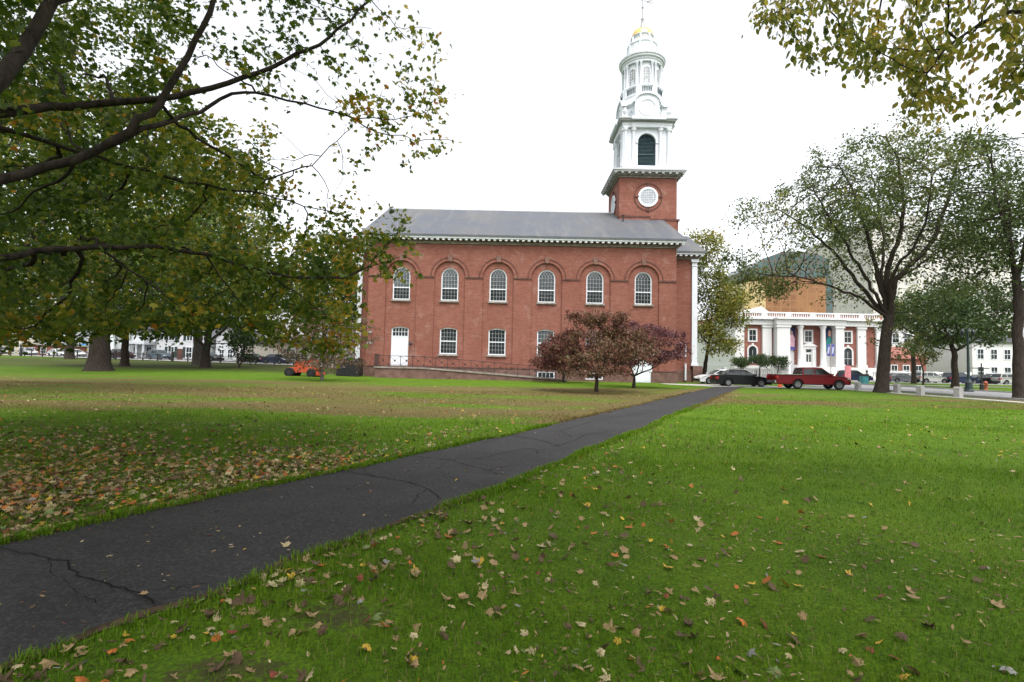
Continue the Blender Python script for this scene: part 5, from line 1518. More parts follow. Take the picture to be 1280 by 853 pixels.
house('brick_house', 'low red brick building with a white dormer behind the parked cars right of the library', 'building', bx(1108, 106), bx(1158, 106), 106, 14, 0, 4.4, 2.6, M['brick_lib'], M['brick_lib'], [(.2, 1.0, 1.2, 2.0), (.5, 1.0, 1.2, 2.0), (.8, 1.0, 1.2, 2.0)])
house('white_office', 'large white building with many windows behind the young street tree', 'building', bx(1112, 124), bx(1215, 124), 124, 20, 0, 12.5, 0, M['white_warm'], M['white_warm'], [(f, z, 1.5, 2.2) for f in (.08, .22, .36, .5, .64, .78, .92) for z in (1.2, 5.0, 8.8)])
house('white_mansion', 'pale pinkish white house behind the silver suv at the right', 'house', bx(1216, 104), bx(1300, 104), 104, 14, 0, 8.0, 2.5, simple_pink if False else M['white_warm'], M['roof_dark'], [(f, z, 1.2, 1.9) for f in (.12, .32, .52, .72, .9) for z in (1.1, 4.7)])

# ------------------------------------------------------------------ fence of the green at the left
fence = thing('rail_fence', 'dark fence with thick posts and crossed rails along the far left lawn', 'fence', (FA[0], FA[1], gz(*FA)))
L_ = np.linalg.norm(FB - FA); ss = np.arange(-14, L_ + 20, 3.6)
def fp(s): p = FA + fd * s; return p[0], p[1], gz(p[0], p[1])
for i, s in enumerate(ss):
    x, y_, z = fp(s); m = MB(); r_ = .2 if i % 4 == 2 else .09; h = 1.55 if i % 4 == 2 else 1.25
    m.lathe([(r_ * 1.2, -.1), (r_ * 1.2, .1), (r_, .14), (r_, h - .1), (r_ * 1.25, h - .08), (r_ * 1.1, h), (0, h + .1)], (x, y_, z), 8); part('post', m, M['iron'], fence)
for a, b in zip(ss[:-1], ss[1:]):
    A, B = fp(a), fp(b); m = MB()
    for h in (.35, 1.05): m.bar((A[0], A[1], A[2] + h), (B[0], B[1], B[2] + h), .06)
    m.bar((A[0], A[1], A[2] + .35), (B[0], B[1], B[2] + 1.05), .045); m.bar((A[0], A[1] + .03, A[2] + 1.05), (B[0], B[1] + .03, B[2] + .35), .045)
    part('rail', m, M['iron'], fence)
# a walker on the far sidewalk
def person(loc, h, label, top, legs, rz):
    t = bpy.data.meshes.new('person')
    sk = [(0, 0, .52), (0, 0, .66), (0, 0, .80), (0, 0, .845), (0, .01, .90), (0, .01, .975),
          (.055, 0, .50), (.06, .05, .27), (.06, .02, .04), (.06, .10, .015), (-.055, 0, .50), (-.06, -.03, .27), (-.06, -.09, .05), (-.06, -.02, .015),
          (.11, 0, .80), (.135, -.02, .63), (.13, .03, .48), (-.11, 0, .80), (-.135, .02, .63), (-.13, .05, .48)]
    ed = [(0, 1), (1, 2), (2, 3), (3, 4), (4, 5), (0, 6), (6, 7), (7, 8), (8, 9), (0, 10), (10, 11), (11, 12), (12, 13), (2, 14), (14, 15), (15, 16), (2, 17), (17, 18), (18, 19)]
    rad = [.085, .075, .08, .035, .055, .045, .055, .038, .026, .02, .055, .038, .026, .02, .036, .027, .02, .036, .027, .02]
    t.from_pydata([(x * h, y_ * h, z * h) for x, y_, z in sk], ed, [])
    o = link('person', t, None); o.location = loc; o.rotation_euler = (0, 0, rz)
    md = o.modifiers.new('skin', 'SKIN')
    for v, r_ in zip(t.skin_vertices[0].data, rad): v.radius = (r_ * h, r_ * h)
    t.skin_vertices[0].data[0].use_root = True
    o.modifiers.new('sub', 'SUBSURF').levels = 1
    o.modifiers['sub'].render_levels = 1
    n = NT('person_clothes'); sp = n.add('SeparateXYZ'); n.put(sp.inputs[0], n.obj())
    c = n.ramp(n.math('DIVIDE', sp.outputs[2], h), [(0.0, (.02, .02, .02)), (.05, legs), (.50, top), (.845, (.35, .2, .15)), (.93, (.03, .02, .015))], 'CONSTANT')
    n.bsdf(c, .8, .2); t.materials.append(n.m)
    return props(o, label, 'person')
p = at(1047.5, 474, 73); person((p.x, p.y, 0.0), 1.7, 'person in dark clothes walking on the street before the library', (.025, .025, .03), (.03, .03, .04), R(70))

# ------------------------------------------------------------------ trees
def grow(seeds, par, A, step, infl, kill, iters, rs, jit=.12, up=0.0):
    """limbs that reach for the points A (space colonisation) from the nodes already there"""
    P = [np.array(p, float) for p in seeds]; par = list(par)
    A = np.array(A, float)
    S = np.array(P)
    d = np.full(len(A), 1e9); near = np.zeros(len(A), int)
    def upd(lo):
        nonlocal d, near
        S = np.array(P[lo:])
        for s in range(0, len(A), 3000):
            D = np.sqrt(((A[s:s+3000, None, :] - S[None]) ** 2).sum(-1))
            i = D.argmin(1); v = D[np.arange(len(i)), i]
            b = v < d[s:s+3000]
            d[s:s+3000] = np.where(b, v, d[s:s+3000]); near[s:s+3000] = np.where(b, i + lo, near[s:s+3000])
    upd(0)
    kids = {}
    for it in range(iters):
        act = d < infl
        if not act.any():
            if len(A) == 0: break
            act = d <= d.min() + step
        idx = near[act]
        Q = np.array(P)
        v = A[act] - Q[idx]; v /= (np.linalg.norm(v, axis=1)[:, None] + 1e-9)
        u_, inv = np.unique(idx, return_inverse=True)
        acc = np.zeros((len(u_), 3)); np.add.at(acc, inv, v)
        lo = len(P)
        for k, n_ in enumerate(u_):
            if kids.get(n_, 0) > 3: continue
            w = acc[k] / (np.linalg.norm(acc[k]) + 1e-9)
            if kids.get(n_, 0) >= 1:
                c = np.where(inv == k)[0]; w = v[c[rs.randint(len(c))]]
            w = w + rs.randn(3) * jit; w[2] += up
            if par[n_] >= 0:
                w += 0.35 * (P[n_] - P[par[n_]]) / (np.linalg.norm(P[n_] - P[par[n_]]) + 1e-9)
            w /= np.linalg.norm(w) + 1e-9
            P.append(P[n_] + w * step); par.append(int(n_)); kids[n_] = kids.get(n_, 0) + 1
        if len(P) == lo:
            ok = ~np.isin(near, [q for q, c in kids.items() if c > 3]); A, d, near = A[ok], d[ok], near[ok]
            if len(A) == 0: break
            continue
        upd(lo)
        keep = d > kill
        A, d, near = A[keep], d[keep], near[keep]
        if len(A) == 0 or len(P) > 14000: break
    return np.array(P), np.array(par)

def radii(P, par, r_tip, r_root, fixed=None):
    n = len(P); tips = np.zeros(n); has = np.zeros(n, bool)
    for i in range(n):
        if par[i] >= 0: has[par[i]] = True
    tips[~has] = 1
    for i in range(n - 1, -1, -1):
        if par[i] >= 0 and par[i] < i: tips[par[i]] += tips[i]
    tmax = max(tips.max(), 2)
    e = math.log(r_root / r_tip) / math.log(tmax)
    r = r_tip * np.maximum(tips, 1) ** e
    if fixed is not None:
        k = len(fixed); f = np.array(fixed); r[:k] = np.where(f > 0, f, r[:k])
        for i in range(k, n):
            if par[i] >= 0: r[i] = min(r[i], r[par[i]] * .92)
    return r, ~has, tips

def limbs_mesh(name, P, par, r, mat, parent, sides=lambda r: 5 if r > .03 else 3, rmin=0.0, smooth=True):
    kids = {}
    for i, p in enumerate(par):
        if p >= 0: kids.setdefault(int(p), []).append(i)
    V, L, T = [], [], []
    roots = [i for i in range(len(P)) if par[i] < 0]
    stack = [(i, None) for i in roots]
    nv = 0
    while stack:
        i, frm = stack.pop()
        ch = [frm] if frm is not None else []
        ch.append(i)
        while True:
            k = [c for c in kids.get(ch[-1], []) if r[c] >= rmin]
            if not k: break
            b = max(k, key=lambda c: r[c])
            for c in k:
                if c != b: stack.append((c, ch[-1]))
            ch.append(b)
        if len(ch) < 2: continue
        rr = np.array([r[c] for c in ch])
        if frm is not None: rr[0] = min(rr[0], rr[1] * 1.15)
        m = sides(rr.max())
        pts = P[ch]
        t = np.gradient(pts, axis=0); t /= np.linalg.norm(t, axis=1)[:, None] + 1e-9
        a = np.cross(t[0], [0.3, 0.7, 0.64]); 
        a /= np.linalg.norm(a) + 1e-9
        an = 2 * np.pi * np.arange(m) / m
        for q in range(len(ch)):
            a = a - t[q] * a.dot(t[q]); a /= np.linalg.norm(a) + 1e-9
            b_ = np.cross(t[q], a)
            V.append(pts[q] + rr[q] * (np.cos(an)[:, None] * a + np.sin(an)[:, None] * b_))
        for q in range(len(ch) - 1):
            o = nv + q * m
            for s in range(m):
                L += [o + s, o + (s + 1) % m, o + m + (s + 1) % m, o + m + s]; T.append(4)
        nv += len(ch) * m
    me = mesh_arrays(name, np.concatenate(V), L, T)
    if smooth: me.shade_smooth()
    return link(name, me, mat, parent)

def wave_noise(p, scale, seed, n=6):
    rs = np.random.RandomState(seed)
    out = 0
    for _ in range(n):
        k = rs.randn(3) * scale; out = out + np.sin(p @ k + rs.rand() * 6.28)
    return out / math.sqrt(n)

LEAF_DIAMOND = (np.array([(0, 0, 0), (.34, .45, .06), (0, 1, -.06), (-.34, .45, .06)]), [(0, 1, 2), (0, 2, 3)])
LEAF_OVAL = (np.array([(0, 0, 0), (.22, .2, .05), (.30, .5, .06), (.18, .82, .03), (0, 1.05, -.05), (-.18, .82, .03), (-.30, .5, .06), (-.22, .2, .05)]), [(0, 1, 2, 3, 4), (0, 4, 5, 6, 7)])
def maple_leaf(curl=0.0):
    o = [(0, 0), (.10, .10), (.42, .02), (.36, .22), (.62, .42), (.44, .46), (.46, .66), (.20, .62), (.14, .74), (0, 1.05)]
    o = o + [(-x, y) for x, y in o[-2:0:-1]]
    v = np.array([(x, y, -.10 * abs(x) * 1.5 + curl * ((x * x) + (y - .4) ** 2)) for x, y in o] + [(0, .38, .03)])
    c = len(o)
    return v, [(i, (i + 1) % c, c) for i in range(c)]
LEAF_MAPLE = maple_leaf(-.12)

def leaf_cloud(name, pos, dirs, nrm, size, tmpl, tint, mat, parent):
    """one leaf per row of pos: length axis dirs, face normal nrm"""
    tv, tf = tmpl
    y_ = dirs / (np.linalg.norm(dirs, axis=1)[:, None] + 1e-9)
    z_ = nrm - y_ * (nrm * y_).sum(1)[:, None]; z_ /= np.linalg.norm(z_, axis=1)[:, None] + 1e-9
    x_ = np.cross(y_, z_)
    V = pos[:, None, :] + size[:, None, None] * (tv[None, :, 0, None] * x_[:, None] + tv[None, :, 1, None] * y_[:, None] + tv[None, :, 2, None] * z_[:, None])
    k = len(tv); n = len(pos)
    fl = np.concatenate([np.array(f) for f in tf]); tot = [len(f) for f in tf]
    L = (np.arange(n)[:, None] * k + fl[None]).ravel()
    T = np.tile(tot, n)
    me = mesh_arrays(name, V.reshape(-1, 3), L, T, {'tint': np.repeat(tint, len(tf))})
    return link(name, me, mat, parent)

def leafage(P, par, tips, tipmask, rs, per, spread, size, droop=.5, maxtips=2.0):
    """positions and axes of leaves along the outer twigs"""
    sel = np.where((tips <= maxtips) & (par >= 0))[0]
    base = np.repeat(P[sel], per, 0)
    pp = np.repeat(P[par[sel]], per, 0)
    t = rs.rand(len(base), 1)
    pos = pp + (base - pp) * (t * 1.15) + rs.randn(len(base), 3) * spread
    ax = (base - pp); ax = ax / (np.linalg.norm(ax, axis=1)[:, None] + 1e-9) * .5 + rs.randn(len(base), 3) * .8
    ax[:, 2] -= droop
    nr = rs.randn(len(base), 3) * .55; nr[:, 2] += .8
    sz = size * (.65 + .6 * rs.rand(len(base)))
    return pos, ax, nr, sz

def tree_parts(root, P, par, r_tip, r_root, rs, leaf, bark, per, spread, size, tmpl, droop=.5, fixed=None, tint0=.45, tint_s=.28, rmin=0.0, tscale=.5, seed=1, maxtips=2.0, thin=None, yellow=None):
    o3 = np.array(ORG[root.name])
    r, tm, tips = radii(P, par, r_tip, r_root, fixed)
    limbs_mesh('trunk', P - o3, par, r, M[bark], root, sides=lambda q: 9 if q > .2 else (6 if q > .05 else 4), rmin=rmin)
    pos, ax, nr, sz = leafage(P, par, tips, tm, rs, per, spread, size, droop, maxtips)
    if thin is not None:
        k = thin(pos); k = rs.rand(len(pos)) < k
        pos, ax, nr, sz = pos[k], ax[k], nr[k], sz[k]
    tint = tint0 + tint_s * .6 * wave_noise(pos, tscale, seed) + tint_s * .55 * rs.randn(len(pos))
    if yellow is not None: tint = tint + yellow(pos, rs)
    leaf_cloud('crown', pos - o3, ax, nr, sz, tmpl, np.clip(tint, 0, 1), M[leaf], root)
    return pos

def blobs(cx, cy, z0, z1, rad, n_blob, n_pt, rs, shell=.55, low=.85):
    """attractor points inside a lumpy crown"""
    out = []
    H_ = (z1 - z0) / 2; zc_ = (z0 + z1) / 2
    for i in range(n_blob):
        v = rs.randn(3); v /= np.linalg.norm(v); q = .35 + .45 * rs.rand()
        c = np.array([cx + v[0] * rad * q, cy + v[1] * rad * q, zc_ + v[2] * H_ * q])
        br = rad * (.30 + .22 * rs.rand())
        m = n_pt // n_blob
        w = rs.randn(m, 3); w /= np.linalg.norm(w, axis=1)[:, None]
        w *= (rs.rand(m, 1) ** .4) * br; w[:, 2] *= min(1.0, H_ / rad * 1.1)
        out.append(c + w)
    P = np.concatenate(out)
    return P[P[:, 2] > z0 * .92]

def std_tree(name, label, x, y_, height, rad, z_crown, r_trunk, leaf, seed, group=None, n_pt=1100, n_blob=16, per=9, spread=.30, size=.30, step=.45, bark='bark', lean=(0, 0), tint0=.45, fork=None, z=None, limbs=None, kill=.75, droop=.4, maxtips=2.0, thin=None, yellow=None, tmpl=None, extra=None, gap=.5):
    rs = np.random.RandomState(seed)
    z = gz(x, y_) if z is None else z
    root = thing(name, label, 'tree', (x, y_, z), group)
    A = blobs(x + lean[0], y_ + lean[1], z + z_crown, z + height, rad, n_blob, n_pt, rs)
    for (ox, oy, za, zb, rr, nn) in (extra or []): A = np.concatenate([A, blobs(x + ox, y_ + oy, z + za, z + zb, rr, 9, nn, rs)])
    fz = fork or z_crown * .9
    seeds = [(x, y_, z - .15), (x, y_, z + .25)]; par = [-1, 0]; fixed = [r_trunk * 1.45, r_trunk * 1.12]
    k = max(3, int(fz / .6))
    for i in range(1, k + 1):
        f = i / k
        seeds.append((x + lean[0] * .25 * f + rs.randn() * .03, y_ + lean[1] * .25 * f + rs.randn() * .03, z + .25 + (fz - .25) * f)); par.append(len(seeds) - 2); fixed.append(r_trunk * (1 - .22 * f))
    for lb, r0 in (limbs or []):
        prev = len([0]) and k + 1
        for j, q in enumerate(lb):
            # subdivide
            a = np.array(seeds[prev]); b = np.array(q); nsub = max(1, int(np.linalg.norm(b - a) / step))
            for s in range(1, nsub + 1):
                seeds.append(tuple(a + (b - a) * s / nsub + rs.randn(3) * .05)); par.append(prev); prev = len(seeds) - 1
                fr_ = (j + s / nsub) / len(lb); fixed.append(r0 * (1 - .72 * fr_))
    P, par = grow(seeds, par, A, step, rad * 1.2, kill, 60, rs)
    if thin is None: thin = lambda p: np.clip(.62 + gap * wave_noise(p, 2.6 / max(rad, 2.5) * 2.2, seed + 500, 9), .04, 1)
    tree_parts(root, P, par, .016, r_trunk, rs, leaf, bark, per, spread, size, tmpl or LEAF_DIAMOND, droop, fixed, tint0, seed=seed, tscale=.45, maxtips=maxtips, thin=thin, yellow=yellow)
    return root

# -- the big vase-shaped tree at the right, limbs as in the photograph
bt = Vector((26.98, 37.4, 0))
def lim(pts, d0, d1):
    n = len(pts); return [tuple(at(px, py, 37.4 + d0 + (d1 - d0) * i / max(1, n - 1))) for i, (px, py) in enumerate(pts)]
LIMBS = [
 (lim([(1075, 372), (1040, 358), (1000, 346), (965, 345)], -.3, -2.5), .13),
 (lim([(1070, 352), (1040, 312), (1005, 282), (975, 262)], .3, 1.5), .16),
 (lim([(1082, 345), (1055, 300), (1030, 262), (1015, 235)], -.5, -3.0), .13),
 (lim([(1093, 330), (1082, 285), (1065, 235), (1050, 205)], 0, 2.5), .17),
 (lim([(1108, 335), (1124, 295), (1131, 255), (1122, 200), (1110, 170)], -.2, -.8), .20),
 (lim([(1118, 350), (1150, 322), (1172, 290), (1186, 245), (1200, 190), (1215, 160)], .2, .5), .21),
 (lim([(1122, 352), (1152, 330), (1190, 305), (1225, 285)], .5, 3), .12),
 (lim([(1100, 345), (1105, 300), (1095, 250), (1088, 210)], 1.0, 4.5), .14),
 (lim([(1115, 345), (1140, 310), (1160, 265), (1165, 215)], -1.0, -4.0), .14)]
std_tree('elm_tree', 'large vase shaped elm with spreading dark limbs at the right of the lawn', bt.x, bt.y, 20.6, 9.3, 8.6, .43, 'leaf_elm', 11, n_pt=2500, n_blob=40, per=30, spread=.28, size=.21, step=.5, bark='bark', fork=5.4, limbs=LIMBS, kill=.6, lean=(2.2, 0), tint0=.5, gap=.5, extra=[(-7.0, -1, 7.4, 14.6, 4.8, 760), (-5.5, 1, 6.2, 9.5, 4.2, 260), (7.5, 0, 6.5, 13, 4.5, 260), (1.8, -.4, 2.6, 6.6, 2.6, 110)])
std_tree('elm_tree', 'tall slender dark trunked tree cut by the right edge of the picture', 30.3, 30.6, 17.5, 5.4, 6.0, .30, 'leaf_elm', 12, n_pt=1300, n_blob=20, per=28, spread=.3, size=.21, bark='bark', fork=7.0, limbs=[([(30.1, 30.7, 9), (29.6, 30.9, 12), (29.3, 31, 15)], .16), ([(30.7, 30.5, 9), (31.2, 30.3, 12.5), (31.3, 30, 15.5)], .15), ([(30.2, 30.9, 9.5), (30.3, 31, 13)], .12)], kill=.6, lean=(.6, .5), tint0=.35)
GR = 'trees on the far side of the street at the right'
std_tree('shade_tree', 'dark green shade tree with forked trunk behind the street lamp', 47.4, 54.8, 12.4, 6.8, 3.8, .34, 'leaf_dark', 13, GR, n_pt=900, n_blob=15, per=30, size=.32, tint0=.42, spread=.36, gap=.25)
std_tree('shade_tree', 'dark spreading tree behind the trunk at the right edge', 60.0, 59.0, 14.0, 7.6, 2.6, .36, 'leaf_dark', 14, GR, n_pt=900, n_blob=15, per=30, size=.34, tint0=.38, spread=.38, gap=.25)
std_tree('shade_tree', 'yellow tinged tree rising behind the dark shade tree', 56.5, 72.0, 15.5, 6.0, 5.2, .3, 'leaf_elm', 19, GR, n_pt=700, n_blob=13, per=15, size=.36, tint0=.72, gap=.3, spread=.34)
std_tree('young_tree', 'small light green street tree on a thin stem in front of the pale suv', 53.0, 66.0, 8.2, 2.9, 2.0, .11, 'leaf_elm', 15, n_pt=420, n_blob=10, per=16, size=.26, step=.3, tint0=.68, kill=.4, spread=.2)
std_tree('linden_tree', 'yellow green tree rising just right of the church front', 25.6, 68.0, 20.0, 5.7, 1.5, .38, 'leaf_yellow', 16, n_pt=1600, n_blob=24, per=36, size=.32, tint0=.52, spread=.42, kill=.6, gap=.35)
for i, (px_, h_, label) in enumerate([(930, 4.6, 'small clipped round tree left of the library arched window'), (953, 4.9, 'small clipped round tree under the left library window'), (976, 4.9, 'small clipped round tree before the left portico pier')]):
    std_tree('clipped_tree', label, (px_ - 640) / 640 * 90, 90.9, h_ - .6, 1.8, 1.8, .12, 'leaf_dark', 30 + i, 'small clipped trees before the library', n_pt=520, n_blob=16, per=34, size=.22, step=.28, tint0=.4, kill=.34, spread=.2, gap=.15, fork=1.5)

# -- purple maples before the church wall
PM = 'purple maples before the church wall'
def wide_maple(label, x, y_, h, rad, seed, tint0, dens, zc=1.0, leaf='leaf_purple'):
    rs = np.random.RandomState(seed)
    root = thing('purple_maple', label, 'tree', (x, y_, 0), PM)
    A = []
    n = int(560 * dens)
    for i in range(40):                                      # flat layered sprays
        a = rs.rand() * 6.283; q = math.sqrt(rs.rand()) * .86
        zt = h * (1 - .62 * q ** 2.0) ; zb = zc + .25 * q
        zz = zb + (zt - zb) * (.12 + .88 * rs.rand() ** .75)
        c = np.array([x + math.cos(a) * q * rad, y_ + math.sin(a) * q * rad, zz])
        w = rs.randn(n // 40, 3); w /= np.linalg.norm(w, axis=1)[:, None]; w *= rs.rand(len(w), 1) ** .4
        A.append(c + w * np.array([rad * .34, rad * .34, h * .045]))
    A = np.concatenate(A)
    seeds = [(x, y_, -.1), (x, y_, .2), (x + .03, y_, .6), (x + .02, y_, .85), (x - .5, y_ - .1, 1.1), (x + .55, y_ + .1, 1.1), (x + .1, y_ - .5, 1.1), (x, y_ + .5, 1.15), (x - 1.2, y_ - .2, 1.3), (x + 1.25, y_ + .1, 1.35)]; par = [-1, 0, 1, 2, 3, 3, 3, 3, 4, 5]; fixed = [.15, .12, .10, .095, .06, .06, .05, .05, .04, .04]
    P, par = grow(seeds, par, A, .24, rad * 1.2, .28, 60, rs, jit=.2)
    tree_parts(root, P, par, .010, .10, rs, leaf, 'bark', 34, .12, .135, LEAF_DIAMOND, .35, fixed, tint0, .35, seed=seed, tscale=.9, thin=lambda p: np.clip(.88 + .5 * wave_noise(p * np.array([1, 1, 2.6]), 1.5, seed, 9), .05, 1))
wide_maple('broad reddish brown maple standing nearest on the lawn before the church', 4.95, 29.8, 5.1, 3.35, 41, .55, 3.0, .62)
wide_maple('purplish maple with bare forked stems at its base, before the white side door', 8.75, 36.6, 5.5, 3.6, 42, .45, 2.6, .95, 'leaf_plum')
wide_maple('low dark red maple half hidden behind the broad reddish one', 4.5, 44.5, 4.4, 3.2, 43, .35, 1.5, .6)

# -- dry dogwood left of the church
rs = np.random.RandomState(50)
dg = thing('dogwood_tree', 'nearly bare twiggy dogwood with dry pinkish leaves left of the church', 'tree', (-14.0, 38.0, gz(-14, 38)))
A = np.concatenate([blobs(-14.0, 38.0, 1.0, 6.0, 3.7, 20, 900, rs), blobs(-14.0, 37.6, .3, 2.4, 3.2, 10, 260, rs)])
P, par = grow([(-14, 38, -.1), (-14, 38, .3), (-14.05, 38, .7), (-14.4, 38, 1.2), (-13.6, 38.1, 1.2)], [-1, 0, 1, 2, 2], A, .26, 4, .32, 60, rs, jit=.22)
tree_parts(dg, P, par, .010, .13, rs, 'leaf_dogwood', 'bark_pale', 11, .13, .15, LEAF_DIAMOND, .8, [.16, .13, .12, .08, .08], .5, .4, seed=5, tscale=.8)

# -- great trees at the left
GL = 'old trees on the far left lawn'
std_tree('plane_tree', 'old tree with a massive pale brown trunk on the left lawn', -35.4, 44.0, 23, 11.5, 4.2, .9, 'leaf_dark', 21, GL, n_pt=2400, n_blob=34, per=20, size=.40, spread=.5, step=.7, kill=.9, bark='bark', fork=2.6, tint0=.6)
std_tree('shade_tree', 'slim dark trunk beside the white temple church at far left', -71.5, 83.0, 19, 8.5, 3.4, .6, 'leaf_dark', 22, GL, n_pt=800, n_blob=16, per=19, size=.5, spread=.5, step=.8, kill=1.1, tint0=.4)
std_tree('shade_tree', 'dark forked tree between the massive trunk and the white house', -43.0, 57.0, 17, 8.5, 2.6, .42, 'leaf_dark', 23, GL, n_pt=1500, n_blob=24, per=22, size=.42, spread=.45, step=.7, kill=.9, fork=3.0, tint0=.4)
std_tree('shade_tree', 'thick dark ivy clad trunk right of the white shuttered house', -34.0, 57.0, 17, 8.5, 2.4, .5, 'leaf_dark', 24, GL, n_pt=1600, n_blob=24, per=22, size=.42, spread=.45, step=.7, kill=.9, tint0=.4)
std_tree('shade_tree', 'dense green tree rising behind the rear corner of the church', -27.5, 76.0, 22, 8.6, 2.0, .5, 'leaf_dark', 25, GL, n_pt=1200, n_blob=20, per=20, size=.48, spread=.5, step=.75, kill=.95, tint0=.6)
std_tree('shade_tree', 'thin stemmed tree before the tan building with drooping leaves', -44.5, 85.0, 15, 6, 2.2, .28, 'leaf_dark', 26, GL, n_pt=700, n_blob=14, per=19, size=.46, spread=.45, step=.7, kill=.9, tint0=.55)
std_tree('shade_tree', 'broad tree between the tan building and the dogwood', -36.5, 90.0, 17, 7, 3.6, .35, 'leaf_dark', 27, GL, n_pt=800, n_blob=15, per=19, size=.48, spread=.45, step=.7, kill=.9, tint0=.7)
std_tree('shade_tree', 'pale olive tree seen through the maple boughs above the massive trunk', -40.5, 66.0, 27, 10, 10, .55, 'leaf_elm', 28, GL, n_pt=1000, n_blob=20, per=19, size=.5, spread=.55, step=.85, kill=1.1, tint0=.75, bark='bark_grey')
std_tree('shade_tree', 'far tree behind the beige stone building at the left edge', -118, 118, 18, 9, 4, .4, 'leaf_dark', 29, GL, n_pt=600, n_blob=14, per=19, size=.6, spread=.55, step=.9, kill=1.2, tint0=.4)
std_tree('shade_tree', 'tree with bare pale upper branches reaching into the white sky left of the church', -16.2, 32.5, 14.6, 4.6, 7.4, .26, 'leaf_maple', 33, GL, n_pt=520, n_blob=13, per=6, size=.20, spread=.24, step=.45, kill=.6, tint0=.5, bark='bark_pale') if False else None

std_tree('maple_tree', 'second maple whose yellow green crown hangs in from the left behind the near boughs', -23.5, 20.5, 14.5, 9.5, 2.6, .4, 'leaf_maple', 35, n_pt=2400, n_blob=34, per=22, size=.17, spread=.28, step=.4, kill=.5, tint0=.40, fork=2.4, lean=(3.2, 1.5), maxtips=3.0, gap=.3)
std_tree('evergreen_tree', 'dark evergreen close behind the rear corner of the church', -25.0, 82.0, 17, 4.6, .8, .3, 'leaf_dark', 36, GL, n_pt=1100, n_blob=22, per=24, size=.42, spread=.42, step=.6, kill=.7, tint0=.12, gap=.2)
std_tree('shrub', 'rounded dark shrub hanging beside the ivy clad trunk', -30.5, 57.5, 4.6, 2.4, .5, .12, 'leaf_dark', 37, None, n_pt=300, n_blob=9, per=22, size=.26, spread=.22, step=.35, kill=.45, tint0=.2, gap=.2)
# -- the near maple whose boughs fill the upper left; its trunk stands just outside the frame
def bough(pts):
    return [np.array(at(px, py, D)) for px, py, D in pts]
BOUGHS = [
 (bough([(-420, 420, 3.2), (-150, 300, 4.0), (0, 225, 4.7), (60, 210, 5.0), (120, 189, 5.2), (160, 165, 5.3), (200, 128, 5.5), (228, 86, 5.6), (245, 50, 5.7), (268, 0, 5.8), (290, -70, 6.0)]), .085, .022),
 (bough([(-420, 330, 3.2), (-120, 165, 4.3), (30, 138, 5.2), (85, 133, 5.6), (140, 128, 5.8), (200, 125, 6.0), (240, 118, 6.2), (285, 104, 6.4), (340, 85, 6.7), (400, 55, 7.0), (440, 22, 7.3), (470, -10, 7.5)]), .075, .014),
 (bough([(120, 189, 5.2), (178, 160, 5.4), (215, 152, 5.8), (250, 140, 6.2), (290, 116, 6.5), (320, 118, 6.8), (380, 130, 7.2), (430, 144, 7.5), (480, 150, 7.8), (530, 143, 8.0)]), .034, .006),
 (bough([(430, 144, 7.5), (470, 166, 7.7), (520, 176, 7.9), (560, 174, 8.0)]), .012, .005),
 (bough([(-380, 330, 3.6), (-100, 150, 4.7), (0, 160, 5.3), (40, 172, 5.6), (100, 191, 6.0), (160, 209, 6.4), (220, 225, 6.8), (260, 232, 7.0), (330, 243, 7.4), (380, 258, 7.8), (430, 268, 8.0)]), .05, .008),
 (bough([(-400, 420, 3.4), (-120, 345, 4.6), (0, 325, 5.4), (45, 312, 5.8), (120, 308, 6.2), (200, 309, 6.6), (260, 318, 7.0), (330, 342, 7.4), (380, 348, 7.7), (430, 347, 8.0), (462, 331, 8.2), (485, 306, 8.4), (505, 282, 8.6)]), .06, .008),
 (bough([(120, 308, 6.2), (160, 336, 6.4), (200, 365, 6.6), (222, 382, 6.8)]), .02, .006),
 (bough([(255, 318, 7.0), (275, 346, 7.1), (300, 378, 7.3), (318, 400, 7.4)]), .016, .005),
 (bough([(330, 342, 7.4), (370, 365, 7.7), (405, 395, 8.0), (425, 420, 8.2)]), .015, .005),
 (bough([(-380, 300, 2.6), (-130, 240, 3.3), (0, 100, 4.0), (40, 45, 4.3), (80, -10, 4.6), (120, -90, 5.0), (180, -200, 5.6)]), .11, .03),
 (bough([(200, 128, 5.5), (215, 150, 5.8), (260, 180, 6.6), (330, 225, 7.6), (390, 206, 8.2), (412, 184, 8.4), (440, 160, 8.6)]), .026, .006),
]
TR = (-7.4, 2.4)
rs = np.random.RandomState(60)
seeds, par, fixed = [], [], []
for i, z_ in enumerate(np.linspace(-.2, 2.3, 7)):
    seeds.append((TR[0] + .02 * i, TR[1] + .01 * i, z_)); par.append(i - 1); fixed.append(.36 - .1 * i / 6 + (.10 if i == 0 else 0))
for pts, r0, r1 in BOUGHS:
    a = pts[0]
    # join the start to the nearest node already there
    D = np.linalg.norm(np.array(seeds) - a, axis=1); j = int(D.argmin())
    if D[j] > .9: j = 6
    prev = j
    allp = [np.array(seeds[j])] + pts
    tot = sum(np.linalg.norm(b - a_) for a_, b in zip(allp[:-1], allp[1:])); run = 0
    for a_, b in zip(allp[:-1], allp[1:]):
        ln = np.linalg.norm(b - a_); k = max(1, int(ln / .16))
        for s in range(1, k + 1):
            q = a_ + (b - a_) * s / k
            run += ln / k
            seeds.append(tuple(q + rs.randn(3) * .012)); par.append(prev); prev = len(seeds) - 1
            fixed.append(r0 + (r1 - r0) * min(1, run / tot) ** .8)
def cloud(x0, x1, y0, y1, D0, D1, n):
    D = (D0 ** 3 + (D1 ** 3 - D0 ** 3) * rs.rand(n)) ** (1 / 3)
    return np.array([at(x0 + (x1 - x0) * rs.rand(), y0 + (y1 - y0) * rs.rand(), d) for d in D])
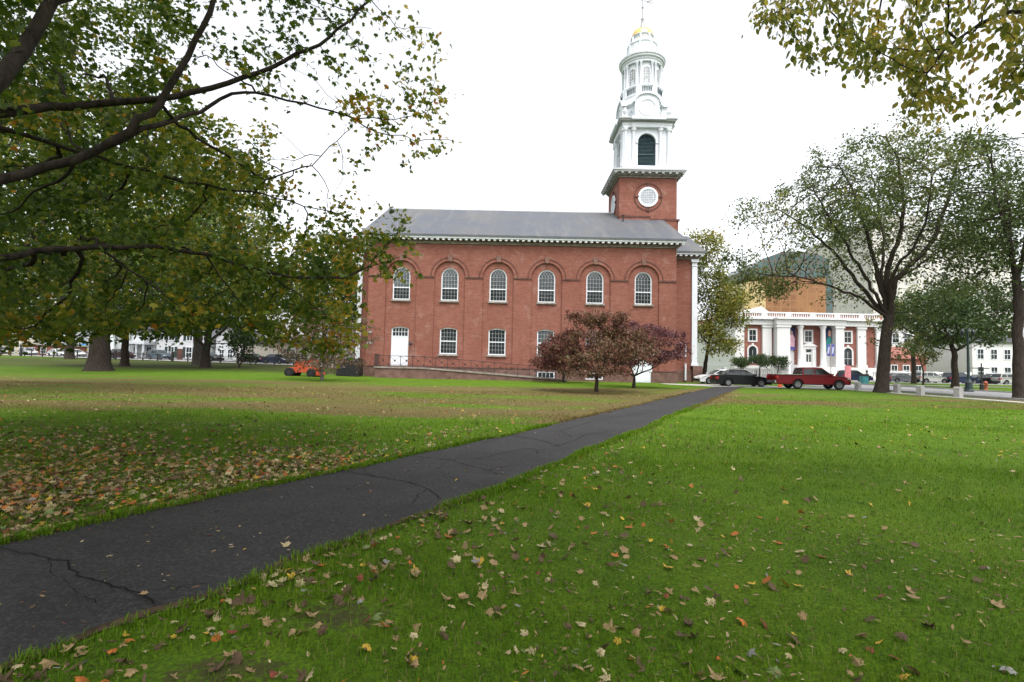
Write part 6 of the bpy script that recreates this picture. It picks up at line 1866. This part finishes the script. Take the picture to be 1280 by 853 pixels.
A = np.concatenate([cloud(*c) for c in [
 (-420, 110, -330, 120, 4.2, 9, 330), (-60, 215, -60, 140, 6.2, 11, 330), (220, 325, -40, 110, 6.2, 8.5, 40), (325, 470, -50, 112, 6.6, 8.2, 100), (470, 560, 25, 112, 7.4, 8.3, 22), (430, 588, 118, 190, 7.7, 8.5, 22),
 (-330, 0, 110, 300, 5.0, 10, 330), (0, 250, 120, 300, 6.2, 12, 560), (225, 340, 150, 262, 6.8, 11, 170), (330, 500, 205, 282, 7.6, 9, 40), (-330, 0, 285, 402, 5.2, 10, 300), (0, 330, 290, 400, 6.4, 12, 520), (300, 440, 285, 400, 7.2, 11.5, 330), (425, 525, 262, 348, 7.9, 9, 70),
 (-60, 110, 385, 432, 6.2, 11, 200), (110, 350, 385, 418, 7, 11.5, 190), (340, 452, 372, 432, 7.8, 9.6, 90)]])
P, par = grow(seeds, par, A, .17, 2.2, .22, 90, rs, jit=.22)
fm = thing('maple_tree', 'near maple whose dark boughs and lobed leaves fill the upper left', 'tree', (TR[0], TR[1], 0))
def near_thin(p):
    # the far ends of the boughs have lost most of their leaves
    u_ = p[:, 0] / np.maximum(p[:, 1], .1)
    v_ = (p[:, 2] - CAM_H) / np.maximum(p[:, 1], .1)
    k = np.ones(len(p))
    k = np.where((u_ > -.60) & (v_ > .42), .5, k)
    k = np.where((u_ > -.44) & (v_ > .26), .42, k)
    k = k * np.clip(.8 + .55 * wave_noise(p, 1.7, 99), .1, 1)
    k = np.where(((u_ < -.46) & (v_ < .40)) | (u_ < -.64), 1.0, k)
    k = np.where((u_ > -.66) & (u_ < -.48) & (v_ > .50), .35, k)
    return k
def near_yellow(p, rs):
    u_ = p[:, 0] / np.maximum(p[:, 1], .1)
    s = np.clip((u_ + .75) / .45, 0, 1)
    w = wave_noise(p, 1.9, 77)
    return .15 * s * np.clip(w + .25, 0, 2) + .22 * (w > 1.2) * (rs.rand(len(p)) < .55) + .10 * s + .12 * (u_ > -.36)
tree_parts(fm, P, par, .0035, .34, rs, 'leaf_maple', 'bark', 17, .10, .080, LEAF_MAPLE, .9, fixed, .50, .24, seed=8, tscale=1.0, maxtips=4.0, thin=near_thin, yellow=near_yellow)
def high_crown(root, T, c, rad, z0, z1, n_pt, leaf, tmpl, size, r0, seed, ztop):
    # unseen rest of the crown, overhead and behind, enlarged to shade the near ground
    rs = np.random.RandomState(seed)
    A = blobs(c[0], c[1], z0, z1, rad, 26, n_pt, rs)
    out = (A[:, 1] < .5) | (A[:, 2] > CAM_H + .80 * A[:, 1] + 1.0) | (np.abs(A[:, 0]) > 1.12 * A[:, 1] + 1.6)
    A = A[out]
    seeds = [(T[0], T[1], ztop), (T[0] + .05, T[1] - .05, ztop + .6), (T[0], T[1] - .1, ztop + 1.4), (T[0] - .1, T[1], ztop + 2.4)]
    P, par = grow(seeds, [-1, 0, 1, 2], A, .42, rad * 1.2, .6, 60, rs)
    o3 = np.array(ORG[root.name])
    r, tm, tips = radii(P, par, .012, r0, [r0, r0 * .95, r0 * .9, r0 * .8])
    limbs_mesh('unseen_upper_limbs', P - o3, par, r, M['bark'], root, sides=lambda q: 8 if q > .1 else 4)
    pos, ax, nr, sz = leafage(P, par, tips, tm, rs, 20, .30, size, .6, 3.0)
    k = (pos[:, 1] < .3) | (pos[:, 2] > CAM_H + .78 * pos[:, 1] + .5) | (np.abs(pos[:, 0]) > 1.1 * pos[:, 1] + 1.0)
    pos, ax, nr, sz = pos[k], ax[k], nr[k], sz[k]
    tint = np.clip(.4 + .2 * wave_noise(pos, .8, seed) + .15 * rs.randn(len(pos)), 0, 1)
    leaf_cloud('unseen_upper_crown', pos - o3, ax, nr, sz, tmpl, tint, M[leaf], root)
high_crown(fm, TR, (-4.6, .6), 9.6, 4.6, 14.5, 1900, 'leaf_maple', LEAF_MAPLE, .18, .26, 91, 2.2)

# -- branch hanging in at the upper right, from a tree standing outside the frame
rs = np.random.RandomState(70)
T2 = (10.5, 4.5)
seeds, par, fixed = [], [], []
for i, z_ in enumerate(np.linspace(-.2, 6.2, 12)):
    seeds.append((T2[0], T2[1] + .02 * i, z_)); par.append(i - 1); fixed.append(.30 - .12 * i / 11)
def add_b(pts, r0, r1, j0):
    prev = j0; allp = [np.array(seeds[j0])] + pts
    tot = sum(np.linalg.norm(b - a_) for a_, b in zip(allp[:-1], allp[1:])); run = 0
    for a_, b in zip(allp[:-1], allp[1:]):
        ln = np.linalg.norm(b - a_); k = max(1, int(ln / .16))
        for s in range(1, k + 1):
            run += ln / k
            seeds.append(tuple(a_ + (b - a_) * s / k + rs.randn(3) * .012)); par.append(prev); prev = len(seeds) - 1
            fixed.append(r0 + (r1 - r0) * min(1, run / tot))
add_b(bough([(1500, -90, 5.6), (1330, -50, 5.9), (1200, -40, 6.1), (1080, -25, 6.3), (1000, -5, 6.4), (950, 30, 6.5)]), .09, .006, 11)
add_b(bough([(1480, -60, 5.4), (1340, 0, 5.5), (1240, 20, 5.6), (1180, 60, 5.6), (1150, 110, 5.6), (1135, 140, 5.6)]), .07, .005, 11)
add_b(bough([(1490, 0, 5.2), (1380, 40, 5.1), (1300, 62, 5.1), (1262, 95, 5.1)]), .05, .005, 10)
A = np.concatenate([cloud(*c) for c in [(940, 1000, -60, 50, 6, 7, 40), (985, 1080, -60, 95, 5.6, 7, 95), (1060, 1170, -60, 105, 5.2, 7, 140), (1125, 1210, 60, 150, 5.2, 6.3, 60), (1170, 1290, -60, 60, 5, 6.4, 60), (1240, 1340, 60, 125, 4.8, 5.8, 30), (1290, 1500, -200, 120, 4, 6.5, 140)]])
P, par = grow(seeds, par, A, .15, 1.6, .19, 70, rs, jit=.2)
nb = thing('beech_tree', 'near tree whose hanging yellow green leafy sprays enter the upper right corner', 'tree', (T2[0], T2[1], 0))
tree_parts(nb, P, par, .003, .26, rs, 'leaf_near', 'bark', 11, .075, .08, LEAF_OVAL, 1.5, fixed, .55, .30, seed=9, tscale=1.2, maxtips=4.0)
high_crown(nb, T2, (7.6, -1.8), 7.6, 5.6, 14, 1300, 'leaf_near', LEAF_OVAL, .16, .17, 92, 6.2)

# ------------------------------------------------------------------ grass and fallen leaves
def in_view(x, y_, m=1.0):
    return (np.abs(x) < y_ * 1.02 + m) & (y_ > 1.2)
rs = np.random.RandomState(80)
PX, PY, PS, PW = [], [], [], []
for (y0, y1, dens, hgt, wid) in ((1.3, 4.2, 3600, .050, .0042), (4.2, 8, 1150, .052, .0065), (8, 15, 420, .048, .009), (15, 28, 110, .042, .016)):
    n = int((y1 - y0) * (2 * (y1 * 1.02 + 3.6)) * dens)
    yy = y0 + (y1 - y0) * rs.rand(n); xx = (rs.rand(n) * 2 - 1) * (y1 * 1.02 + 3.6)
    k = in_view(xx, yy, 3.6); xx, yy = xx[k], yy[k]
    PX.append(xx); PY.append(yy); PS.append(np.full(len(xx), hgt)); PW.append(np.full(len(xx), wid))
ne = 60000; ti = (rs.rand(ne) ** 1.5 * NP * .62).astype(int) + 60; se = rs.rand(ne) < .5
ec = np.where(se[:, None], PLw[ti], PRw[ti]) + nrm[ti] * ((np.abs(rs.randn(ne)) * .07 - .05) * np.where(se, -1, 1))[:, None] + rs.randn(ne, 2) * .03
ec = ec[in_view(ec[:, 0], ec[:, 1], 1.2)]
PX.append(ec[:, 0]); PY.append(ec[:, 1]); PS.append(np.full(len(ec), .06)); PW.append(.0035 + .0007 * ec[:, 1])
X_, Y_, S_, W2 = map(np.concatenate, (PX, PY, PS, PW))
sd = path_side(X_, Y_)
keep = sd > (-.04 - .09 * rs.rand(len(X_)) ** 2 + .04 * np.sin(X_ * 3.1 + Y_ * 2.3))
pn = wave_noise(np.stack([X_, Y_, X_ * 0], -1), 1.1, 5)
bare = np.minimum(((X_ + .95) / .36) ** 2 + ((Y_ - 3.0) / .2) ** 2, ((X_ + 1.3) / .34) ** 2 + ((Y_ - 2.45) / .17) ** 2) + .7 * pn
keep &= (bare > 1.0) | (rs.rand(len(X_)) < .12)
keep &= rs.rand(len(X_)) < np.clip(.82 + .25 * pn, .25, 1)
keep &= ~((X_ > 26.2) | ((Y_ > 41) & (X_ > 14)))
X_, Y_, S_, W2, pn = X_[keep], Y_[keep], S_[keep], W2[keep], pn[keep]
n = len(X_)
h = S_ * (.45 + .85 * rs.rand(n)) * (1 + .25 * pn)
az = rs.rand(n) * 6.283; tilt = .25 + .75 * rs.rand(n) ** 1.3
dx, dy = np.cos(az), np.sin(az)
bx_, by_ = -dy * W2 / 2, dx * W2 / 2
Z0 = ground_z(X_, Y_)
V = np.empty((n, 5, 3))
V[:, 0] = np.stack([X_ - bx_, Y_ - by_, Z0 - .004], -1); V[:, 1] = np.stack([X_ + bx_, Y_ + by_, Z0 - .004], -1)
mx_, my_ = X_ + dx * h * tilt * .35, Y_ + dy * h * tilt * .35
V[:, 2] = np.stack([mx_ + bx_ * .8, my_ + by_ * .8, Z0 + h * .62], -1); V[:, 3] = np.stack([mx_ - bx_ * .8, my_ - by_ * .8, Z0 + h * .62], -1)
V[:, 4] = np.stack([X_ + dx * h * tilt, Y_ + dy * h * tilt, Z0 + h * (1.05 - .35 * tilt)], -1)
V[:, 4, 2] -= .0
Lp = (np.arange(n)[:, None] * 5 + np.array([0, 1, 2, 3, 3, 2, 4])[None]).ravel()
fz_ = np.clip(1.25 - Y_ / 14, .25, 1)
tint = np.clip(.48 + .30 * fz_ * rs.randn(n) + .22 * pn * fz_, 0, .89); tint = np.where(rs.rand(n) < np.clip(.05 - .05 * wave_noise(np.stack([X_, Y_, X_ * 0], -1), 2.2, 9), .015, .2), .97, tint)
me = mesh_arrays('grass', V.reshape(-1, 3), Lp, np.tile([4, 3], n), {'tint': np.repeat(tint, 2)})
props(link('grass', me, M['grass']), kind='stuff')

LEAFCOL = dict(tan=(.29, .20, .095), pale=(.40, .33, .18), brown=(.095, .060, .032), yellow=(.50, .33, .04), orange=(.42, .13, .025), red=(.20, .05, .03), green=(.14, .19, .06), grey=(.24, .235, .21))
LEAFMAT = {}
for k, c in LEAFCOL.items():
    nt = NT(k + '_fallen_leaf')
    a = nt.noise(9, 4, .6, nt.obj()); 
    nt.bsdf(nt.mix(nt.ramp(a, [(.35, 0.0), (.7, 1.0)]), tuple(v * .65 for v in c), tuple(min(1, v * 1.15) for v in c)), .7, .25)
    LEAFMAT[k] = nt.m
names = list(LEAFCOL); 
def scatter(n, fx):
    out = fx(n); return out
def near_right(n):
    y_ = 1.5 + 11 * rs.rand(n) ** 1.6; x = (rs.rand(n) * 2 - 1) * (y_ * 1.02 + .8); return x, y_
def litter_left(n):
    y_ = 4.0 + 7.5 * rs.rand(n) ** 1.2; x = -y_ * 1.05 - .5 + rs.rand(n) * (y_ * 1.1 + 1); return x, y_
def far_any(n):
    y_ = 9 + 24 * rs.rand(n) ** 1.4; x = (rs.rand(n) * 2 - 1) * y_ * 1.02; return x, y_
LX_, LY_, LW_ = [], [], []
x, y_ = near_right(8500); sd = path_side(x, y_); u_ = x - (y_ - 8.6) * .53
wn_ = wave_noise(np.stack([x, y_, x * 0], -1), .9, 15)
k = (sd > -.02) & (u_ > 0) & (rs.rand(len(x)) < np.clip(.10 + .26 * np.clip(wn_ - .2, -1, 2) + .95 * np.exp(-sd / 1.0), .04, 1) * np.where(x > 2.2, .55, 1)); LX_.append(x[k]); LY_.append(y_[k])
x, y_ = litter_left(48000); sd = path_side(x, y_); u_ = x - (y_ - 8.6) * .53
wn_ = wave_noise(np.stack([x, y_, x * 0], -1), .7, 16)
k = (sd > .02) & (u_ < 0) & (rs.rand(len(x)) < np.clip(.62 + .36 * wn_, .06, 1) * np.clip(1.2 - (y_ - 4) / 5.2, .07, 1) * np.clip(.55 + sd * .8, 0, 1)); LX_.append(x[k]); LY_.append(y_[k])
x, y_ = far_any(3600); sd = path_side(x, y_); u_ = x - (y_ - 8.6) * .53
k = (sd > 0) & (rs.rand(len(x)) < np.where(u_ < 0, .8, .35)) & (x < 26); LX_.append(x[k]); LY_.append(y_[k])
x, y_ = near_right(160); sd = path_side(x, y_); k = (sd < -.1) & (rs.rand(len(x)) < .25); LX_.append(x[k]); LY_.append(y_[k])
lx_, ly_ = np.concatenate(LX_), np.concatenate(LY_)
# the ones that show largest are things of their own, the rest is litter
app = np.sqrt(lx_ ** 2 + ly_ ** 2) 
vis = (np.abs(lx_) < ly_ * .985) & (ly_ > 2.15)
order = np.argsort(np.where(vis, app, 1e6) + rs.rand(len(app)) * .2)
ind, rest = order[:300], order[300:]
pal_p = dict(tan=.33, pale=.13, brown=.34, yellow=.035, orange=.055, red=.03, green=.06, grey=.02)
variants = {}
for k in names:
    for v in range(4):
        cv = rs.uniform(-1.0, 1.1); tv, tf = maple_leaf(cv); tv = tv * np.array([[rs.uniform(.55, 1), 1, 1]])
        tv = tv.copy(); tv[:, 1] -= .4; tv[:, 2] += .09 * np.sin(tv[:, 0] * 5 + v) * np.sign(cv) + .06 * tv[:, 1] * rs.randn()
        tv[:, 2] -= tv[:, 2].min() * .6
        me = bpy.data.meshes.new('fallen_leaf'); me.from_pydata([tuple(q) for q in tv * .085], [], tf); me.materials.append(LEAFMAT[k]); variants[(k, v)] = me
col_of = rs.choice(names, len(lx_), p=[pal_p[k] for k in names])
word = dict(tan='tan', pale='pale cream', brown='dark brown', yellow='bright yellow', orange='orange', red='dull red', green='still green', grey='silvery grey')
for i in ind:
    k = col_of[i]; x, y_ = lx_[i], ly_[i]
    o = bpy.data.objects.new('fallen_leaf', variants[(k, rs.randint(4))]); COL.objects.link(o)
    sd1 = path_side(np.array([x]), np.array([y_]))[0]
    s = rs.uniform(.35, .85) if rs.rand() < .8 else rs.uniform(.8, 1.05)
    o.location = (x, y_, (rs.uniform(.002, .026) if sd1 > 0 else .026) + gz(x, y_)); o.rotation_euler = (rs.uniform(-.7, .7) * (1 if sd1 > 0 else .2), rs.uniform(-.7, .7) * (1 if sd1 > 0 else .2), rs.uniform(0, 6.28)); o.scale = (s, s * rs.uniform(.8, 1.1), s)
    where = 'on the asphalt path' if sd1 < 0 else ('in the leaf litter left of the path' if x < (y_ - 8.6) * .53 else ('in the near grass close to the path edge' if sd1 < .9 else 'in the open grass right of the path'))
    props(o, '%s fallen maple leaf lying %s' % (word[k], where), 'leaf', 'fallen %s leaves %s' % (word[k], where))
# litter
n = len(rest)
pos = np.stack([lx_[rest], ly_[rest], .008 + .026 * rs.rand(n) + ground_z(lx_[rest], ly_[rest])], -1)
dirs = rs.randn(n, 3); dirs[:, 2] *= .22
nr = rs.randn(n, 3) * .5; nr[:, 2] += 1
tmap = dict(tan=.19, pale=.31, brown=.06, yellow=.56, orange=.69, red=.81, green=.94, grey=.44)
stops = [(0.0, LEAFCOL['brown']), (.125, LEAFCOL['tan']), (.25, LEAFCOL['pale']), (.375, LEAFCOL['grey']), (.5, LEAFCOL['yellow']), (.625, LEAFCOL['orange']), (.75, LEAFCOL['red']), (.875, LEAFCOL['green'])]
nt = NT('leaf_litter'); a = nt.add('Attribute', attribute_name='tint'); c = nt.ramp(a.outputs['Fac'], stops, 'CONSTANT')
c = nt.mix(nt.ramp(nt.noise(20, 3, .6), [(.35, 0.0), (.7, .5)]), c, (.08, .05, .03)); nt.bsdf(c, .7, .25)
pal_l = dict(tan=.36, pale=.13, brown=.28, yellow=.06, orange=.08, red=.03, green=.05, grey=.01)
tt = np.array([tmap[k] for k in rs.choice(names, n, p=[pal_l[k] for k in names])])
tv, tf = maple_leaf(.5); tv = tv.copy(); tv[:, 1] -= .4; tv[:, 0] *= .8
lo = leaf_cloud('leaf_litter', pos, dirs, nr, .035 + .055 * rs.rand(n), (tv, tf), tt, nt.m, None)
props(lo, kind='stuff')

# crumbs of old leaves and twigs in the sward
n0 = 42000
y_ = 1.4 + 12 * rs.rand(n0) ** 1.5; x = (rs.rand(n0) * 2 - 1) * (y_ * 1.02 + .8)
sd = path_side(x, y_); w_ = wave_noise(np.stack([x, y_, x * 0], -1), 1.5, 21)
k = ((sd > -.04) & (rs.rand(n0) < np.clip(.16 + .34 * w_, .03, 1) + .5 * np.exp(-np.maximum(sd, 0) / .25))) | ((sd < 0) & (rs.rand(n0) < .05))
x, y_, sd = x[k], y_[k], sd[k]; n = len(x)
pos = np.stack([x, y_, np.where(sd > 0, .006 + .02 * rs.rand(n), .024)], -1)
dirs = rs.randn(n, 3); dirs[:, 2] *= .15; nr = rs.randn(n, 3) * .4; nr[:, 2] += 1
tv = np.array([(0, -.5, 0), (.16, -.1, .05), (.10, .4, 0), (-.12, .5, .04), (-.15, -.2, .02)]); tf = [(0, 1, 2, 3, 4)]
tt = np.array([tmap[q] for q in rs.choice(names, n, p=[.30, .08, .50, .02, .02, .02, .02, .04])])
lo = leaf_cloud('leaf_crumbs', pos, dirs, nr, .018 + .04 * rs.rand(n) ** 2, (tv, tf), tt, nt.m, None)
props(lo, kind='stuff')
